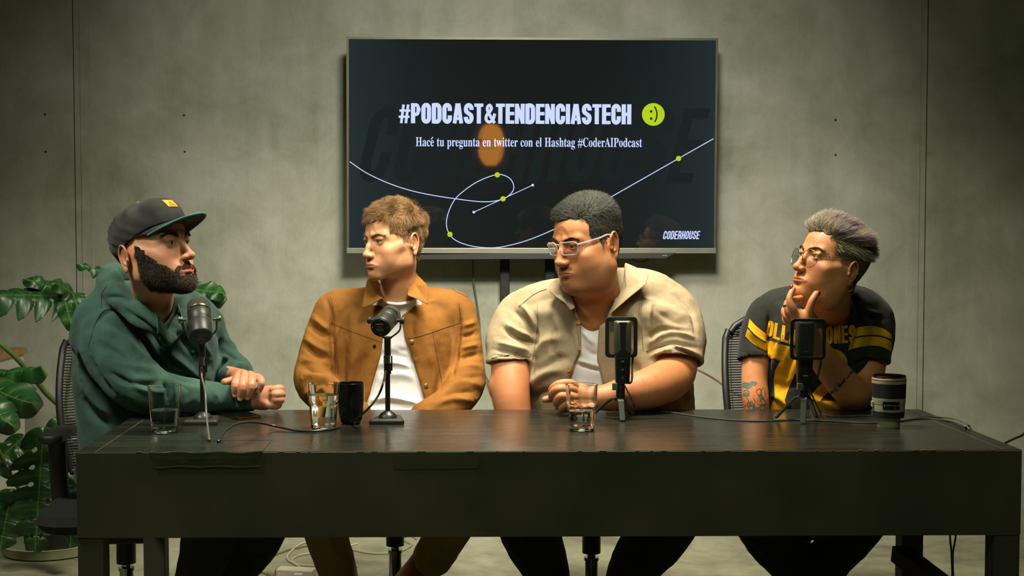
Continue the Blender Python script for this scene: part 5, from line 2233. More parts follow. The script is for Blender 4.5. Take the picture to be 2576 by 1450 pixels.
# --- cap
CAPM = cloth_mat('washed_black_cotton', (26, 27, 25), (50, 51, 46), scale=14, weave=900, wb=0.3, rough=0.9)
f = Field((-0.11, -0.14, -0.06), (0.11, 0.13, 0.16), 0.0022)
f.ell((0, -0.016, 0.033), (0.0815, 0.1045, 0.0920), 0.0)
f.ell((0, 0.030, 0.060), (0.066, 0.064, 0.050), 0.03)
f.cone((-0.032, 0.045, 0.095), (0.032, 0.045, 0.095), 0.018, 0.018, 0.03)
f.op(lambda X, Y, Z: 0 * X + Z - (0.0265 + 0.407 * Y - 1.54 * Y * Y), (-0.12, -0.15, -0.1), (0.12, 0.15, 0.12), 0.002, 'sub')
f.ell((0, -0.014, 0.030), (0.0755, 0.098, 0.086), 0.002, mode='sub')
V, Fq = f.mesh()
V = smooth_mesh(V, Fq, 1)
N = normals(V, Fq)
wr = 0.0014 * np.sin(V[:, 2] * 150 + V[:, 1] * 115 + 9 * vnoise(V, 14, 2)) * np.clip((0.05 - V[:, 1]) / 0.06, 0, 1) + 0.005 * vnoise(V, 32, 4)
V = V + N * wr[:, None]
cap = raw_mesh('cap', hd.w(V), Fq, CAPM, p1)
# brim
nu, nv = 36, 12
vs, fs = [], []
for j in range(nv + 1):
    for i in range(nu + 1):
        ph = R(-78 + 156 * i / nu)
        e = 0.078 * max(0.0, math.cos(ph * 0.98)) ** 0.55
        t = j / nv
        ix, iy = 0.0785 * math.sin(ph), -0.012 + 0.1000 * math.cos(ph)
        x = ix * (1 - 0.06 * t)
        y = iy + e * t
        iz = 0.0255 + 0.407 * iy - 1.54 * iy * iy
        z = iz + 0.10 * e * t - 0.25 * (x / 0.08) ** 2 * 0.03 * t
        vs.append((x, y, z))
for j in range(nv):
    for i in range(nu):
        a = j * (nu + 1) + i
        fs.append((a, a + 1, a + nu + 2, a + nu + 1))
br = raw_mesh('brim', hd.w(vs), fs, CAPM, cap)
md = br.modifiers.new('t', 'SOLIDIFY')
md.thickness = 0.004
md.offset = 0
TEAL = cloth_mat('teal_piping', (40, 92, 92), (70, 128, 126), scale=40, rough=0.8)
b = MB()
b.tube([hd.wp(*vs[nv * (nu + 1) + i]) for i in range(nu + 1)], 0.0030, 8)
b.build('brim_edge', TEAL, cap, smooth=True)
b = MB()
cb0 = BVHTree.FromPolygons([Vector(v) for v in V], [tuple(int(i) for i in q) for q in Fq])
b.ball(hd.wp(*cb0.ray_cast(Vector((0, -0.022, 0.3)), Vector((0, 0, -1)))[0]), (0.008, 0.008, 0.005), 12, 8)
b.build('button', TEAL, cap, smooth=True)
cb = BVHTree.FromPolygons([Vector(v) for v in V], [tuple(int(i) for i in q) for q in Fq])
ORG = mat('orange_patch', (232, 150, 32), 0.7)
vs, fs = [], []
for j in range(7):
    for i in range(9):
        x, z = -0.019 + 0.038 * i / 8, 0.091 + 0.020 * j / 6
        loc, nor, _, _ = cb.ray_cast(Vector((x, 0.3, z)), Vector((0, -1, 0)))
        vs.append(tuple(loc + nor * 0.0014) if loc else (x, 0.08, z))
for j in range(6):
    for i in range(8):
        a = j * 9 + i
        fs.append((a, a + 1, a + 10, a + 9))
raw_mesh('patch', hd.w(vs), fs, ORG, cap)
DKO = mat('patch_stitching', (168, 92, 18), 0.8)
b = MB()
for z0, a0, a1 in ((0.0945, -0.013, 0.013), (0.0985, -0.010, 0.011), (0.1035, -0.004, 0.006)):
    pts = []
    for i in range(12):
        x = a0 + (a1 - a0) * i / 11
        z = z0 + 0.0012 * math.sin(i * 2.1)
        loc, nor, _, _ = cb.ray_cast(Vector((x, 0.3, z)), Vector((0, -1, 0)))
        if loc:
            pts.append(hd.wp(*(loc + nor * 0.0018)))
    if len(pts) > 2:
        b.tube(pts, 0.0007, 5)
b.build('patch_stitching', DKO, cap)
# ================================================================== man in the beige shirt
rng = np.random.RandomState(31)
SK3 = skin_mat('skin_tan', (180, 124, 76), (176, 90, 60), rough=0.46, stub=(60, 48, 36))
P3 = Person((PX(1530, 900, 4.1).x, 4.25, 0), 'heavyset person in beige short-sleeved shirt and clear glasses, fist on the table')
hd = head_at((1405, 662), 3.90, -52, -9, 2, 1.05)
h3 = hd
n1 = hd.wp(0.0, -0.010, -0.070)
n0 = hd.wp(0.0, -0.022, -0.020)
nb = PX(1505, 770, 4.05)


def stub3(L):
    x, y, z = np.abs(L[:, 0]), L[:, 1], L[:, 2]
    lin = -0.020 - 0.55 * (y - 0.01)
    s = np.clip((lin - z) / 0.02, 0, 1) * np.clip((y + 0.002) / 0.012, 0, 1) * np.clip((z + 0.15) / 0.03, 0, 1) * 0.42
    mous = np.clip((0.030 - x) / 0.006, 0, 1) * np.clip((y - 0.078) / 0.006, 0, 1) * np.clip((-0.053 - z) / 0.004, 0, 1) * np.clip((z + 0.068) / 0.003, 0, 1)
    chin = np.clip((0.022 - x) / 0.006, 0, 1) * np.clip((y - 0.06) / 0.006, 0, 1) * np.clip((-0.086 - z) / 0.004, 0, 1) * np.clip((z + 0.112) / 0.006, 0, 1)
    return np.maximum(np.maximum(s, 0.95 * mous), 0.62 * chin)


make_head(P3, hd, dict(width=1.05, jaw=1.16, nose=1.0, nose_w=1.25, lips=0.95, eye_open=0.62, brow=1.0, ear=1.14, ear_out=0.004, fat=1.0, cheek=1.15, chin=0.002), 0.0017,
          neck=[(n0, n1, 0.066, 0.064, 0.02), (n1, nb, 0.064, 0.070, 0.012), (hd.wp(0, 0.0, -0.10), PX(1492, 800, 4.02), 0.045, 0.055, 0.012)], zlo=-0.27, beard=stub3)
f = Field((PX(1230, 900, 4.1).x, 3.84, 0.42), (PX(1780, 900, 4.1).x, 4.42, 1.08), 0.01)
f.cone(nb, PX(1510, 850, 4.10), 0.08, 0.13, 0.03)
f.ell(PX(1525, 890, 4.14), (0.22, 0.12, 0.17), 0.05)
f.ell(PX(1530, 1040, 4.14), (0.215, 0.14, 0.19), 0.05)
P3.field_piece(f)


# arm hanging to the lap
pts = [PX(1281, 870, 4.12), PX(1283, 900, 4.095), PX(1284, 945, 4.06), PX(1286, 1000, 4.03), PX(1296, 1060, 4.01), PX(1320, 1110, 3.96), PX(1350, 1140, 3.92)]
f = hand_field(pts, 0.085, 0.004)
f.limb(pts, [0.056, 0.057, 0.0565, 0.055, 0.050, 0.040, 0.036], 0.0)
f.ell(PX(1242, 975, 4.05), (0.014, 0.02, 0.026), 0.02)
P3.field_piece(f, 2, skin_noise)
# arm across the table
pts = [PX(1690, 860, 4.08), PX(1695, 895, 4.04), PX(1692, 945, 3.98), PX(1640, 975, 3.90), PX(1580, 990, 3.86), PX(1530, 1000, 3.845), PX(1496, 1003, 3.845)]
f = hand_field(pts, 0.09, 0.0035)
f.limb(pts, [0.062, 0.068, 0.062, 0.058, 0.049, 0.038, 0.032], 0.0)
f.ell(PX(1706, 958, 3.955), (0.020, 0.024, 0.022), 0.02)
P3.field_piece(f, 2, skin_noise)
f = hand_field([PX(1366, 1000, 3.84), PX(1520, 1000, 3.86)], 0.055)
f.limb([PX(1530, 1001, 3.848), PX(1498, 1002, 3.845), PX(1475, 1000, 3.845)], [0.0375, 0.0315, 0.033], 0.0)
f.ell(PX(1452, 996, 3.845), (0.032, 0.026, 0.037), 0.016)
kn3 = [((1436, 966, 3.835), (1404, 968, 3.83), (1388, 984, 3.845), (1402, 992, 3.875)), ((1430, 981, 3.822), (1400, 981, 3.815), (1389, 997, 3.835), (1404, 1004, 3.87)),
       ((1434, 1000, 3.815), (1410, 998, 3.808), (1400, 1013, 3.825), (1412, 1017, 3.862)), ((1442, 1016, 3.818), (1424, 1016, 3.812), (1414, 1028, 3.825), (1425, 1030, 3.86))]
for q in kn3:
    f.limb([PX(1452, (q[0][1] + 996) / 2, 3.84)] + [PX(*p) for p in q], [0.0125, 0.0128, 0.0118, 0.0112, 0.0100], 0.0028, 5)
f.limb([PX(1440, 1003, 3.87), PX(1405, 1003, 3.875), PX(1383, 1004, 3.865), PX(1371, 1006, 3.862)], [0.0125, 0.0115, 0.0105, 0.0092], 0.004, 5)
P3.field_piece(f, 2, skin_noise)
P3.build(SK3)
p3 = P3.o

# --- white tee with a V neck
f = Field((PX(1340, 900, 4.1).x, 3.80, 0.60), (PX(1700, 900, 4.1).x, 4.36, 1.10), 0.0045)
rows = []
for py, xl, xr, dd, hb in ((745, 1440, 1600, 4.07, 0.085), (775, 1350, 1690, 4.09, 0.120), (820, 1335, 1715, 4.12, 0.150), (880, 1325, 1725, 4.14, 0.178), (940, 1322, 1732, 4.15, 0.20),
                           (990, 1326, 1736, 4.17, 0.205), (1040, 1330, 1738, 4.18, 0.205), (1100, 1332, 1738, 4.18, 0.205), (1180, 1335, 1735, 4.18, 0.205)):
    a, c = PX(xl, py, dd), PX(xr, py, dd)
    rows.append((a.z, (a.x + c.x) / 2, dd, (c.x - a.x) / 2, hb))
ROW3 = rows
f.loft([(z, x, y, a - 0.014, b_ - 0.006) for z, x, y, a, b_ in rows], 0.0, p=2.3)
f.cone(n1, PX(1492, 770, 3.98), 0.080, 0.050, 0.006, mode='sub')
f.cone(PX(1492, 760, 3.97), PX(1484, 786, 3.92), 0.040, 0.010, 0.006, mode='sub')
cloth('t_shirt', f, WHITE, p3, [([(1465, 830), (1480, 850), (1500, 870)], 6, 5), ([(1450, 905), (1490, 918), (1520, 925)], 3.5, 6), ([(1448, 915), (1488, 927), (1520, 935)], 3, -6), ([(1440, 960), (1480, 970), (1525, 975)], 8, 3), ([(1470, 870), (1485, 890), (1510, 895)], 7, -4)], rip=0.0016)

# --- beige shirt
LINEN = cloth_mat('beige_linen', (128, 112, 84), (166, 150, 118), scale=10, weave=620, wb=0.35, rough=0.92, streak=(1, 1, 0.25), sheen=0.1)
f = Field((PX(1222, 900, 4.1).x - 0.03, 3.76, 0.58), (PX(1775, 900, 4.1).x + 0.04, 4.46, 1.20), 0.0045)
# sleeves
f.limb([PX(1315, 800, 4.14), PX(1290, 850, 4.11), PX(1281, 912, 4.08)], [0.070, 0.069, 0.070], 0.0, 6)
f.limb([PX(1682, 800, 4.12), PX(1695, 850, 4.06), PX(1697, 905, 4.015)], [0.086, 0.086, 0.0855], 0.0, 6)
# hollow sleeve ends


plane_cut(f, PX(1281, 914, 4.08), (0.04, -0.25, -1), 0.095)
plane_cut(f, PX(1695, 908, 4.00), (-0.10, -0.40, -1), 0.115)
f.limb([PX(1283, 880, 4.10), PX(1284, 945, 4.06)], [0.0605, 0.0605], 0.002, 3, mode='sub')
f.limb([PX(1697, 880, 4.045), PX(1692, 950, 3.97)], [0.0735, 0.072], 0.002, 3, mode='sub')
f.loft([(z, x, y, a + 0.010, b_ + 0.010) for z, x, y, a, b_ in rows], 0.012, p=2.3)
f.limb([PX(1470, 752, 4.08), PX(1380, 762, 4.12), PX(1315, 800, 4.14), PX(1285, 860, 4.12)], [0.062, 0.068, 0.074, 0.070], 0.03)
f.limb([PX(1560, 735, 4.10), PX(1630, 748, 4.13), PX(1682, 795, 4.12), PX(1700, 850, 4.08)], [0.072, 0.082, 0.088, 0.084], 0.03)
f.poly_cut([(PX(x, y, 3.95).x, PX(x, y, 3.95).z) for x, y in ((1440, 740), (1453, 790), (1463, 815), (1464, 877), (1446, 917), (1432, 957), (1402, 1032), (1385, 1130), (1560, 1130), (1528, 1032), (1518, 970), (1503, 905), (1508, 830), (1520, 780), (1560, 735), (1500, 700))], 3.6, 4.09, 0.005)
f.cone(n1, PX(1490, 775, 3.98), 0.086, 0.055, 0.006, mode='sub')
sf = [([(1262, 825), (1300, 850), (1350, 868)], 5, -7), ([(1270, 812), (1310, 838), (1350, 850)], 5, 6), ([(1290, 780), (1330, 815), (1348, 860)], 6, -6), ([(1305, 762), (1340, 800), (1352, 840)], 5, 5),
      ([(1248, 860), (1290, 872), (1335, 885)], 6, 5), ([(1240, 880), (1285, 888), (1330, 900)], 4, -5), ([(1240, 893), (1290, 898), (1330, 903)], 2.5, -4), ([(1345, 790), (1350, 840), (1342, 900), (1335, 940)], 5, -4),
      ([(1345, 905), (1370, 860), (1420, 850)], 10, 6), ([(1350, 940), (1400, 905), (1440, 905)], 9, -5), ([(1330, 980), (1370, 940), (1430, 930)], 11, 7), ([(1330, 1010), (1360, 990), (1390, 985)], 8, -6),
      ([(1620, 740), (1612, 790), (1622, 840), (1620, 890)], 5, -4), ([(1640, 760), (1632, 800), (1640, 850)], 6, 4), ([(1650, 775), (1690, 808), (1735, 818)], 8, -4), ([(1665, 765), (1705, 790), (1742, 800)], 8, 3),
      ([(1628, 850), (1680, 825), (1745, 835)], 5, -6), ([(1628, 865), (1690, 840), (1752, 852)], 5, 6), ([(1630, 885), (1690, 862), (1760, 878)], 5, -6), ([(1640, 895), (1700, 875), (1762, 895)], 4, 5),
      ([(1628, 893), (1680, 876), (1720, 884), (1762, 910)], 2.5, -5), ([(1560, 800), (1600, 830), (1612, 880)], 8, -5), ([(1550, 850), (1590, 880), (1610, 930)], 10, 6), ([(1590, 780), (1602, 820), (1600, 860)], 6, 4),
      ([(1560, 900), (1590, 920), (1600, 940)], 8, -5), ([(1680, 960), (1710, 985), (1730, 1020)], 8, -6), ([(1700, 945), (1725, 975), (1737, 1010)], 7, 5), ([(1400, 790), (1410, 850), (1405, 900)], 9, 4), ([(1385, 780), (1382, 830), (1390, 880)], 7, -3),
      ([(1430, 830), (1440, 860), (1445, 900)], 5, -3), ([(1690, 735), (1740, 790), (1752, 850)], 5, -4)]
so, V, Fq = cloth('shirt', f, LINEN, p3, sf, rip=0.0026)
bv3 = bvh_of(V, Fq)
BSE = mat('beige_seam', (112, 98, 74), 0.9)
for pts in ([(1237, 902), (1285, 893), (1333, 898)], [(1625, 884), (1690, 868), (1762, 905)], [(1352, 765), (1352, 830), (1340, 905)], [(1617, 745), (1612, 800), (1618, 885)], [(1448, 800), (1457, 880), (1438, 935), (1398, 1030)], [(1305, 772), (1345, 740), (1375, 728)]):
    seam(pts, 0.0009, bv3, 'seam', BSE, so, lift=0.0009)
flap('collar', dens([(1572, 660, 4.07), (1600, 672, 4.05), (1632, 692, 4.02), (1625, 716, 3.99), (1580, 752, 3.93), (1545, 782, 3.91), (1528, 796, 3.92), (1545, 765, 3.96), (1562, 735, 4.00), (1570, 695, 4.04)]), 0, LINEN, so, lift=0.010)
flap('collar', dens([(1402, 700, 4.05), (1385, 712, 4.03), (1380, 733, 3.99), (1400, 748, 3.95), (1424, 765, 3.92), (1436, 782, 3.915), (1447, 775, 3.93), (1440, 750, 3.98), (1425, 720, 4.02)]), 0, LINEN, so, lift=0.010)
BTN = mat('amber_button', (184, 128, 62), 0.35)
for px, py in ((1454.5, 812), (1457.5, 877), (1431, 931)):
    dr = (PX(px, py, 4.0) - Vector((0, 0, CZ))).normalized()
    loc, nor, _, _ = bv3.ray_cast(Vector((0, 0, CZ)), dr)
    if loc is None:
        continue
    nor = -nor if nor.dot(dr) > 0 else nor
    b = MB()
    b.lathe([(0, 0.0028), (0.0036, 0.0026), (0.0046, 0.0036), (0.0058, 0.0034), (0.0062, 0.001), (0.0060, -0.002)], loc, 20, axis=nor)
    bo = b.build('button', BTN, so, smooth=True)
    b = MB()
    q = nor.to_track_quat('Z', 'Y').to_matrix()
    for ax, ay in ((1, 1), (-1, 1), (1, -1), (-1, -1)):
        b.lathe([(0.0007, 0.0029), (0.0007, 0.0031)], loc + q @ Vector((ax * 0.0013, ay * 0.0013, 0)), 6, axis=nor)
    b.build('button_holes', mat('dark_thread', (60, 40, 24), 0.9), bo)

# --- navy trousers
NAVY = cloth_mat('navy_trousers', (20, 21, 24), (30, 31, 36), scale=12, rough=0.9)
f = Field((PX(1240, 1200, 4.0).x - 0.04, 3.50, 0.06), (PX(1770, 1200, 4.0).x + 0.03, 4.42, 0.66), 0.0085)
f.ell(PX(1530, 1185, 4.14), (0.24, 0.18, 0.12), 0.0)
f.limb([PX(1440, 1190, 4.05), PX(1370, 1215, 3.86), PX(1325, 1250, 3.76), PX(1335, 1340, 3.82), PX(1375, 1450, 3.90), (PX(1385, 1500, 3.95).x, 3.95, 0.09)], [0.115, 0.105, 0.095, 0.084, 0.066, 0.060], 0.03)
f.limb([PX(1610, 1190, 4.05), PX(1680, 1215, 3.88), PX(1690, 1260, 3.78), PX(1650, 1350, 3.84), PX(1590, 1440, 3.92), (PX(1560, 1500, 3.95).x, 4.02, 0.09)], [0.115, 0.105, 0.100, 0.088, 0.070, 0.060], 0.03)
cloth('trousers', f, NAVY, p3, [([(1280, 1360), (1330, 1420)], 8, 6), ([(1640, 1360), (1700, 1380)], 8, -5)], rip=0.003)
for x, y in ((PX(1385, 1500, 3.95).x, 3.95), (PX(1560, 1500, 3.95).x, 4.02)):
    f = Field((x - 0.10, y - 0.30, 0.0), (x + 0.12, y + 0.12, 0.2), 0.007)
    f.cone((x, y + 0.02, 0.052), (x - 0.02, y - 0.16, 0.045), 0.050, 0.042, 0.02)
    f.cone((x, y + 0.02, 0.052), (x, y, 0.12), 0.052, 0.048, 0.02)
    cloth('shoe', f, SHOE, p3)

# --- hair
HAIR3 = hair_mat('dark_greying_hair', (12, 12, 10), (76, 76, 62), rough=0.42)


def scalp3(L):
    x, y, z = np.abs(L[:, 0]), L[:, 1], L[:, 2]
    front = (z > 0.070 - 0.5 * np.clip(0.058 - y, 0, 0.012) - 0.10 * np.clip(0.03 - x, 0, 1)) & (y > 0.03)
    side = (y <= 0.045) & (z > 0.016 - 1.0 * np.clip(0.022 - y, 0, 0.03) - 0.45 * np.clip(-y, 0, 0.08))
    burn = (x > 0.055) & (y < 0.020) & (y > 0.0) & (z > -0.022)
    back = (y < -0.040) & (z > -0.070)
    ear = ((x > 0.081) & (z < 0.024)) | ((x > 0.070) & (y > -0.036) & (y < 0.0) & (z < 0.012))
    return (front | side | burn | back) & ~ear


def vol3(L):
    return 0.0010 + 0.0045 * np.clip((L[:, 2] - 0.066) / 0.03, 0, 1) * np.clip((L[:, 1] + 0.09) / 0.07, 0.3, 1)


hair_shell(hd, p3, HAIR3, lambda L: scalp3(L) & ~((L[:, 1] > -0.006) & (L[:, 2] < 0.018)), vol3, noise=0.0018, seed=9)


def dir3(P, N):
    top = np.clip((P[:, 2] - 0.040) / 0.05, 0, 1)[:, None]
    a = 1.0 + 0.9 * vnoise(P, 20, 5) * 2
    fwd = np.stack([0.7 * np.sin(a), -0.5 * np.cos(a), 0.1 + 0.0 * P[:, 0]], 1)
    down = np.stack([0 * P[:, 0], -0.25 + 0 * P[:, 0], -0.95 + 0 * P[:, 0]], 1)
    fr = np.clip((P[:, 1] - 0.055) / 0.02, 0, 1)[:, None]
    return N * (0.42 + 0.25 * top) + top * fwd + fr * np.array([0.45, 0.05, 0.75]) + (1 - top) * down


head_hair(hd, p3, HAIR3, rng, 26000, scalp3, dir3, lambda P: 0.005 + 0.020 * np.clip((P[:, 2] - 0.05) / 0.04, 0, 1), width=0.00042, jit=0.13, seg=4,
          shape=lambda P, N: np.stack([0.4 * vnoise(P, 26, 8) * 2, 0 * P[:, 0], -0.35 + 0 * P[:, 0]], 1), lift=lambda P: vol3(P) + 0.0004)
brow_hair(hd, p3, hair_mat('dark_brow', (16, 13, 9), (50, 40, 28)), rng, 520, length=0.008, lift=-0.003, thick=1.2)
for sx in (-1, 1):
    make_eye(hd, sx, p3, EYE_D, look=(5, -14))

# --- clear glasses
ro = [(x * 1.0, z * 1.0) for x, z in rrect(0.052, 0.034, 0.011, 5)]
ro = [(x * (1 + 0.08 * (z > 0)), z) for x, z in ro]
glasses(hd, p3, ro, 0.0016, CLEAR, 0.1025, -0.004, 0.10, 0.0016, tip=(0.083, -0.022, 0.012), wrap=0.28, half=0.0335, hinge_z=0.010, temple_w=1.5)
# ================================================================== person with short silver hair
rng = np.random.RandomState(41)
SK4 = skin_mat('skin_warm', (194, 138, 88), (188, 92, 60), rough=0.46)
P4 = Person((PX(2060, 900, 4.1).x, 4.22, 0), 'person with short silver hair, round glasses, black and yellow tee, chin on hand')
hd = head_at((2003, 671), 3.82, -67, 14, -3, 1.0)
h4 = hd
n1 = hd.wp(0.0, -0.018, -0.065)
n0 = hd.wp(0.0, -0.030, -0.020)
nb = PX(2088, 778, 3.98)
make_head(P4, hd, dict(width=0.97, jaw=0.95, nose=1.02, nose_w=1.08, lips=1.12, eye_open=0.85, brow=0.85, ear=1.0, fat=0.70, cheek=1.15, smile=0.0012, ear_up=-0.007), 0.0016,
          neck=[(n0, n1, 0.050, 0.052, 0.02), (n1, nb, 0.052, 0.058, 0.02)], zlo=-0.25)
f = Field((PX(1900, 900, 4.1).x, 3.84, 0.42), (PX(2260, 900, 4.1).x, 4.36, 1.08), 0.009)
f.cone(nb, PX(2075, 840, 4.04), 0.055, 0.10, 0.03)
f.ell(PX(2060, 880, 4.07), (0.155, 0.10, 0.15), 0.05)
f.ell(PX(2055, 1030, 4.10), (0.14, 0.11, 0.17), 0.05)
P4.field_piece(f)
# tattooed arm hanging to the lap
pts = [PX(1906, 870, 4.06), PX(1902, 905, 4.05), PX(1898, 955, 4.03), PX(1901, 1005, 4.01), PX(1908, 1060, 4.00), PX(1925, 1110, 3.95), PX(1950, 1130, 3.92)]
f = hand_field(pts, 0.07, 0.0035)
f.limb(pts, [0.042, 0.041, 0.038, 0.0385, 0.034, 0.028, 0.026], 0.0)
Va, Fa = f.mesh()
Va = smooth_mesh(Va, Fa, 2)
P4.piece(Va, Fa, skin_noise(Va))
bvA = bvh_of(Va, Fa)
# arm propping the chin
pts = [PX(2188, 870, 4.040), PX(2184, 910, 4.020), PX(2176, 965, 3.980)]
fa = [PX(2176, 968, 3.975), PX(2148, 989, 3.935), PX(2105, 948, 3.910), PX(2062, 890, 3.845), PX(2040, 850, 3.810), PX(2030, 825, 3.790)]
f = hand_field(pts + fa, 0.075, 0.0028)
f.limb(pts, [0.052, 0.0515, 0.050], 0.0)
f.limb(fa, [0.045, 0.0475, 0.0445, 0.037, 0.0285, 0.0265], 0.006)
f.ell(PX(2152, 1010, 3.945), (0.034, 0.026, 0.022), 0.02)
Vb, Fb = f.mesh()
Vb = smooth_mesh(Vb, Fb, 2)
P4.piece(Vb, Fb, skin_noise(Vb))
bvB = bvh_of(Vb, Fb)
f = hand_field([PX(1978, 730, 3.765), PX(2060, 845, 3.825)], 0.045, 0.0013)
f.limb([PX(2037, 845, 3.805), PX(2030, 822, 3.787), PX(2022, 808, 3.780)], [0.0268, 0.0255, 0.026], 0.0)
f.ell(PX(2008, 800, 3.777), (0.027, 0.020, 0.026), 0.014)
f.limb([PX(2026, 806, 3.777), PX(2034, 785, 3.768), PX(2043, 757, 3.765), PX(2053, 740, 3.772)], [0.0140, 0.0122, 0.0100, 0.0088], 0.008, 5)
f.limb([PX(2004, 798, 3.770), PX(1994, 777, 3.762), PX(1986, 752, 3.765), PX(1995, 728, 3.777)], [0.0125, 0.0112, 0.0092, 0.0078], 0.006, 5)
f.limb([PX(2000, 804, 3.777), PX(1984, 785, 3.773), PX(1981, 762, 3.780), PX(2002, 753, 3.792), PX(2014, 750, 3.798)], [0.012, 0.0108, 0.0094, 0.0085, 0.0078], 0.003, 5)
f.limb([PX(1998, 812, 3.783), PX(1978, 797, 3.785), PX(1974, 778, 3.797), PX(1996, 772, 3.813)], [0.0115, 0.0100, 0.0088, 0.0078], 0.003, 5)
f.limb([PX(1998, 820, 3.787), PX(1979, 811, 3.795), PX(1975, 795, 3.808), PX(1994, 790, 3.820)], [0.0105, 0.0090, 0.0080, 0.0072], 0.003, 5)
P4.field_piece(f, 2, skin_noise)
P4.build(SK4)
p4 = P4.o
RED = mat('red_nail_polish', (150, 16, 20), 0.18, spec=0.6)
for tip_, base_, nr, wd in (((2055, 741, 3.772), (2043, 757, 3.765), (0.55, -0.75, 0.35), 0.0056), ((1992, 727, 3.777), (1986, 752, 3.765), (-0.75, -0.62, 0.1), 0.0050)):
    t_ = (PX(*tip_) - PX(*base_)).normalized()
    nr = Vector(nr)
    nr = (nr - t_ * nr.dot(t_)).normalized()
    nail(PX(*tip_) + nr * 0.0072 + t_ * 0.004, nr, t_, wd, 0.0066, 'fingernail', RED, p4)
ringm = mat('silver', (190, 186, 170), 0.2, 1.0)
b = MB()
c, ax = PX(1980, 771, 3.777), (PX(1981, 762, 3.745) - PX(1984, 785, 3.738)).normalized()
b.lathe([(0.0102, -0.0022), (0.0112, -0.0022), (0.0112, 0.0022), (0.0102, 0.0022), (0.0102, -0.0022)], c, 24, axis=ax, close=False)
b.build('finger_ring', mat('dark_ring', (50, 48, 46), 0.3, 0.8), p4, smooth=True)

# tattoos
TB = mat('tattoo_blue', (92, 104, 92), 0.5, var=0.25, scale=60)
TO = mat('tattoo_orange', (206, 104, 48), 0.5, var=0.25, scale=60)
TK = mat('tattoo_ink', (60, 62, 54), 0.5)


def blob(cx, cy, rx, ry, seed, rot=0, n=26):
    r_ = random.Random(seed)
    a = [r_.uniform(0.72, 1.2) for _ in range(n)]
    out = []
    for i in range(n):
        t_ = 2 * PI * i / n
        k = (a[i] + a[i - 1] + a[(i + 1) % n]) / 3
        x, y = rx * k * math.cos(t_), ry * k * math.sin(t_)
        out.append((cx + x * math.cos(rot) - y * math.sin(rot), cy + x * math.sin(rot) + y * math.cos(rot)))
    return out


def multi_decal(polys, bv, name, m, parent, step=2.2, lift=0.0005):
    V, Fs = [], []
    for p in polys:
        v, fs_ = fill_poly(p, step)
        b0 = len(V)
        V += v
        Fs += [tuple(b0 + i for i in q) for q in fs_]
    return decal(V, Fs, bv, name, m, parent, lift)


def line_decal(lines, w, bv, name, m, parent, lift=0.0007):
    V, Fs = [], []
    for ln in lines:
        v, fs_ = ribbon(spline(ln, 5), w, lambda p: (p[0], p[1]))
        b0 = len(V)
        V += v
        Fs += [tuple(b0 + i for i in q) for q in fs_]
    return decal(V, Fs, bv, name, m, parent, lift)


multi_decal([blob(1879, 970, 14, 9, 1), blob(1896, 965, 8, 7, 2), blob(1878, 993, 9, 6, 3), blob(1912, 1000, 7, 9, 4), blob(1890, 1016, 7, 7, 5), blob(1918, 1020, 8, 5, 6), blob(1905, 1028, 12, 5, 16)], bvA, 'tattoo_patch', TB, p4)
multi_decal([blob(1907, 975, 9, 7, 7, 0.6), blob(1899, 988, 8, 9, 8), blob(1905, 1005, 6, 13, 9, -0.3), blob(1917, 1026, 5, 6, 10), blob(1874, 1015, 5, 8, 11), blob(1925, 985, 4, 8, 12)], bvA, 'tattoo_patch', TO, p4)
line_decal([[(1902, 985), (1910, 978), (1916, 988), (1909, 997), (1902, 985)], [(1920, 975), (1912, 990), (1922, 1005), (1928, 1018)], [(1878, 1000), (1884, 1010), (1880, 1020), (1888, 1028)],
            [(1883, 1012), (1888, 1016), (1884, 1021), (1880, 1016), (1883, 1012)], [(1895, 1000), (1899, 1013), (1894, 1028)], [(1925, 995), (1918, 1003), (1924, 1010)], [(1871, 985), (1879, 982), (1886, 988)], [(1912, 1008), (1917, 1016), (1911, 1026)]], 1.1, bvA, 'tattoo_lines', TK, p4)
line_decal([[(2146, 932), (2136, 944), (2131, 953)], [(2138, 935), (2144, 940)], [(2124, 950), (2119, 962), (2108, 974)], [(2126, 958), (2114, 968)], [(2117, 973), (2106, 964)], [(2103, 978), (2096, 990)], [(2099, 975), (2106, 984)], [(2088, 986), (2096, 990)], [(2090, 994), (2095, 982)]], 3.2, bvB, 'tattoo_lines', TK, p4)

# --- black tee
BLK = cloth_mat('black_cotton', (24, 26, 22), (38, 42, 35), scale=10, weave=900, wb=0.25, rough=0.92)
f = Field((PX(1862, 900, 4.1).x - 0.03, 3.80, 0.52), (PX(2250, 900, 4.1).x + 0.02, 4.38, 1.18), 0.0042)
rows = []
for py, xl, xr, dd, hb in ((738, 2030, 2150, 4.01, 0.075), (765, 1965, 2175, 4.03, 0.10), (800, 1940, 2190, 4.05, 0.118), (850, 1930, 2192, 4.06, 0.140), (900, 1928, 2190, 4.07, 0.148), (950, 1930, 2185, 4.08, 0.140),
                           (1000, 1925, 2186, 4.09, 0.148), (1050, 1922, 2190, 4.10, 0.155), (1120, 1920, 2195, 4.10, 0.155), (1200, 1925, 2190, 4.10, 0.15)):
    a, c = PX(xl, py, dd), PX(xr, py, dd)
    rows.append((a.z, (a.x + c.x) / 2, dd, (c.x - a.x) / 2, hb))
f.limb([PX(1928, 805, 4.08), PX(1908, 850, 4.07), PX(1900, 905, 4.05)], [0.052, 0.052, 0.053], 0.0, 6)
f.limb([PX(2190, 815, 4.07), PX(2186, 865, 4.04), PX(2182, 918, 4.01)], [0.062, 0.064, 0.066], 0.0, 6)
plane_cut(f, PX(1899, 903, 4.04), (0.0, -0.30, -1), 0.072)
plane_cut(f, PX(2182, 915, 4.01), (-0.05, -0.28, -1), 0.090)
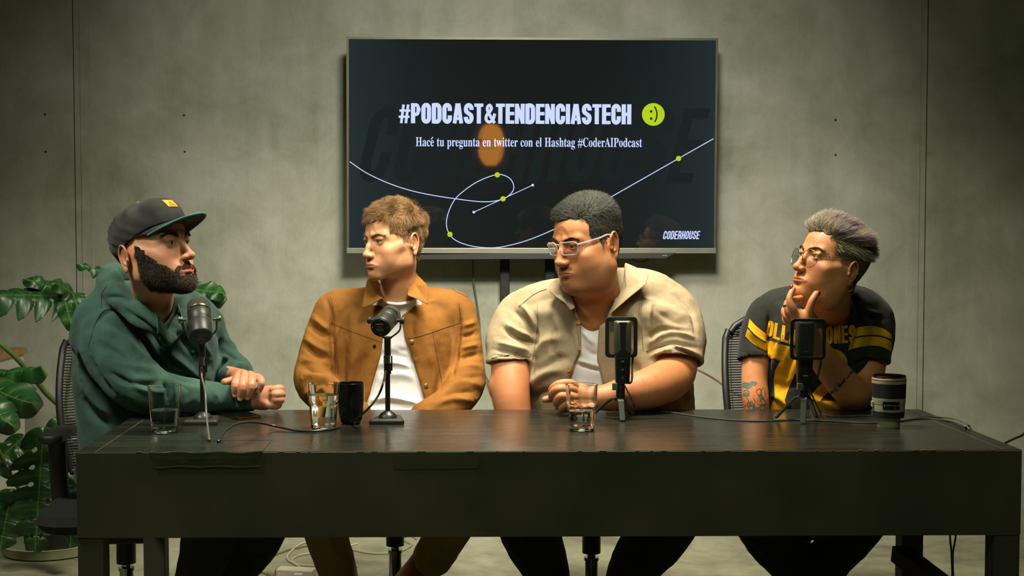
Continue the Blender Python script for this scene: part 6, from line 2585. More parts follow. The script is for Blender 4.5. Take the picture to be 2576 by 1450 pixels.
f.limb([PX(1905, 880, 4.06), PX(1899, 940, 4.03)], [0.0430, 0.0425], 0.002, 3, mode='sub')
f.limb([PX(2184, 890, 4.03), PX(2178, 960, 3.985)], [0.0545, 0.0545], 0.002, 3, mode='sub')
f.loft(rows, 0.010)
f.limb([PX(2060, 765, 4.01), PX(1990, 768, 4.05), PX(1940, 785, 4.08), PX(1915, 830, 4.08)], [0.055, 0.056, 0.056, 0.052], 0.03)
f.limb([PX(2110, 765, 4.01), PX(2160, 770, 4.05), PX(2190, 800, 4.07), PX(2192, 850, 4.06)], [0.055, 0.058, 0.062, 0.062], 0.03)
f.cone(n1, nb + Vector((0, -0.01, 0.004)), 0.057, 0.061, 0.006, mode='sub')
f.ell(nb + Vector((0, -0.035, 0.004)), (0.050, 0.035, 0.014), 0.006, mode='sub')
wf = [([(2150, 770), (2165, 800), (2158, 850), (2140, 900)], 5, -7), ([(2165, 770), (2185, 785), (2212, 790)], 5, 4), ([(2160, 785), (2190, 800), (2225, 805)], 5, -4), ([(1932, 790), (1934, 830), (1930, 890)], 4, -7),
      ([(1880, 850), (1900, 870), (1925, 885)], 5, -4), ([(1885, 830), (1905, 850), (1926, 868)], 5, 4), ([(2135, 925), (2180, 905), (2232, 920)], 3, -4), ([(1873, 885), (1895, 905), (1926, 903)], 3, -4),
      ([(1990, 820), (1960, 880), (1945, 950)], 9, 5), ([(2010, 860), (1980, 930), (1965, 990)], 9, -6), ([(2120, 830), (2100, 860), (2090, 900)], 8, 4), ([(1945, 960), (1975, 975), (2010, 960)], 8, -5),
      ([(1940, 990), (1970, 1005), (1990, 1030)], 8, 6), ([(2030, 960), (2050, 985), (2100, 1000)], 8, -6), ([(2040, 1000), (2090, 1020), (2130, 1025)], 8, 6), ([(2110, 960), (2130, 990), (2160, 1030)], 8, -5), ([(1950, 760), (1975, 790), (1985, 830)], 8, 3)]
to_, V, Fq = cloth('t_shirt', f, BLK, p4, wf, rip=0.0022)
bv4 = bvh_of(V, Fq)
YEL = cloth_mat('yellow_print', (178, 126, 4), (214, 160, 16), scale=14, weave=900, wb=0.3, rough=0.85, sheen=0.0)


def tess(pl, step=3.0):
    out = []
    for a, c in zip(pl[:-1], pl[1:]):
        k = max(1, int(math.dist(a, c) / step))
        out += [(a[0] + (c[0] - a[0]) * j / k, a[1] + (c[1] - a[1]) * j / k) for j in range(k)]
    out.append(pl[-1])
    return out


# sleeve stripes
st = []
for top, bot in (([(1886, 803), (1905, 823), (1929, 842)], [(1882, 823), (1902, 845), (1928, 862)]), ([(1881, 828), (1902, 849), (1928, 866)], [(1875, 846), (1898, 868), (1928, 884)]),
                 ([(2148, 829), (2165, 823), (2193, 821), (2220, 827), (2242, 841)], [(2141, 854), (2162, 846), (2193, 843), (2220, 846), (2242, 855)]),
                 ([(2141, 857), (2162, 850), (2193, 847), (2220, 850), (2242, 860)], [(2133, 882), (2160, 874), (2193, 870), (2220, 874), (2242, 886)])):
    A, B = spline(top, 6), spline(bot, 6)
    V2, F2 = [], []
    nrow = 6
    for j in range(nrow + 1):
        for a, c in zip(A, B):
            V2.append((a[0] + (c[0] - a[0]) * j / nrow, a[1] + (c[1] - a[1]) * j / nrow))
    n = len(A)
    for j in range(nrow):
        for i in range(n - 1):
            F2.append((j * n + i, j * n + i + 1, (j + 1) * n + i + 1, (j + 1) * n + i))
    decal(V2, F2, bv4, 'sleeve_stripe', YEL, to_, 0.0011)
# lettering curving across the chest
def arc_word(txt, pts_base, height, wid, t_, sp, th=None):
    """letters standing on a polyline"""
    B = spline(pts_base, 24)
    d = [0]
    for a, c in zip(B[:-1], B[1:]):
        d.append(d[-1] + math.dist(a, c))
    Ltot = d[-1]
    Lw = word_len(txt, wid, sp)

    def conv(p):
        s_ = min(max(p[0] / Lw, 0), 1) * Ltot
        x = float(np.interp(s_, d, [q[0] for q in B]))
        y = float(np.interp(s_, d, [q[1] for q in B]))
        x2 = float(np.interp(min(s_ + 3, Ltot), d, [q[0] for q in B]))
        y2 = float(np.interp(min(s_ + 3, Ltot), d, [q[1] for q in B]))
        x1 = float(np.interp(max(s_ - 3, 0), d, [q[0] for q in B]))
        y1 = float(np.interp(max(s_ - 3, 0), d, [q[1] for q in B]))
        l = max(math.hypot(x2 - x1, y2 - y1), 1e-6)
        nx, ny = (y2 - y1) / l, -(x2 - x1) / l
        h = height(s_ / Ltot)
        return (x + (0.35 * nx) * h * p[1], y + ny * h * p[1])
    v, fs_, _ = word(txt, wid, t_, conv, sp, th=th, sub=9)
    return v, fs_


WS = {'': 0.42, 'I': 0.19}
V2, F2 = arc_word('OLLING', [(1926, 841), (1940, 849), (1960, 857), (2000, 869), (2034, 875)], lambda s_: 43, WS, 0.19, 0.05, 0.16)
decal(V2, F2, bv4, 'lettering', YEL, to_, 0.0013)
V2, F2 = arc_word('STONES', [(2042, 875), (2080, 867), (2120, 864), (2152, 862)], lambda s_: 44, WS, 0.19, 0.05, 0.16)
decal(V2, F2, bv4, 'lettering', YEL, to_, 0.0013)
multi_decal([[(1929, 855), (2022, 883), (2020, 912), (1998, 945), (1986, 975), (1974, 1008), (1986, 1040), (1934, 1040), (1950, 1000), (1947, 960), (1951, 930), (1963, 908), (1932, 901)]], bv4, 'numeral', YEL, to_, 3.0, 0.0013)
V2, F2 = ribbon(tess(spline([(2056, 915), (2072, 896), (2098, 892), (2116, 905), (2116, 930), (2098, 955), (2066, 985), (2048, 1012)], 8), 4), 28, lambda p: (p[0], p[1]))
# widen the stroke into a strip grid
def thick_stroke(pts, w, rows_=6):
    L_, _f = ribbon(pts, w, lambda p: (p[0], p[1]))
    n = len(pts)
    V_, F_ = [], []
    for j in range(rows_ + 1):
        for i in range(n):
            a, c = L_[i], L_[n + i]
            V_.append((a[0] + (c[0] - a[0]) * j / rows_, a[1] + (c[1] - a[1]) * j / rows_))
    for j in range(rows_):
        for i in range(n - 1):
            F_.append((j * n + i, j * n + i + 1, (j + 1) * n + i + 1, (j + 1) * n + i))
    return V_, F_


V2, F2 = thick_stroke(tess(spline([(2056, 915), (2072, 896), (2098, 892), (2116, 905), (2116, 930), (2098, 955), (2066, 985), (2048, 1008)], 8), 4), 27)
decal(V2, F2, bv4, 'numeral', YEL, to_, 0.0013)
V2, F2 = thick_stroke(tess([(2038, 1024), (2134, 1024)], 4), 28)
decal(V2, F2, bv4, 'numeral', YEL, to_, 0.0019)

# --- black trousers
BT = cloth_mat('black_trousers', (22, 20, 19), (32, 30, 28), scale=12, rough=0.9)
f = Field((PX(1840, 1200, 4.0).x - 0.04, 3.52, 0.05), (PX(2260, 1200, 4.0).x + 0.05, 4.36, 0.66), 0.0085)
f.ell(PX(2060, 1180, 4.10), (0.19, 0.17, 0.11), 0.0)
f.limb([PX(2000, 1190, 4.02), PX(1930, 1215, 3.82), PX(1890, 1255, 3.74), PX(1935, 1350, 3.84), PX(2010, 1450, 3.94), (PX(2030, 1500, 3.98).x, 4.0, 0.09)], [0.10, 0.092, 0.078, 0.072, 0.064, 0.056], 0.03)
f.limb([PX(2120, 1190, 4.02), PX(2170, 1215, 3.84), PX(2195, 1255, 3.76), PX(2140, 1345, 3.86), PX(2075, 1430, 3.96), (PX(2060, 1500, 4.0).x, 4.08, 0.10)], [0.10, 0.092, 0.078, 0.070, 0.062, 0.055], 0.03)
cloth('trousers', f, BT, p4, [([(1900, 1360), (1960, 1420)], 8, 6), ([(2150, 1360), (2090, 1410)], 8, -5)], rip=0.003)
for x, y in ((PX(2030, 1500, 3.98).x, 4.0), (PX(2060, 1500, 4.0).x + 0.09, 4.08)):
    f = Field((x - 0.10, y - 0.30, 0.0), (x + 0.12, y + 0.12, 0.2), 0.007)
    f.cone((x, y + 0.02, 0.052), (x - 0.02, y - 0.16, 0.045), 0.046, 0.040, 0.02)
    f.cone((x, y + 0.02, 0.052), (x, y, 0.12), 0.050, 0.048, 0.02)
    cloth('shoe', f, SHOE, p4)

# --- hair: shaved sides, swept up top
HAIR4 = hair_mat('silver_hair', (70, 58, 40), (214, 200, 168), rough=0.35, vio=(150, 118, 150))
HAIR4B = hair_mat('cropped_side_hair', (60, 50, 34), (150, 134, 100), rough=0.5)


def side4(L):
    x, y, z = np.abs(L[:, 0]), L[:, 1], L[:, 2]
    m = (y <= 0.048) & (z > 0.014 - 1.0 * np.clip(0.026 - y, 0, 0.03) - 0.50 * np.clip(-y, 0, 0.08)) & (z <= 0.082)
    m |= (x > 0.055) & (y < 0.022) & (y > 0.0) & (z > -0.014)
    m |= (y < -0.042) & (z > -0.072) & (z <= 0.082)
    ear = ((x > 0.0755) & (z < 0.020)) | ((x > 0.066) & (y > -0.034) & (y < 0.0) & (z < 0.008))
    return m & ~ear


def top4(L):
    x, y, z = np.abs(L[:, 0]), L[:, 1], L[:, 2]
    return ((z > 0.066) & (x < 0.058)) | ((y < -0.07) & (z > 0.045) & (x < 0.045))


hair_shell(hd, p4, HAIR4B, lambda L: side4(L) & ~((L[:, 1] > -0.004) & (L[:, 2] < 0.014)) & (L[:, 1] < 0.032), lambda L: 0.002 + 0 * L[:, 0], noise=0.001, seed=12)
hair_shell(hd, p4, HAIR4B, lambda L: top4(L), lambda L: 0.0008 + 0.004 * np.clip((L[:, 2] - 0.082) / 0.03, 0, 1), noise=0.0006, seed=13)
head_hair(hd, p4, HAIR4B, rng, 16000, lambda L: side4(L) | ((L[:, 2] > 0.05) & (L[:, 2] < 0.09) & (np.abs(L[:, 0]) > 0.035) & (L[:, 1] < 0.058)), lambda P, N: N * 0.40 + np.array([0, -0.5, -0.8]), lambda P: 0.006 + 0 * P[:, 0], width=0.00040, jit=0.15, seg=3, lift=0.0016)
# longer flicks above the ear
head_hair(hd, p4, HAIR4, rng, 1500, lambda L: side4(L) & (L[:, 2] > 0.028) & (L[:, 2] < 0.052), lambda P, N: N * 0.30 + np.array([0, -0.75, -0.55]), lambda P: 0.013 + 0 * P[:, 0], width=0.0004, jit=0.2, seg=4, lift=0.003,
          shape=lambda P, N: N * 0.4, extra=lambda P: np.zeros(len(P)))


def cl(P, k=90, seed=3):
    """clumping direction"""
    q = np.floor(P * k) / k
    return np.stack([vnoise(q, 50, seed), vnoise(q, 50, seed + 1), vnoise(q, 50, seed + 2)], 1) * 2


def dirt(P, N):
    q = np.clip((P[:, 1] + 0.02) / 0.09, 0, 1)[:, None]
    sd = np.clip(np.abs(P[:, 0:1]) / 0.05, 0, 1) * np.sign(P[:, 0:1])
    return N * 0.5 + q * np.array([0, 0.15, 1.15]) + (1 - q) * np.array([0, -0.40, 0.55]) + cl(P, 110) * 0.85 - sd * np.array([0.45, 0, 0])


def vio4(P):
    v = vnoise(P, 130, 7) * 2.2
    return np.clip(0.12 + v + 0.15 * ((P[:, 1] < 0.055) & (P[:, 1] > -0.03)), 0, 0.85) * np.clip((0.066 - P[:, 1]) / 0.02, 0.08, 1)


head_hair(hd, p4, HAIR4, rng, 19000, top4, dirt, lambda P: 0.017 + 0.036 * np.clip((P[:, 1] + 0.01) / 0.07, 0, 1) ** 1.3, width=0.00042, jit=0.24, seg=5, lift=0.0025,
          shape=lambda P, N: np.stack([0 * P[:, 0], -0.50 + 0 * P[:, 0], -0.10 + 0 * P[:, 0]], 1), extra=vio4, name='swept_top')
# long strands combed over the near side
head_hair(hd, p4, HAIR4, rng, 3000, lambda L: (L[:, 2] > 0.058) & (L[:, 2] < 0.088) & (np.abs(L[:, 0]) > 0.03) & (L[:, 1] > -0.06) & (L[:, 1] < 0.06), lambda P, N: N * 0.35 + np.array([0, -0.55, 0.45]) + cl(P, 80, 9) * 0.4,
          lambda P: 0.024 + 0 * P[:, 0], width=0.00042, jit=0.15, seg=5, lift=0.002, shape=lambda P, N: np.array([0, -0.6, 0.1]) + N * 0.2, extra=vio4, name='swept_strands')
brow_hair(hd, p4, hair_mat('brown_brow', (52, 36, 20), (96, 70, 42)), rng, 300, length=0.007, lift=-0.002, thick=0.9)
EYE_G = eye_mat('eye_grey', (84, 88, 72))
for sx in (-1, 1):
    make_eye(hd, sx, p4, EYE_G, look=(10, 2))
# round metal glasses
GOLD = mat('pale_gold_wire', (196, 186, 140), 0.22, 1.0)
ro = [(0.0265 * math.cos(2 * PI * k / 36), 0.0245 * math.sin(2 * PI * k / 36)) for k in range(36)]
glasses(hd, p4, ro, 0.0008, GOLD, 0.1030, -0.012, 0.06, 0.0008, tip=(0.0765, -0.020, 0.008), wrap=0.22, half=0.0345, hinge_z=0.004)
# hoop earring
b = MB()
lobe = hd.wp(-0.0835, -0.010, -0.043)
c = lobe + Vector((0.0, 0, -0.016))
pts = [c + Vector((0.0075 * math.sin(2 * PI * k / 30), -0.011 * math.sin(2 * PI * k / 30), 0.0155 * math.cos(2 * PI * k / 30))) for k in range(31)]
b.tube(pts, 0.0013, 8, caps=False)
b.build('hoop_earring', ringm, p4, smooth=True)
for sx, y_, z_ in ((-1, 0.0, -0.02),):
    b = MB()
    b.ball(hd.wp(-0.0895, -0.031, -0.021), 0.0017, 10, 6)
    b.build('ear_stud', ringm, p4, smooth=True)
for y_, z_ in ((0.060, 0.014), (0.0555, 0.006)):
    loc, nor, _, _ = hd.lbvh.ray_cast(Vector((-0.2, y_, z_)), Vector((1, 0, 0)))
    if loc:
        b = MB()
        b.ball(hd.wp(*(loc + nor * 0.001)), 0.0016, 10, 6)
        b.build('brow_stud', ringm, p4, smooth=True)
seam([(2138, 742), (2118, 768), (2098, 790), (2084, 803)], 0.0006, bv4, 'necklace', GOLD, p4, lift=0.001)
# ================================================================== things on the table
GLASS = bpy.data.materials.new('drinking_glass')
t = NT(GLASS)
t.set('Base Color', (0.94, 0.98, 0.95, 1))
t.set('Roughness', 0.015)
t.set('Transmission Weight', 1.0)
t.set('IOR', 1.45)
WATER = bpy.data.materials.new('water')
t = NT(WATER)
t.set('Base Color', (0.92, 0.97, 0.95, 1))
t.set('Roughness', 0.0)
t.set('Transmission Weight', 1.0)
t.set('IOR', 1.33)


def tumbler(px, pyb, pyt, wt, wb, fill, label, facets=0, group=None):
    base = PZ(px, pyb - 4, TZ)
    d = base.y
    k = d / F
    rt, rb = wt * k / 2, wb * k / 2
    hgt = PX(px, pyt + 8, d).z - TZ
    g = empty('water_glass', (base.x, base.y, TZ), label, 'glass', 'water glasses on the table')
    seg = 60

    def rad(r, z, a):
        if facets:
            zz = z / hgt
            w = 0.0
            if 0.10 < zz < 0.56:
                w = min(1, (zz - 0.10) / 0.05) * min(1, (0.56 - zz) / 0.06)
            c = abs(math.sin(a * facets / 2))
            return r * (1 - 0.034 * w * (1 - c) - 0.0 * w)
        return r
    vs, fs = [], []
    prof = [(0, 0.0), (rb * 0.9, 0.0), (rb, 0.002)]
    nz = 20
    for i in range(1, nz + 1):
        z = hgt * i / nz
        r = rb + (rt - rb) * (z / hgt) + (0.0016 if facets and z / hgt > 0.56 else 0)
        prof.append((r, z))
    wall = 0.0022
    prof.append((rt - wall * 0.5, hgt + 0.0006))
    fl = 0.012
    for i in range(nz, 0, -1):
        z = max(hgt * i / nz, fl)
        r = rb + (rt - rb) * (z / hgt) - wall - (0.0012 if facets else 0)
        prof.append((r, z))
        if z == fl:
            break
    prof.append((0, fl))
    for r, z in prof:
        for s_ in range(seg):
            a = 2 * PI * s_ / seg
            q = rad(r, z, a) if len(vs) < (nz + 3) * seg else r
            vs.append((base.x + q * math.cos(a), base.y + q * math.sin(a), TZ + 0.0004 + z))
    n = len(prof)
    fs = [(i * seg + k_, i * seg + (k_ + 1) % seg, (i + 1) * seg + (k_ + 1) % seg, (i + 1) * seg + k_) for i in range(n - 1) for k_ in range(seg)]
    b = MB()
    b.v, b.f, b.fm = vs, fs, [0] * len(fs)
    b.build('tumbler', GLASS, g, smooth=True)
    zt = fl + (hgt - fl) * fill

    def inner(z):
        return rb + (rt - rb) * (z / hgt) - wall - (0.0012 if facets else 0)
    b = MB()
    z0 = fl + 0.0002
    pr = [(0, z0), (inner(z0) + 0.0004, z0)] + [(inner(z0 + (zt - z0) * i / 6) + 0.0004, z0 + (zt - z0) * i / 6) for i in range(1, 7)] + [(0, zt)]
    b.lathe(pr, (base.x, base.y, TZ + 0.0004), 48)
    b.build('water', WATER, g, smooth=True)
    return g


tumbler(415, 1092, 962, 84, 66, 0.42, 'plain clear tumbler nearly half full of water near the bearded person in the green hoodie')
tumbler(814, 1083, 957, 80, 62, 0.72, 'faceted tumbler almost full of water in front of the black mug', 9)
tumbler(1463, 1086, 960, 80, 64, 0.36, 'faceted tumbler one third full in front of the closed hand of the heavyset person', 9)

# ---- black mug
bp = PZ(883, 1066, TZ)
mug = empty('mug', (bp.x, bp.y, TZ), 'tall black ceramic mug standing behind the faceted water glass', 'mug')
k = bp.y / F
mh = PX(883, 964, bp.y).z - TZ
BLG = mat('black_glaze', (20, 21, 18), 0.12, spec=0.6)
b = MB()
r1, r2, r0 = 34.0 * k, 33.5 * k, 25 * k
b.lathe([(0, 0.0005), (r0 * 0.85, 0.0005), (r0, 0.003), (r0 * 1.13, mh * 0.12), (r0 * 1.25, mh * 0.3), (r1 * 0.985, mh * 0.6), (r1, mh * 0.8), (r1, mh), (r1 - 0.0016, mh + 0.0012), (r1 - 0.0032, mh),
         (r1 - 0.0036, mh * 0.7), (r0 * 1.1, mh * 0.2), (r0, 0.008), (0, 0.007)], (bp.x, bp.y, TZ), 56)
b.build('cup', BLG, mug, smooth=True)
b = MB()
c = PX(864, 1033, bp.y - r1)
for q in (rrect(0.0105, 0.0125, 0.003, 4),):
    ring = []
    for x, z in q + [q[0]]:
        a = math.asin(max(-1, min(1, (c.x - bp.x + x) / (r1 * 0.97))))
        rr = (r0 * 1.25 + (r1 * 0.985 - r0 * 1.25) * max(0, min(1, ((c.z + z - TZ) / mh - 0.3) / 0.3))) + 0.0003
        ring.append(Vector((bp.x + rr * math.sin(a), bp.y - rr * math.cos(a), c.z + z)))
    b.tube(ring, 0.0009, 6, caps=False)
    b.tube([ring[3] + Vector((-0.003, 0, -0.003)), ring[3] + Vector((-0.005, 0, -0.006)), ring[3] + Vector((-0.002, 0, -0.007))], 0.0008, 6)
b.build('emblem', mat('green_print', (24, 84, 52), 0.4), mug)

# ---- travel mug shaped like a camera lens
bp = PZ(2235, 1074, TZ)
d = bp.y
lens = empty('travel_mug', (bp.x, bp.y, TZ), 'grey and black travel mug shaped like a camera lens, steel rim', 'mug')
k = d / F
LG = mat('warm_grey_shell', (150, 152, 122), 0.42)
RB = mat('black_rubber', (28, 31, 28), 0.6)


def zz(py):
    return PX(2235, py, d - 0.02).z - TZ


parts = [('base_ring', LG, 1078, 1052, 27.5, 29.5), ('grip_ring', RB, 1052, 1036, 38, 39.5), ('lens_body', LG, 1036, 1018, 39.5, 40), ('lens_body', LG, 1018, 1002, 40.5, 41.5), ('focus_ring', RB, 1002, 966, 41.5, 42.5),
         ('front_ring', LG, 966, 958.5, 42.5, 42.5), ('red_band', mat('red_band', (150, 50, 30), 0.4), 958.5, 956, 42.6, 42.6), ('front_ring', LG, 956, 952, 42.4, 42)]
for nm, m_, y0, y1, ra, rb_ in parts:
    b = MB()
    z0, z1 = max(zz(y0), 0.0003), zz(y1)
    pr = [(0, z0), (ra * k, z0)]
    if m_ is RB:
        n_ = int((z1 - z0) / 0.0022)
        for i in range(n_):
            za, zb = z0 + (z1 - z0) * i / n_, z0 + (z1 - z0) * (i + 0.7) / n_
            r_ = (ra + (rb_ - ra) * i / n_) * k
            pr += [(r_, za + 0.0001), (r_, zb), (r_ - 0.0006, zb + 0.0001), (r_ - 0.0006, z0 + (z1 - z0) * (i + 1) / n_)]
        pr += [(rb_ * k - 0.0008, z1), (0, z1)]
    else:
        pr += [(ra * k * 1.005, z0 + 0.001), (rb_ * k, z1 - 0.0008), (rb_ * k - 0.0008, z1), (0, z1)]
    b.lathe(pr, (bp.x, bp.y, TZ), 56)
    b.build(nm, m_, lens, smooth=True)
b = MB()
zt = zz(952)
zr = zz(950) + 0.003
b.lathe([(41.6 * k, zt), (42 * k, zt + 0.001), (42 * k, zr), (40.5 * k, zr + 0.001), (39 * k, zr), (38.6 * k, zr - 0.012), (20 * k, zr - 0.014), (0, zr - 0.014)], (bp.x, bp.y, TZ), 56)
b.build('steel_rim', mat('polished_steel', (176, 172, 150), 0.15, 1.0), lens, smooth=True)
# switch panel and side switch
b = MB()
z0, z1 = zz(1029), zz(1009)
seg = 16
a0, a1 = -0.62, 0.42
R_ = 41.8 * k
vs, fs = [], []
for j, z in enumerate((z0, z1)):
    for i in range(seg + 1):
        a = a0 + (a1 - a0) * i / seg
        vs += [(bp.x + R_ * math.sin(a), bp.y - R_ * math.cos(a), TZ + z), (bp.x + (R_ - 0.004) * math.sin(a), bp.y - (R_ - 0.004) * math.cos(a), TZ + z)]
n2 = 2 * (seg + 1)
for i in range(seg):
    fs += [(2 * i, 2 * i + 2, n2 + 2 * i + 2, n2 + 2 * i), (2 * i, 2 * i + 1, 2 * i + 3, 2 * i + 2), (n2 + 2 * i, n2 + 2 * i + 2, n2 + 2 * i + 3, n2 + 2 * i + 1)]
fs += [(0, n2, n2 + 1, 1), (2 * seg, 2 * seg + 1, n2 + 2 * seg + 1, n2 + 2 * seg)]
b.add(vs, fs)
pn = b.build('switch_panel', mat('black_panel', (16, 18, 14), 0.3), lens)
b = MB()
R2 = R_ + 0.0004
zc = TZ + (z0 + z1) / 2


def onp(a, z):
    return Vector((bp.x + R2 * math.sin(a), bp.y - R2 * math.cos(a), z))


for a_, w_, z_, h_ in ((-0.50, 0.02, zc, 0.006), (-0.36, 0.10, zc + 0.001, 0.0012), (-0.20, 0.06, zc + 0.001, 0.0018), (-0.06, 0.08, zc + 0.001, 0.0012), (0.10, 0.10, zc, 0.0018), (0.28, 0.05, zc + 0.002, 0.0012), (0.33, 0.02, zc, 0.006)):
    b.prism([onp(a_ - w_, z_ - h_ / 2), onp(a_ + w_, z_ - h_ / 2), onp(a_ + w_, z_ + h_ / 2), onp(a_ - w_, z_ + h_ / 2)], [onp(a_ - w_, z_ - h_ / 2) + Vector((0, -0.0003, 0)), onp(a_ + w_, z_ - h_ / 2) + Vector((0, -0.0003, 0)), onp(a_ + w_, z_ + h_ / 2) + Vector((0, -0.0003, 0)), onp(a_ - w_, z_ + h_ / 2) + Vector((0, -0.0003, 0))])
b.build('panel_marks', mat('pale_marks', (120, 130, 104), 0.5), pn)
b = MB()
b.prism([onp(0.05, zc - 0.0075), onp(0.16, zc - 0.0075), onp(0.16, zc - 0.0055), onp(0.05, zc - 0.0055)], [onp(0.05, zc - 0.0075) + Vector((0, -0.0004, 0)), onp(0.16, zc - 0.0075) + Vector((0, -0.0004, 0)), onp(0.16, zc - 0.0055) + Vector((0, -0.0004, 0)), onp(0.05, zc - 0.0055) + Vector((0, -0.0004, 0))])
b.build('red_mark', mat('red_mark', (170, 50, 30), 0.5), pn)
b = MB()
b.box((bp.x - 42 * k, bp.y - 0.003, TZ + (z0 + z1) / 2), (0.005, 0.012, 0.015))
b.build('side_switch', LG, lens, bevel=0.001)

# ---- phone
c = [PZ(548, 1036, TZ + 0.008), PZ(603, 1030.5, TZ + 0.008), PZ(662, 1045, TZ + 0.008), PZ(598, 1053, TZ + 0.008)]
cx_ = sum(c, Vector((0, 0, 0))) / 4
u_ = ((c[2] - c[1]) + (c[3] - c[0])).normalized()
v_ = Vector((-u_.y, u_.x, 0))
pl, pw = 0.148, 0.072
phone = empty('phone', (cx_.x, cx_.y, TZ), 'phone with gold frame lying face up under the crossed hands', 'phone')


def pslab(name, l, w, r, z0, z1, m_, par):
    q = MB()
    o_ = rrect(l, w, r, 6)
    q.prism([cx_ * 1.0 + u_ * x + v_ * y + Vector((0, 0, z0 - cx_.z)) for x, y in o_], [cx_ + u_ * x + v_ * y + Vector((0, 0, z1 - cx_.z)) for x, y in o_])
    return q.build(name, m_, par, bevel=0.0008)


pslab('frame', pl, pw, 0.010, TZ + 0.0003, TZ + 0.0080, mat('gold_metal', (150, 112, 44), 0.25, 1.0), phone)
pslab('screen', pl - 0.004, pw - 0.004, 0.009, TZ + 0.0079, TZ + 0.0084, mat('phone_glass', (8, 9, 9), 0.03, spec=0.8), phone)

# ---- broadcast microphones on desk stands
MG = mat('mic_dark_grey', (46, 47, 40), 0.45, 0.2)
MB_ = mat('mic_black', (24, 25, 21), 0.4)
FOAM = mat('mic_foam', (58, 58, 46), 0.95, bump=0.8, bscale=900)
STL = mat('knob_steel', (150, 148, 128), 0.25, 0.9)
PALE = mat('pale_lettering', (140, 142, 122), 0.5)


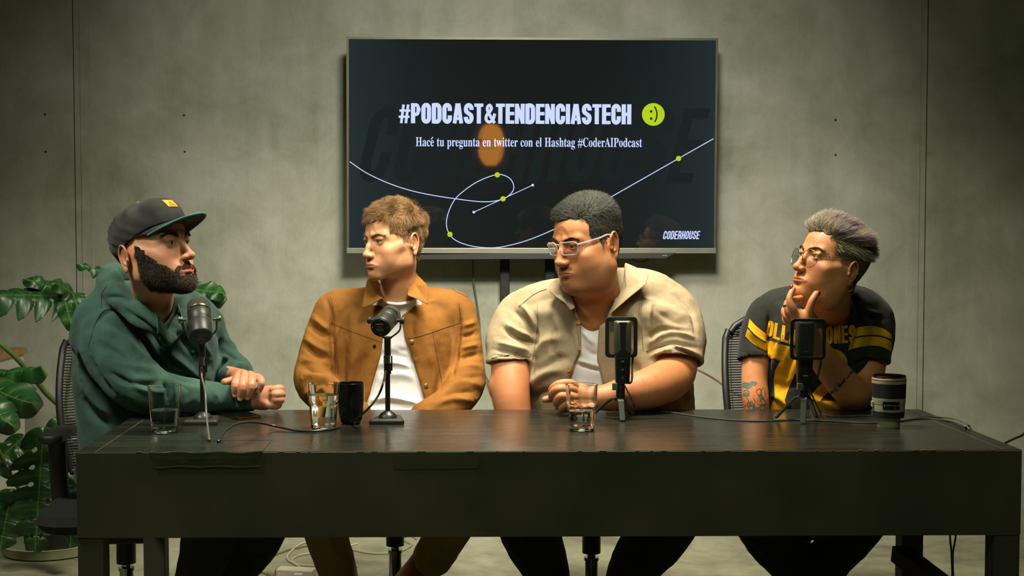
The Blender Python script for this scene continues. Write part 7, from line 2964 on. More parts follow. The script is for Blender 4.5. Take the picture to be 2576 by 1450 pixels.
def desk_mic(label, foot_px, foot_py, top_py, cen, axis, length, rad_, knob, connector, foam_len, cap_text):
    """cen: centre of the capsule; axis: unit vector from the end cap to the foam nose"""
    fp = PZ(foot_px, foot_py - 9, TZ)
    ms = empty('microphone', (fp.x, fp.y, TZ), label, 'microphone', 'broadcast microphones on desk stands')
    # cast foot: trapezoid with raised dome
    b = MB()
    w1, w2, dep, hh = 0.094, 0.060, 0.105, 0.010

    def P_(x, y, z):
        return Vector((fp.x + x, fp.y + y, TZ + z))
    o1 = [(-w1 / 2, -0.030), (-w1 / 2 + 0.006, -0.036), (w1 / 2 - 0.006, -0.036), (w1 / 2, -0.030), (w2 / 2, dep - 0.036), (-w2 / 2, dep - 0.036)]
    b.prism([P_(x, y, 0.0004) for x, y in o1], [P_(x, y, hh) for x, y in o1])
    i1 = [(x * 0.96, y * 0.96 + 0.0012) for x, y in o1]
    b.prism([P_(x, y, hh) for x, y in i1], [P_(x * 0.94, y * 0.94 + 0.001, hh + 0.003) for x, y in i1])
    foot = b.build('foot', MG, ms, bevel=0.0015)
    b = MB()
    b.lathe([(0.026, 0), (0.024, 0.006), (0.019, 0.012), (0.011, 0.017), (0.0085, 0.019), (0, 0.019)], P_(0, 0.008, hh + 0.002), 32)
    b.build('dome', MB_, ms, smooth=True)
    st = P_(0, 0.008, hh + 0.018)
    top = Vector((fp.x, fp.y + 0.008, PX(foot_px, top_py, fp.y).z))
    b = MB()
    b.tube([st, Vector((st.x, st.y, st.z + (top.z - st.z) * 0.72))], 0.0068, 20)
    b.build('pole', MB_, ms, smooth=True)
    b = MB()
    zc_ = st.z + (top.z - st.z) * 0.66
    b.tube([(st.x, st.y, zc_ - 0.028), (st.x, st.y, zc_)], 0.0098, 20)
    b.tube([(st.x, st.y, zc_ + 0.020), (st.x, st.y, top.z - 0.0)], 0.0088, 20)
    b.build('collar', MB_, ms, smooth=True)
    b = MB()
    b.tube([(st.x - 0.0012, st.y - 0.004, zc_), (st.x - 0.0012, st.y - 0.004, zc_ + 0.021)], 0.0092, 24)
    b.build('connector', STL, ms, smooth=True)
    b = MB()
    b.tube([(st.x + 0.011, st.y, zc_ - 0.02), (st.x + 0.011, st.y, zc_ + 0.02)], 0.0022, 8)
    b.build('clip', MB_, ms)
    ax = Vector(axis).normalized()
    side = ax.cross(Vector((0, 0, 1))).normalized()
    if side.x < 0:
        side = -side
    a0 = cen - ax * (length / 2)
    # body
    b = MB()
    L_ = length - foam_len
    b.lathe([(0, 0), (rad_ * 0.88, 0), (rad_ * 0.97, 0.002), (rad_, 0.006), (rad_, L_ * 0.55), (rad_ * 0.985, L_ * 0.56), (rad_ * 0.985, L_ * 0.60), (rad_, L_ * 0.61), (rad_, L_ - 0.004), (rad_ * 0.9, L_)], a0, 44, axis=ax)
    body = b.build('body', MG, ms, smooth=True)
    b = MB()
    b.lathe([(rad_ * 0.9, L_ - 0.002), (rad_ * 1.03, L_), (rad_ * 1.03, L_ + 0.0035), (rad_ * 0.95, L_ + 0.004)], a0, 44, axis=ax)
    b.build('silver_ring', STL, ms, smooth=True)
    b = MB()
    fp_ = [(rad_ * 0.98, L_ + 0.003)]
    for i in range(9):
        t_ = i / 8
        a_ = t_ * PI / 2
        fp_.append((rad_ * 1.0 * (math.cos(a_) ** 0.55 if i < 8 else 0.0), L_ + foam_len * 0.45 + foam_len * 0.55 * math.sin(a_)))
    b.lathe(fp_, a0, 44, axis=ax)
    b.build('foam_nose', FOAM, ms, smooth=True)
    # end cap with marks
    b = MB()
    b.lathe([(0, 0.0012), (rad_ * 0.86, 0.0012), (rad_ * 0.88, 0.0002)], a0, 40, axis=-ax)
    cap_ = b.build('end_cap', MB_, ms, smooth=True)
    q = (-ax)
    upv = (Vector((0, 0, 1)) - q * q.z).normalized()
    rt = upv.cross(q).normalized()
    b = MB()
    for kind, y_, w_, h_ in cap_text:
        n_ = 1 if kind == 'bar' else int(w_ / 0.0022)
        for i in range(n_):
            x0 = -w_ / 2 + w_ * i / n_
            x1 = x0 + (w_ / n_) * (1 if kind == 'bar' else 0.72)
            pts = [(x0, y_ - h_ / 2), (x1, y_ - h_ / 2), (x1, y_ + h_ / 2), (x0, y_ + h_ / 2)]
            b.prism([a0 + q * 0.0012 + rt * x + upv * y for x, y in pts], [a0 + q * 0.0016 + rt * x + upv * y for x, y in pts])
    for a_ in (0.25, 0.75, 1.25, 1.75):
        b.lathe([(0.0014, 0.0012), (0.0014, 0.0018), (0, 0.0018)], a0 + rt * rad_ * 0.72 * math.cos(a_ * PI + PI / 4) + upv * rad_ * 0.72 * math.sin(a_ * PI + PI / 4), 10, axis=q)
    b.build('cap_marks', PALE, cap_)
    # yoke and knobs
    kc = cen - ax * (length * 0.02)
    kr = knob
    b = MB()
    jt = Vector((top.x, top.y, top.z + 0.002))
    for sg in (-1, 1):
        e = kc + side * sg * (kr - 0.006)
        low = kc + side * sg * (kr - 0.006) * 0.92 + (jt - kc) * 0.55
        b.tube(spline([tuple(e), tuple(low), tuple(jt + side * sg * 0.010)], 6), 0.0024, 10, flat=1.0)
    b.tube([jt - side * 0.011, jt + side * 0.011], 0.0036, 10)
    b.build('yoke', MB_, ms, smooth=True)
    for sg in (-1, 1):
        e = kc + side * sg * (kr - 0.008)
        b = MB()
        b.lathe([(0.0045, -0.006), (0.0045, 0.003), (0.0085, 0.0035), (0.0090, 0.005), (0.0090, 0.012), (0.0080, 0.0132), (0, 0.0132)], e, 28, axis=side * sg)
        b.build('knob', STL if connector else MG, ms, smooth=True)
    return ms, Vector((st.x, st.y - 0.008, zc_)), body


c1 = PX(502, 802, 3.55)
ms1, con1, _ = desk_mic('grey broadcast microphone tipped downward on a desk stand in front of the green hoodie', 509, 1075, 858, c1, (-0.20, 0.68, 0.70), 0.124, 0.0295, 0.048, True, 0.040,
                        [('bar', 0.008, 0.018, 0.0008), ('txt', 0.003, 0.006, 0.0014), ('txt', -0.001, 0.006, 0.0014), ('txt', -0.008, 0.020, 0.003)])
c2 = PX(972, 806, 3.57)
ms2, con2, _ = desk_mic('black broadcast microphone end-on on a desk stand in front of the tan suede jacket', 975, 1073, 852, c2, (0.20, 0.93, 0.26), 0.112, 0.0265, 0.044, False, 0.034,
                        [('txt', 0.009, 0.020, 0.003), ('txt', 0.002, 0.010, 0.0014), ('bar', -0.004, 0.018, 0.0008), ('bar', -0.008, 0.018, 0.0006)])

# ---- side-address microphones on tripods with pop shields
MESH = bpy.data.materials.new('mic_wire_mesh')
t = NT(MESH)
tc = t.n('ShaderNodeTexCoord').outputs['Object']
sx_ = t.n('ShaderNodeSeparateXYZ', {'Vector': tc})
wx = t.math('ABSOLUTE', t.math('SINE', t.math('MULTIPLY', sx_.outputs[0], 1250.0)))
wz = t.math('ABSOLUTE', t.math('SINE', t.math('MULTIPLY', sx_.outputs[2], 1250.0)))
g_ = t.math('MAXIMUM', t.math('GREATER_THAN', wx, 0.86), t.math('GREATER_THAN', wz, 0.84))
t.set('Base Color', t.mix(g_, rgb(14, 15, 12), rgb(140, 142, 124)))
t.set('Metallic', 0.6)
t.set('Roughness', 0.4)
POP = bpy.data.materials.new('pop_shield_gauze')
t = NT(POP)
t.set('Base Color', rgb(40, 42, 36))
t.set('Alpha', 0.38)
t.set('Roughness', 0.8)


def tripod_mic(label, foot_px, foot_py, back_view, depth_off=0.0):
    fp = PZ(foot_px, foot_py, TZ)
    cy = fp.y + (0.045 if back_view else 0.030)
    S_ = cy / F
    g = empty('microphone', (fp.x, cy, TZ), label, 'microphone', 'tripod microphones with square pop shields')

    def Q(dx, py, dy=0.0):
        p = PX(foot_px + dx, py, cy)
        return Vector((p.x, cy + dy, p.z))
    y_hub = 1008 if back_view else 1003
    hub = Q(-8 if back_view else 4, y_hub - 4)
    # legs
    for j, (dx, fy_, py_) in enumerate(((0, fp.y, foot_py), (-70 if back_view else -52, cy + 0.06, None), (30 if back_view else 54, cy + 0.07, None))):
        foot = Vector((PX(foot_px, foot_py, fp.y).x, fp.y, TZ + 0.003)) if j == 0 else Vector((fp.x + dx * S_, fy_, TZ + 0.004))
        kn_ = hub + (Vector((foot.x, foot.y, hub.z)) - hub) * (0.42 if j == 0 else 0.25) + Vector((0, 0, -0.002))
        b = MB()
        pts = [hub, kn_, kn_ + (foot - kn_) * 0.3 + Vector((0, 0, 0.003)), foot]
        dirs = (foot - hub)
        wv = Vector((-dirs.y, dirs.x, 0)).normalized() * (0.0092 if j == 0 else 0.0075)
        up = Vector((0, 0, 0.0028))
        sp = spline([tuple(p) for p in pts], 5)
        vs, fs = [], []
        for i, p in enumerate(sp):
            p = Vector(p)
            tdir = (Vector(sp[min(i + 1, len(sp) - 1)]) - Vector(sp[max(i - 1, 0)])).normalized()
            nn = tdir.cross(wv).normalized() * 0.0028
            taper = 1 - 0.25 * i / len(sp)
            vs += [p - wv * taper - nn, p + wv * taper - nn, p + wv * taper + nn, p - wv * taper + nn]
        for i in range(len(sp) - 1):
            for q in range(4):
                fs.append((i * 4 + q, i * 4 + (q + 1) % 4, i * 4 + 4 + (q + 1) % 4, i * 4 + 4 + q))
        fs += [(3, 2, 1, 0), tuple(len(vs) - 4 + q for q in range(4))]
        b.add(vs, fs)
        b.build('leg', mat('tripod_grey', (58, 62, 52), 0.4), g, bevel=0.0012)
    b = MB()
    b.lathe([(0, -0.004), (0.0135, -0.004), (0.0145, 0.0), (0.0145, 0.003), (0.010, 0.005), (0, 0.005)], hub, 28)
    b.build('hub', MB_, g, smooth=True)
    col = Q(-5 if back_view else 2, 966)
    b = MB()
    b.lathe([(0, hub.z - col.z + 0.004), (0.0125, hub.z - col.z + 0.004), (0.0125, -0.003), (0.0110, 0.0), (0, 0)], (col.x, col.y, col.z), 28)
    b.build('ball_joint', MB_, g, smooth=True)
    b = MB()
    c = Q(-20 if back_view else -10, 972, -0.012)
    b.box(c, (0.015, 0.010, 0.019))
    b.build('thumb_screw', mat('grey_plastic', (92, 94, 80), 0.3), g, bevel=0.0012)
    # body: flattened box with rounded corners
    w_, dp, zt, zb = 0.046, 0.036, Q(0, 808).z, Q(0, 965).z
    bx = Q(0 if back_view else 4, 880)
    zs = zb + (zt - zb) * 0.50
    b = MB()
    o_ = rrect(w_ * 0.92, dp, 0.008, 5)

    def ring(sc, z, dx=0.0):
        return [Vector((bx.x + dx + x * sc, cy + y * sc, z)) for x, y in o_]
    rs = [ring(0.80, zb), ring(0.90, zb + 0.003), ring(0.95, zb + 0.04), ring(1.0, zs - 0.004), ring(1.0, zs)]
    n_ = len(o_)
    vs = [p for r_ in rs for p in r_]
    fs = [(i * n_ + q, i * n_ + (q + 1) % n_, (i + 1) * n_ + (q + 1) % n_, (i + 1) * n_ + q) for i in range(len(rs) - 1) for q in range(n_)]
    fs += [tuple(range(n_ - 1, -1, -1)), tuple(range((len(rs) - 1) * n_, len(rs) * n_))]
    b.add(vs, fs)
    body = b.build('body', MB_, g, smooth=True)
    # grille
    o2 = rrect(w_, dp * 1.02, 0.009, 6)
    rs = [(0.94, zs), (1.0, zs + 0.003), (1.0, zt - 0.008), (0.97, zt - 0.002), (0.86, zt), (0.3, zt + 0.0006)]
    vs = [Vector((bx.x + x * sc, cy + y * sc, z)) for sc, z in rs for x, y in o2]
    n_ = len(o2)
    fs = [(i * n_ + q, i * n_ + (q + 1) % n_, (i + 1) * n_ + (q + 1) % n_, (i + 1) * n_ + q) for i in range(len(rs) - 1) for q in range(n_)]
    fs += [tuple(range(n_ - 1, -1, -1)), tuple(range((len(rs) - 1) * n_, len(rs) * n_))]
    b = MB()
    b.add(vs, fs)
    b.build('grille', MESH, g, smooth=True)
    if back_view:
        b = MB()
        yy = cy - dp * 0.52
        ow = [(-0.0115, zt - 0.002), (-0.0075, zt - 0.010), (-0.0068, zs + 0.010), (-0.014, zs + 0.001), (-0.017, zs - 0.010), (0.017, zs - 0.010), (0.014, zs + 0.001), (0.0068, zs + 0.010), (0.0075, zt - 0.010), (0.0115, zt - 0.002)]
        b.prism([Vector((bx.x + x, yy + 0.004, z)) for x, z in ow], [Vector((bx.x + x, yy - 0.0016, z)) for x, z in ow])
        b.build('spine', MB_, g, bevel=0.0006)
        for zk in (zs - 0.026, zs - 0.048):
            b = MB()
            b.lathe([(0.0052, 0), (0.0052, 0.0045), (0.0044, 0.0052), (0, 0.0052)], (bx.x, cy - dp * 0.48, zk), 24, axis=(0, -1, 0))
            kb = b.build('dial', MB_, g, smooth=True)
            b = MB()
            for a_ in range(-3, 4):
                aa = R(90 + a_ * 38)
                b.box((bx.x + 0.0078 * math.cos(aa), cy - dp * 0.49, zk + 0.0078 * math.sin(aa)), (0.0007, 0.0012, 0.0007))
            b.box((bx.x, cy - dp * 0.48 - 0.0055, zk + 0.003), (0.0007, 0.0006, 0.003))
            b.build('dial_ticks', PALE, kb)
        b = MB()
        b.box((bx.x, cy - dp * 0.49, zs - 0.0135), (0.030, 0.0006, 0.0006))
        b.tube([(bx.x + 0.0018 * math.cos(2 * PI * i / 12), cy - dp * 0.49, zb + 0.016 + 0.0018 * math.sin(2 * PI * i / 12)) for i in range(13)], 0.0003, 5)
        b.tube([(bx.x + 0.0012 * math.cos(2 * PI * i / 12), cy - dp * 0.49, zb + 0.0192 + 0.0012 * math.sin(2 * PI * i / 12)) for i in range(13)], 0.0003, 5)
        b.build('panel_marks', PALE, g)
    else:
        b = MB()
        for i in range(5):
            b.box((bx.x - 0.0055 + i * 0.0026, cy - dp * 0.475, zb + 0.022), (0.0018, 0.0008, 0.0032))
        b.build('wordmark', PALE, body)
        b = MB()
        b.lathe([(0.0020, 0), (0.0020, 0.0008), (0, 0.0008)], (bx.x + 0.001, cy - dp * 0.475, zs - 0.012), 16, axis=(0, -1, 0))
        b.build('gold_dot', mat('gold_dot', (150, 104, 20), 0.4, 0.6), body)
        b = MB()
        b.ball((bx.x, cy - dp * 0.50, zs + 0.003), 0.0011, 8, 6)
        b.build('status_light', glow('blue_light', (80, 80, 220), 1.2), body)
    # pop shield frame on the side of the speaker or of the camera
    sy = cy + (0.030 if back_view else -0.036)
    fw, fh = (0.088, 0.112) if back_view else (0.094, 0.109)
    fx = bx.x + (-0.001 if back_view else 0.0006)
    fz = Q(0, 851).z
    oo, ii = rrect(fw, fh, 0.012, 6), rrect(fw - (0.021 if back_view else 0.017), fh - (0.021 if back_view else 0.017), 0.007, 6)
    b = MB()
    vs, fs = [], []
    for yy in (sy - 0.004, sy + 0.004):
        vs += [Vector((fx + x, yy, fz + z)) for x, z in oo] + [Vector((fx + x, yy, fz + z)) for x, z in ii]
    n_ = len(oo)
    for q in range(n_):
        r_ = (q + 1) % n_
        fs += [(q, r_, n_ + r_, n_ + q), (2 * n_ + q, 3 * n_ + q, 3 * n_ + r_, 2 * n_ + r_), (q, 2 * n_ + q, 2 * n_ + r_, r_), (n_ + q, n_ + r_, 3 * n_ + r_, 3 * n_ + q)]
    b.add(vs, fs)
    sh = b.build('pop_shield', MB_, g, bevel=0.0015)
    b = MB()
    b.prism([Vector((fx + x, sy - 0.0005, fz + z)) for x, z in ii], [Vector((fx + x, sy + 0.0005, fz + z)) for x, z in ii])
    b.build('gauze', POP, sh)
    b = MB()
    b.tube(spline([(fx + fw / 2 - 0.012, sy, fz - fh / 2 + 0.002), (fx + fw / 2 - 0.014, sy, fz - fh / 2 - 0.020), (fx + fw / 2 - 0.018, cy, zb + 0.006), (bx.x + 0.012, cy, zb + 0.001)], 6), 0.0030, 10)
    b.build('shield_arm', MB_, g, smooth=True)
    return g, Vector((hub.x, cy + 0.02, zb))


m3, o3 = tripod_mic('tripod microphone seen from its back with two dials, before the beige shirt', 1566, 1062, True)
m4, o4 = tripod_mic('tripod microphone with mesh front and square shield before the black and yellow tee', 2020, 1068, False)

# ---- cables on the table
zt_ = TZ + 0.0034


def T_(px, py, h=0.0):
    return PZ(px, py, zt_ + h)


cable('microphone_cable', [con1 + Vector((0.0, -0.003, -0.002)), con1 + Vector((0.003, -0.012, -0.03)), PX(516, 985, 3.55), PX(519, 1040, 3.50), PX(523, 1080, 3.44), PZ(527, 1108, TZ + 0.004), PZ(528, 1113, TZ - 0.02)], 0.0027, mat('grey_cable', (92, 96, 82), 0.4),
      'grey cable dropping from the tipped microphone into the table hatch', n=14)
cable('microphone_cable', [con2 + Vector((-0.004, -0.008, -0.02)), PX(965, 960, 3.53), PX(952, 995, 3.52), PX(925, 1030, 3.50), T_(880, 1066), T_(840, 1079), T_(790, 1085), T_(740, 1083), T_(690, 1072, 0.006), PX(640, 1063, 3.52), PX(600, 1066, 3.47), PX(572, 1080, 3.43), PX(556, 1100, 3.40), PZ(549, 1111, TZ + 0.003), PZ(547, 1113, TZ - 0.02)],
      0.0030, M_CABB, 'black cable curving across the table from the end-on microphone to the hatch', n=14)
zc2 = 0.0022
M_CABS = mat('dark_thin_cable', (74, 76, 64), 0.25, spec=0.7)
cable('usb_cable', [o3 + Vector((0.01, 0.02, 0.004)), PX(1594, 1015, 3.80), PZ(1602, 1034, TZ + zc2), PZ(1640, 1033, TZ + zc2), PZ(1700, 1040, TZ + zc2), PZ(1760, 1049, TZ + zc2), PZ(1840, 1057, TZ + zc2), PZ(1920, 1060, TZ + zc2), PZ(1975, 1057, TZ + zc2), PZ(2040, 1058, TZ + zc2), PZ(2110, 1061, TZ + zc2), PZ(2160, 1064, TZ + zc2),
                    PZ(2205, 1064, TZ + zc2), PZ(2262, 1060, TZ + zc2), PZ(2320, 1053, TZ + zc2), PZ(2380, 1058, TZ + zc2), PZ(2410, 1066, TZ + zc2 + 0.002), PZ(2430, 1076, TZ + 0.004), PX(2440, 1100, 3.80), PX(2446, 1160, 3.82)], 0.0022, M_CABS,
      'thin dark cable trailing along the table from the two-dial microphone', n=12)
cable('usb_cable', [o4 + Vector((0.01, 0.02, 0.004)), PX(2050, 1010, 3.80), PZ(2066, 1040, TZ + zc2), PZ(2085, 1046, TZ + zc2), PZ(2120, 1048, TZ + zc2), PZ(2180, 1046, TZ + zc2), PZ(2240, 1050, TZ + zc2), PZ(2275, 1056, TZ + zc2), PZ(2310, 1051, TZ + zc2), PZ(2350, 1049.5, TZ + zc2), PZ(2395, 1054, TZ + zc2), PZ(2420, 1062, TZ + zc2 + 0.004), PZ(2438, 1073, TZ + 0.006), PX(2450, 1100, 3.82), PX(2455, 1170, 3.84)], 0.0022, M_CABS,
      'thin dark cable running from the mesh-front microphone behind the lens mug', n=12)

# ---- cables elsewhere
cable('floor_cable', [PX(2600, 1060, 5.0), PX(2576, 1092, 4.95), PX(2550, 1105, 4.9), PX(2525, 1118, 4.85), PX(2480, 1150, 4.8), PX(2420, 1230, 4.8)], 0.0042, mat('dark_red_cable', (60, 30, 24), 0.5), 'dark red cable slanting down behind the corner of the table')
cable('slanting_cable', [PX(1700, 905, 5.4), PX(1765, 936, 5.35), PX(1800, 956, 5.3), PX(1840, 985, 5.25), PX(1900, 1020, 5.2), PX(1950, 1080, 5.2), PX(1990, 1240, 5.1), PX(2000, 1400, 5.1) * 1.0 + Vector((0, 0, 0.004 - PX(2000, 1400, 5.1).z))], 0.0040, mat('red_brown_cable', (92, 56, 40), 0.5), 'red-brown cable slanting behind the beige shirt towards a chair')
cable('hanging_cable', [PX(2392, 1290, 4.05), PX(2390, 1350, 4.05), PX(2394, 1400, 4.05), PX(2396, 1500, 4.05), (PX(2396, 1500, 4.05).x, 4.05, 0.005)], 0.0030, M_CABB, 'black cable hanging straight under the table by the brace')
cable('hanging_cable', [PX(2404, 1290, 4.03), PX(2404, 1350, 4.03), PX(2397, 1400, 4.04), PX(2399, 1500, 4.03), (PX(2399, 1500, 4.03).x, 4.03, 0.005)], 0.0030, M_CABB, 'black cable hanging under the table, bowed inward against its twin')


def Fl(px, py, h=0.004):
    return PZ(px, py, h)


cable('coiled_cable', [Fl(900, 1368), Fl(850, 1378), Fl(800, 1362), Fl(760, 1368), Fl(735, 1385), Fl(722, 1405), Fl(745, 1420), Fl(800, 1424), Fl(860, 1418), Fl(880, 1398), Fl(820, 1392), Fl(760, 1396), Fl(735, 1412), Fl(770, 1432), Fl(840, 1432), Fl(900, 1425)], 0.0035, M_CABW,
      'pale cable lying in loose loops on the floor', n=10)
cable('plug_cable', [Fl(790, 1371), Fl(730, 1383), Fl(675, 1405), Fl(650, 1428), Fl(658, 1440), Fl(680, 1444)], 0.004, mat('beige_cable', (120, 116, 86), 0.5), 'beige cable running to the white plug on the floor')
cable('floor_cable', [Fl(880, 1382), Fl(920, 1391), Fl(965, 1393), Fl(1005, 1388), Fl(1035, 1372), Fl(1020, 1362), Fl(1015, 1352), Fl(1035, 1349), Fl(1050, 1358)], 0.0042, mat('cream_cable', (150, 148, 118), 0.5), 'cream cable curving over the floor behind a chrome chair column')
pp = empty('power_strip', tuple(PZ(715, 1444, 0)), 'white plug and power strip on the floor under the table', 'power strip')
wh = mat('white_plastic', (196, 192, 168), 0.45)
b = MB()
a_, c_ = Fl(700, 1442, 0.022), Fl(790, 1447, 0.022)
dv = (c_ - a_)
Mx = dv.to_track_quat('X', 'Z').to_matrix()
b.box((a_ + c_) / 2, (dv.length, 0.055, 0.040), Mx)
b.build('socket_block', wh, pp, bevel=0.004)
b = MB()
b.lathe([(0.006, 0), (0.010, 0.004), (0.016, 0.016), (0.021, 0.024), (0.021, 0.040)], Fl(668, 1443, 0.022), 20, axis=dv)
b.build('plug', mat('beige_plug', (160, 152, 118), 0.5), pp, smooth=True)
b = MB()
b.box(Fl(752, 1448, 0.030) + Vector((0, -0.018, 0)), (0.03, 0.02, 0.02), Mx)
b.build('switch', mat('off_white', (210, 208, 190), 0.4), pp, bevel=0.002)
# ================================================================== office chairs
CH = mat('chair_black_plastic', (22, 22, 19), 0.5)
CHR = mat('chrome', (150, 152, 142), 0.12, 1.0)
SEATM = mat('chair_black_fabric', (24, 24, 21), 0.9)
NET = bpy.data.materials.new('chair_mesh')
t = NT(NET)
t.set('Base Color', rgb(26, 26, 22))
t.set('Roughness', 0.7)


def make_chair(x, y, rz, label, back_h=1.02, back_w=0.44, seat_z=0.47, arms=True, ribs=52, aw=0.28, ah=0.215):
    """swivel chair built in world coordinates round (x, y); rz turns it, 0 faces the camera"""
    M = Matrix.Rotation(R(rz), 3, 'Z')
    o = Vector((x, y, 0))

    def w(a, b_, c):
        return o + M @ Vector((a, b_, c))
    ch = empty('office_chair', (x, y, 0), label, 'chair', 'black office chairs at the table')
    b = MB()
    out = []
    for q in rrect(0.47, 0.46, 0.10, 6):
        out.append(q)
    b.prism([w(p[0] * 0.92, p[1] * 0.92, seat_z - 0.05) for p in out], [w(p[0], p[1], seat_z - 0.02) for p in out])
    b.prism([w(p[0], p[1], seat_z - 0.02) for p in out], [w(p[0] * 0.93, p[1] * 0.93, seat_z + 0.015) for p in out])
    b.build('seat', SEATM, ch, bevel=0.012, bseg=3)
    b = MB()
    b.box(w(0, 0.02, seat_z - 0.075), (0.20, 0.26, 0.05), M)
    b.build('mechanism', CH, ch, bevel=0.006)
    b = MB()
    b.tube([w(0, 0, seat_z - 0.06), w(0, 0, 0.243)], 0.029, 24)
    b.build('column_sleeve', CH, ch, smooth=True)
    b = MB()
    b.tube([w(0, 0, 0.245), w(0, 0, 0.228)], 0.013, 20)
    b.tube([w(0, 0, 0.230), w(0, 0, 0.220)], 0.024, 20)
    b.tube([w(0, 0, 0.224), w(0, 0, 0.08)], 0.0205, 24)
    b.build('gas_column', CHR, ch, smooth=True)
    b = MB()
    b.lathe([(0.035, 0.055), (0.035, 0.11), (0.022, 0.125)], w(0, 0, 0), 24)
    for k_ in range(5):
        a = 2 * PI * k_ / 5 + 0.3
        b.tube([w(0.02 * math.cos(a), 0.02 * math.sin(a), 0.095), w(0.31 * math.cos(a), 0.31 * math.sin(a), 0.066)], [0.024, 0.015], 10, flat=0.75)
    b.build('star_base', CH, ch, smooth=True)
    for k_ in range(5):
        a = 2 * PI * k_ / 5 + 0.3
        b = MB()
        for s_ in (-1, 1):
            b.lathe([(0.0, -0.008), (0.026, -0.008), (0.028, 0), (0.026, 0.008), (0, 0.008)], w(0.31 * math.cos(a) - s_ * 0.014 * math.sin(a), 0.31 * math.sin(a) + s_ * 0.014 * math.cos(a), 0.0285), 18, axis=M @ Vector((-math.sin(a), math.cos(a), 0)))
        b.tube([w(0.31 * math.cos(a), 0.31 * math.sin(a), 0.03), w(0.31 * math.cos(a), 0.31 * math.sin(a), 0.066)], 0.008, 8)
        b.build('caster', CH, ch, smooth=True)
    # back frame: outline curve with a mesh panel of ribs
    zb0, zt0 = seat_z + 0.07, back_h

    def bp_(u, v):
        """u -1..1 across, v 0..1 up"""
        hw = back_w / 2 * (0.86 + 0.16 * math.sin(PI * min(1, v * 1.15) * 0.62)) * (1 - 0.10 * max(0, v - 0.85) / 0.15)
        z = zb0 + (zt0 - zb0) * v - 0.03 * (abs(u) ** 4) * (v > 0.9)
        yy = 0.235 + 0.10 * v - 0.07 * math.sin(PI * min(1, v * 1.2)) * 0.5 - 0.055 * u * u
        return w(hw * u, yy, z)
    pts = [bp_(-1, v / 20) for v in range(0, 20)] + [bp_(-0.96, 0.985), bp_(-0.82, 1.0), bp_(-0.4, 1.0), bp_(0, 1.0), bp_(0.4, 1.0), bp_(0.82, 1.0), bp_(0.96, 0.985)] + [bp_(1, v / 20) for v in range(19, -1, -1)] + [bp_(0.5, 0), bp_(0, 0), bp_(-0.5, 0), bp_(-1, 0)]
    b = MB()
    b.tube(pts, 0.0115, 10, caps=False)
    b.build('back_frame', CH, ch, smooth=True)
    b = MB()
    for k_ in range(ribs):
        v = (k_ + 0.5) / ribs
        b.tube([bp_(u, v) for u in (-0.98, -0.6, -0.2, 0.2, 0.6, 0.98)], 0.0030, 5, caps=False)
    for k_ in range(13):
        u = -0.92 + 1.84 * k_ / 12
        b.tube([bp_(u, v / 10) for v in range(0, 11)], 0.0012, 4, caps=False)
    net = b.build('back_mesh', NET, ch)
    b = MB()
    b.tube(spline([tuple(w(0, 0.10, seat_z - 0.06)), tuple(w(0, 0.26, seat_z - 0.03)), tuple(w(0, 0.315, seat_z + 0.12)), tuple(bp_(0, 0.35) + M @ Vector((0, 0.03, 0)))], 6), [0.026] * 19, 10, flat=0.6)
    b.build('back_support', CH, ch, smooth=True)
    if arms:
        for s_ in (-1, 1):
            b = MB()
            b.tube(spline([tuple(w(s_ * 0.12, 0.04, seat_z - 0.07)), tuple(w(s_ * (aw - 0.01), 0.06, seat_z - 0.04)), tuple(w(s_ * (aw + 0.005), 0.05, seat_z + 0.10)), tuple(w(s_ * aw, 0.02, seat_z + ah))], 6), 0.018, 10, flat=1.6)
            b.build('arm_post', CH, ch, smooth=True)
            b = MB()
            o_ = rrect(0.075, 0.25, 0.034, 6)
            b.prism([w(s_ * aw + p[0], 0.03 + p[1], seat_z + ah) for p in o_], [w(s_ * aw + p[0], 0.03 + p[1], seat_z + ah + 0.025) for p in o_])
            b.build('arm_pad', CH, ch, bevel=0.008, bseg=3)
    return ch


a_ = PX(345, 1200, 4.16)
make_chair(a_.x - 0.05, 4.21, 5, 'office chair with black mesh back and armrest under the bearded person in the hoodie', back_h=PX(160, 822, 4.5).z, back_w=0.475, seat_z=0.425, aw=0.205, ah=0.20)
a_ = PX(992, 1200, 4.42)
make_chair(a_.x, 4.44, 0, 'office chair hidden by the person in the tan jacket, chrome column below', back_h=0.90, back_w=0.34, arms=False, seat_z=0.43, ribs=30)
a_ = PX(1497, 1200, 4.16)
make_chair(a_.x, 4.34, 0, 'office chair hidden by the heavyset person, wide chrome column below the table', back_h=0.86, back_w=0.40, arms=False, seat_z=0.43, ribs=30)
a_ = PX(2050, 1200, 4.20)
make_chair(a_.x - 0.03, 4.24, -8, 'office chair with ribbed mesh back behind the black and yellow tee', back_h=PX(1900, 798, 4.5).z, back_w=0.46, arms=False, seat_z=0.43, ribs=60)
# ================================================================== swiss cheese plant, its tray, and the low cabinet
LEAF = bpy.data.materials.new('monstera_leaf')
t = NT(LEAF)
au = t.n('ShaderNodeAttribute', attribute_name='vein')
tc = t.n('ShaderNodeTexCoord').outputs['Object']
n = t.noise(14, 4, 0.6, tc)
c = t.ramp(n, [(0.3, rgb(18, 48, 20)), (0.7, rgb(38, 82, 34))])
c = t.mix(au.outputs['Fac'], c, rgb(84, 124, 50))
t.set('Base Color', c)
t.set('Roughness', 0.38)
t.set('Specular IOR Level', 0.55)
t.set('Subsurface Weight', 0.0)
t.bump(t.noise(60, 3, 0.6, tc), 0.15, 0.003)
STEM = mat('monstera_stem', (84, 110, 44), 0.4)


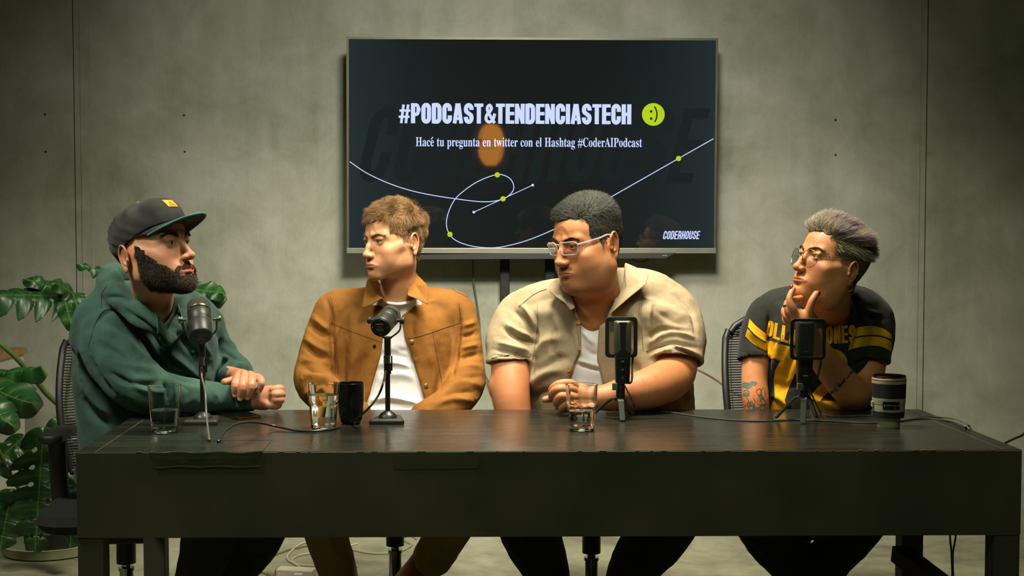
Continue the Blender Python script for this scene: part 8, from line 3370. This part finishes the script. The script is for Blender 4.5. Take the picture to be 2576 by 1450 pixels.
def leaf(base, tip, width, normal, parent, seed=0, curl=0.15, splits=6, holes=True, split_depth=0.55, droop=0.1):
    """base, tip: ends of the midrib; normal: the side the leaf faces"""
    rnd = random.Random(seed)
    base, tip = Vector(base), Vector(tip)
    ax = tip - base
    L = ax.length
    ax.normalize()
    nrm = Vector(normal)
    nrm = (nrm - ax * nrm.dot(ax)).normalized()
    sd = ax.cross(nrm).normalized()
    ns, nv = 12, 30
    V, A, Fs = [], [], []

    def prof(u):
        return (max(0.0, u) ** 0.42) * (max(0.0, 1 - u) ** 0.72) * 1.32

    def pt(u, v, sg):
        u = min(max(u, 0.0), 1.0)
        w_ = width * prof(u) * v
        yv = u * L - 0.16 * L * math.exp(-(u / 0.10) ** 2) * v + 0.11 * v * v * L * (1 - u)
        z = -curl * width * v * v * 1.2 + 0.012 * math.sin(u * splits * 2 * PI) * v
        return base + sd * (sg * w_) + ax * yv + nrm * z + Vector((0, 0, -droop * L * u * u))
    for sg in (-1, 1):
        for k_ in range(splits):
            st0 = 1 - split_depth * (0.72 + 0.28 * math.sin(k_ * 2.3 + sg))
            r0 = len(V)
            for j in range(nv + 1):
                v = j / nv
                for i in range(ns + 1):
                    s_ = i / ns - 0.5
                    g0 = g1 = 0.0
                    if v > st0:
                        g0 = g1 = 0.10 + 0.62 * ((v - st0) / max(1 - st0, 0.05)) ** 1.7
                        g0 *= min(1, (v - st0) / 0.05)
                        g1 = g0
                    if holes:
                        q = 1 - ((v - 0.26) / 0.085) ** 2
                        if q > 0:
                            g0 = g1 = 0.30 * math.sqrt(q)
                    if k_ == 0:
                        g0 = 0
                    if k_ == splits - 1:
                        g1 = 0
                    g = g0 if s_ < 0 else g1
                    u = (k_ + 0.5 + s_ * (1 - g)) / splits
                    V.append(tuple(pt(u, v, sg)))
                    vein = math.exp(-(v * width * prof(u) / 0.0016) ** 2)
                    vein = max(vein, 0.35 * math.exp(-(s_ / 0.05) ** 2) * (1 - v * 0.8))
                    A.append(vein)
            for j in range(nv):
                for i in range(ns):
                    q = r0 + j * (ns + 1) + i
                    Fs.append((q, q + 1, q + ns + 2, q + ns + 1))
    V2, F2, A2 = V, Fs, A
    o = raw_mesh('leaf', V2, F2, LEAF, parent, attrs={'vein': A2})
    md = o.modifiers.new('t', 'SOLIDIFY')
    md.thickness = 0.0012
    return o


pd = 5.25
pot_c = Vector((-1.80, 5.38, 0))
pl_ = empty('monstera_plant', (pot_c.x, 5.38, 0), 'large split-leaf houseplant with glossy green leaves beside a mesh chair', 'plant')
LV = [  # base, tip, width, normal, splits, curl, droop, depth
    ((215, 745, 5.00), (-60, 742, 4.70), 0.13, (0.1, -0.75, 0.75), 6, 0.30, 0.00, 0.8),
    ((165, 740, 4.96), (60, 690, 4.86), 0.055, (0.0, -0.8, 0.6), 2, 0.15, 0.10, 0.2),
    ((185, 738, 4.95), (140, 712, 4.84), 0.06, (0.0, -0.9, 0.4), 2, 0.2, 0.0, 0.2),
    ((160, 745, 4.92), (182, 825, 4.80), 0.060, (0.2, -0.9, 0.3), 2, 0.2, 0.0, 0.2),
    ((185, 742, 4.92), (205, 805, 4.84), 0.050, (0.2, -0.9, 0.3), 2, 0.2, 0.0, 0.2),
    ((300, 690, 5.00), (192, 682, 4.95), 0.045, (0.0, -0.6, 0.8), 3, 0.2, -0.20, 0.5),
    ((470, 725, 5.02), (562, 742, 4.95), 0.085, (0.1, -0.8, 0.6), 3, 0.15, -0.05, 0.3),
    ((480, 770, 5.02), (566, 768, 4.98), 0.065, (0.1, -0.9, -0.5), 3, 0.2, -0.12, 0.3),
    ((-30, 935, 4.70), (104, 952, 4.60), 0.085, (0.1, -0.75, 0.7), 3, 0.45, -0.18, 0.25),
    ((-40, 960, 4.62), (80, 1045, 4.50), 0.125, (-0.15, -0.85, 0.5), 3, 0.35, -0.16, 0.2),
    ((-60, 985, 4.50), (32, 1088, 4.42), 0.10, (0.25, -0.9, 0.3), 3, 0.35, -0.10, 0.2),
    ((110, 1090, 4.72), (88, 1392, 4.62), 0.190, (0.05, -0.97, 0.25), 7, 0.10, 0.0, 0.72),
    ((140, 1055, 4.90), (200, 1180, 4.88), 0.11, (0.1, -0.9, 0.4), 4, 0.2, 0.0, 0.5),
    ((60, 1100, 4.85), (-50, 1200, 4.75), 0.12, (0.0, -0.8, 0.6), 4, 0.2, 0.0, 0.5),
    ((200, 1210, 4.98), (175, 1380, 4.95), 0.12, (-0.2, -0.95, 0.2), 4, 0.2, 0.0, 0.5),
    ((30, 1240, 4.98), (0, 1385, 4.95), 0.14, (0.1, -0.95, 0.2), 4, 0.2, 0.0, 0.5),
]
crown = Vector((-1.80, 5.38, 0.10))
for i, (b_, t_, w_, nr, sp, cu_, dr, dp_) in enumerate(LV):
    leaf(PX(*b_), PX(*t_), w_, nr, pl_, seed=i, splits=sp, curl=cu_, droop=dr, split_depth=dp_, holes=(i in (0, 11, 13)))
st_ = [([(crown.x, crown.y, 0.08), PX(150, 1250, 5.3), PX(165, 1060, 5.2), PX(112, 985, 5.0), PX(40, 900, 4.85), PX(-20, 850, 4.8)], 0.013),
       ([(crown.x, crown.y, 0.08), PX(120, 1200, 5.2), PX(112, 1110, 4.9), PX(110, 1090, 4.73)], 0.009),
       ([(crown.x, crown.y, 0.08), PX(150, 1150, 5.45), PX(175, 950, 5.4), PX(205, 800, 5.2), PX(215, 745, 5.0)], 0.008),
       ([(crown.x + 0.02, crown.y, 0.08), PX(200, 1150, 5.5), PX(300, 900, 5.4), PX(300, 760, 5.2), PX(300, 690, 5.0)], 0.006),
       ([(crown.x + 0.02, crown.y, 0.08), PX(260, 1150, 5.5), PX(420, 900, 5.3), PX(460, 780, 5.1), PX(470, 725, 5.02)], 0.007),
       ([(crown.x + 0.02, crown.y, 0.08), PX(260, 1150, 5.5), PX(430, 920, 5.3), PX(475, 810, 5.1), PX(480, 770, 5.02)], 0.006),
       ([(crown.x - 0.02, crown.y, 0.08), PX(30, 1200, 4.85), PX(-50, 1020, 4.62), PX(-40, 945, 4.7)], 0.008),
       ([(crown.x, crown.y, 0.08), PX(120, 1250, 5.3), PX(150, 1100, 5.0), PX(140, 1055, 4.9)], 0.007),
       ([(crown.x, crown.y, 0.08), PX(150, 1300, 5.3), PX(190, 1240, 5.1), PX(200, 1210, 4.98)], 0.007)]
for pts, r_ in st_:
    b = MB()
    q = spline([tuple(p) for p in pts], 8)
    b.tube(q, [r_ * (1 - 0.35 * i / len(q)) for i in range(len(q))], 10)
    b.build('stem', STEM, pl_, smooth=True)
tray = empty('plant_tray', (-1.80, 5.38, 0), 'wide pale green round tray on the floor under the split-leaf plant', 'tray')
b = MB()
TC = Vector((-1.80, 5.38, 0))
b.lathe([(0, 0.002), (0.172, 0.002), (0.180, 0.006), (0.187, 0.034), (0.192, 0.042), (0.186, 0.044), (0.181, 0.038), (0.172, 0.012), (0, 0.010)], TC, 72)
b.build('dish', mat('pale_green_plastic', (150, 158, 118), 0.35), tray, smooth=True)
pot = empty('plant_pot', (TC.x, TC.y, 0.011), 'dark plastic pot standing in the pale green tray', 'pot')
b = MB()
b.lathe([(0, 0.0125), (0.095, 0.0125), (0.118, 0.20), (0.126, 0.20), (0.126, 0.215), (0.116, 0.215), (0.110, 0.17)], (TC.x, TC.y, 0), 48, close=False)
b.build('vessel', mat('dark_pot', (26, 28, 20), 0.6), pot, smooth=True)
b = MB()
b.lathe([(0, 0.175), (0.112, 0.172)], (TC.x, TC.y, 0), 48, close=False)
b.build('soil', mat('potting_soil', (30, 24, 16), 0.95, bump=0.8, bscale=60), pot)

# ---- low white cabinet with wooden top
cab = empty('cabinet', (-2.45, 5.42, 0), 'low white cabinet with a light wooden top behind the plant', 'cabinet')
wd = bpy.data.materials.new('oak_top')
t = NT(wd)
g = t.noise(6, 5, 0.6, None, stretch=(1, 12, 12))
t.set('Base Color', t.ramp(g, [(0.35, rgb(136, 102, 56)), (0.65, rgb(176, 138, 82))]))
t.set('Roughness', 0.5)
wc = mat('white_cabinet', (186, 190, 178), 0.5)
fz = PX(64, 874, 5.72).z
cx0, cx1, cy0, cy1 = -2.9, -2.0, 5.12, 5.72
b = MB()
b.box(((cx0 + cx1) / 2, (cy0 + cy1) / 2, fz - 0.0125), (cx1 - cx0, cy1 - cy0, 0.025))
b.build('top', wd, cab, bevel=0.002)
b = MB()
b.box(((cx0 + cx1) / 2 - 0.006, (cy0 + cy1) / 2, (fz - 0.025 + 0.06) / 2), (cx1 - cx0 - 0.012, cy1 - cy0 - 0.012, fz - 0.085))
b.build('carcass', wc, cab, bevel=0.002)
for i in range(2):
    b = MB()
    w_ = (cx1 - cx0 - 0.02) / 2
    b.box((cx0 + 0.01 + w_ * (i + 0.5), cy0 + 0.001, (fz + 0.035) / 2), (w_ - 0.006, 0.018, fz - 0.10))
    b.build('door', wc, cab, bevel=0.002)
b = MB()
b.box(((cx0 + cx1) / 2, (cy0 + cy1) / 2 + 0.01, 0.03), (cx1 - cx0 - 0.06, cy1 - cy0 - 0.06, 0.06))
b.build('plinth', mat('dark_plinth', (40, 42, 34), 0.6), cab)

# ---- glowing pendant lamp in the room behind the photographer, mirrored in the screen
def mirror_hit(px, py, ydepth):
    d_ = (PX(px, py, 5.0) - Vector((0, 0, CZ))).normalized()
    hit = px_on_tv(px, py)
    r_ = d_ - un * 2 * d_.dot(un)
    t__ = (ydepth - hit.y) / r_.y
    return hit + r_ * t__


lc = mirror_hit(1235, 364, 0.9 - 1.6)
lt, lb = mirror_hit(1235, 312, 0.9 - 1.6), mirror_hit(1235, 416, 0.9 - 1.6)
lw = (mirror_hit(1268, 364, 0.9 - 1.6) - lc).length
lamp = empty('pendant_lamp', (lc.x, lc.y, CEIL - 0.01), 'glowing orange oval pendant lamp mirrored in the television', 'lamp')
b = MB()
hh_ = abs(lt.z - lb.z) / 2
b.lathe([(lw * 0.42, -hh_)] + [(lw * math.cos(R(a)) ** 0.7, hh_ * math.sin(R(a))) for a in range(-62, 80, 8)] + [(lw * 0.16, hh_)], lc, 40, close=False)
b.build('lamp_shade', glow('orange_lampshade', (240, 150, 50), 6.0), lamp, smooth=True)
b = MB()
b.tube([(lc.x, lc.y, lc.z + hh_), (lc.x, lc.y, CEIL - 0.001)], 0.004, 8)
b.build('cord', M_CABB, lamp)
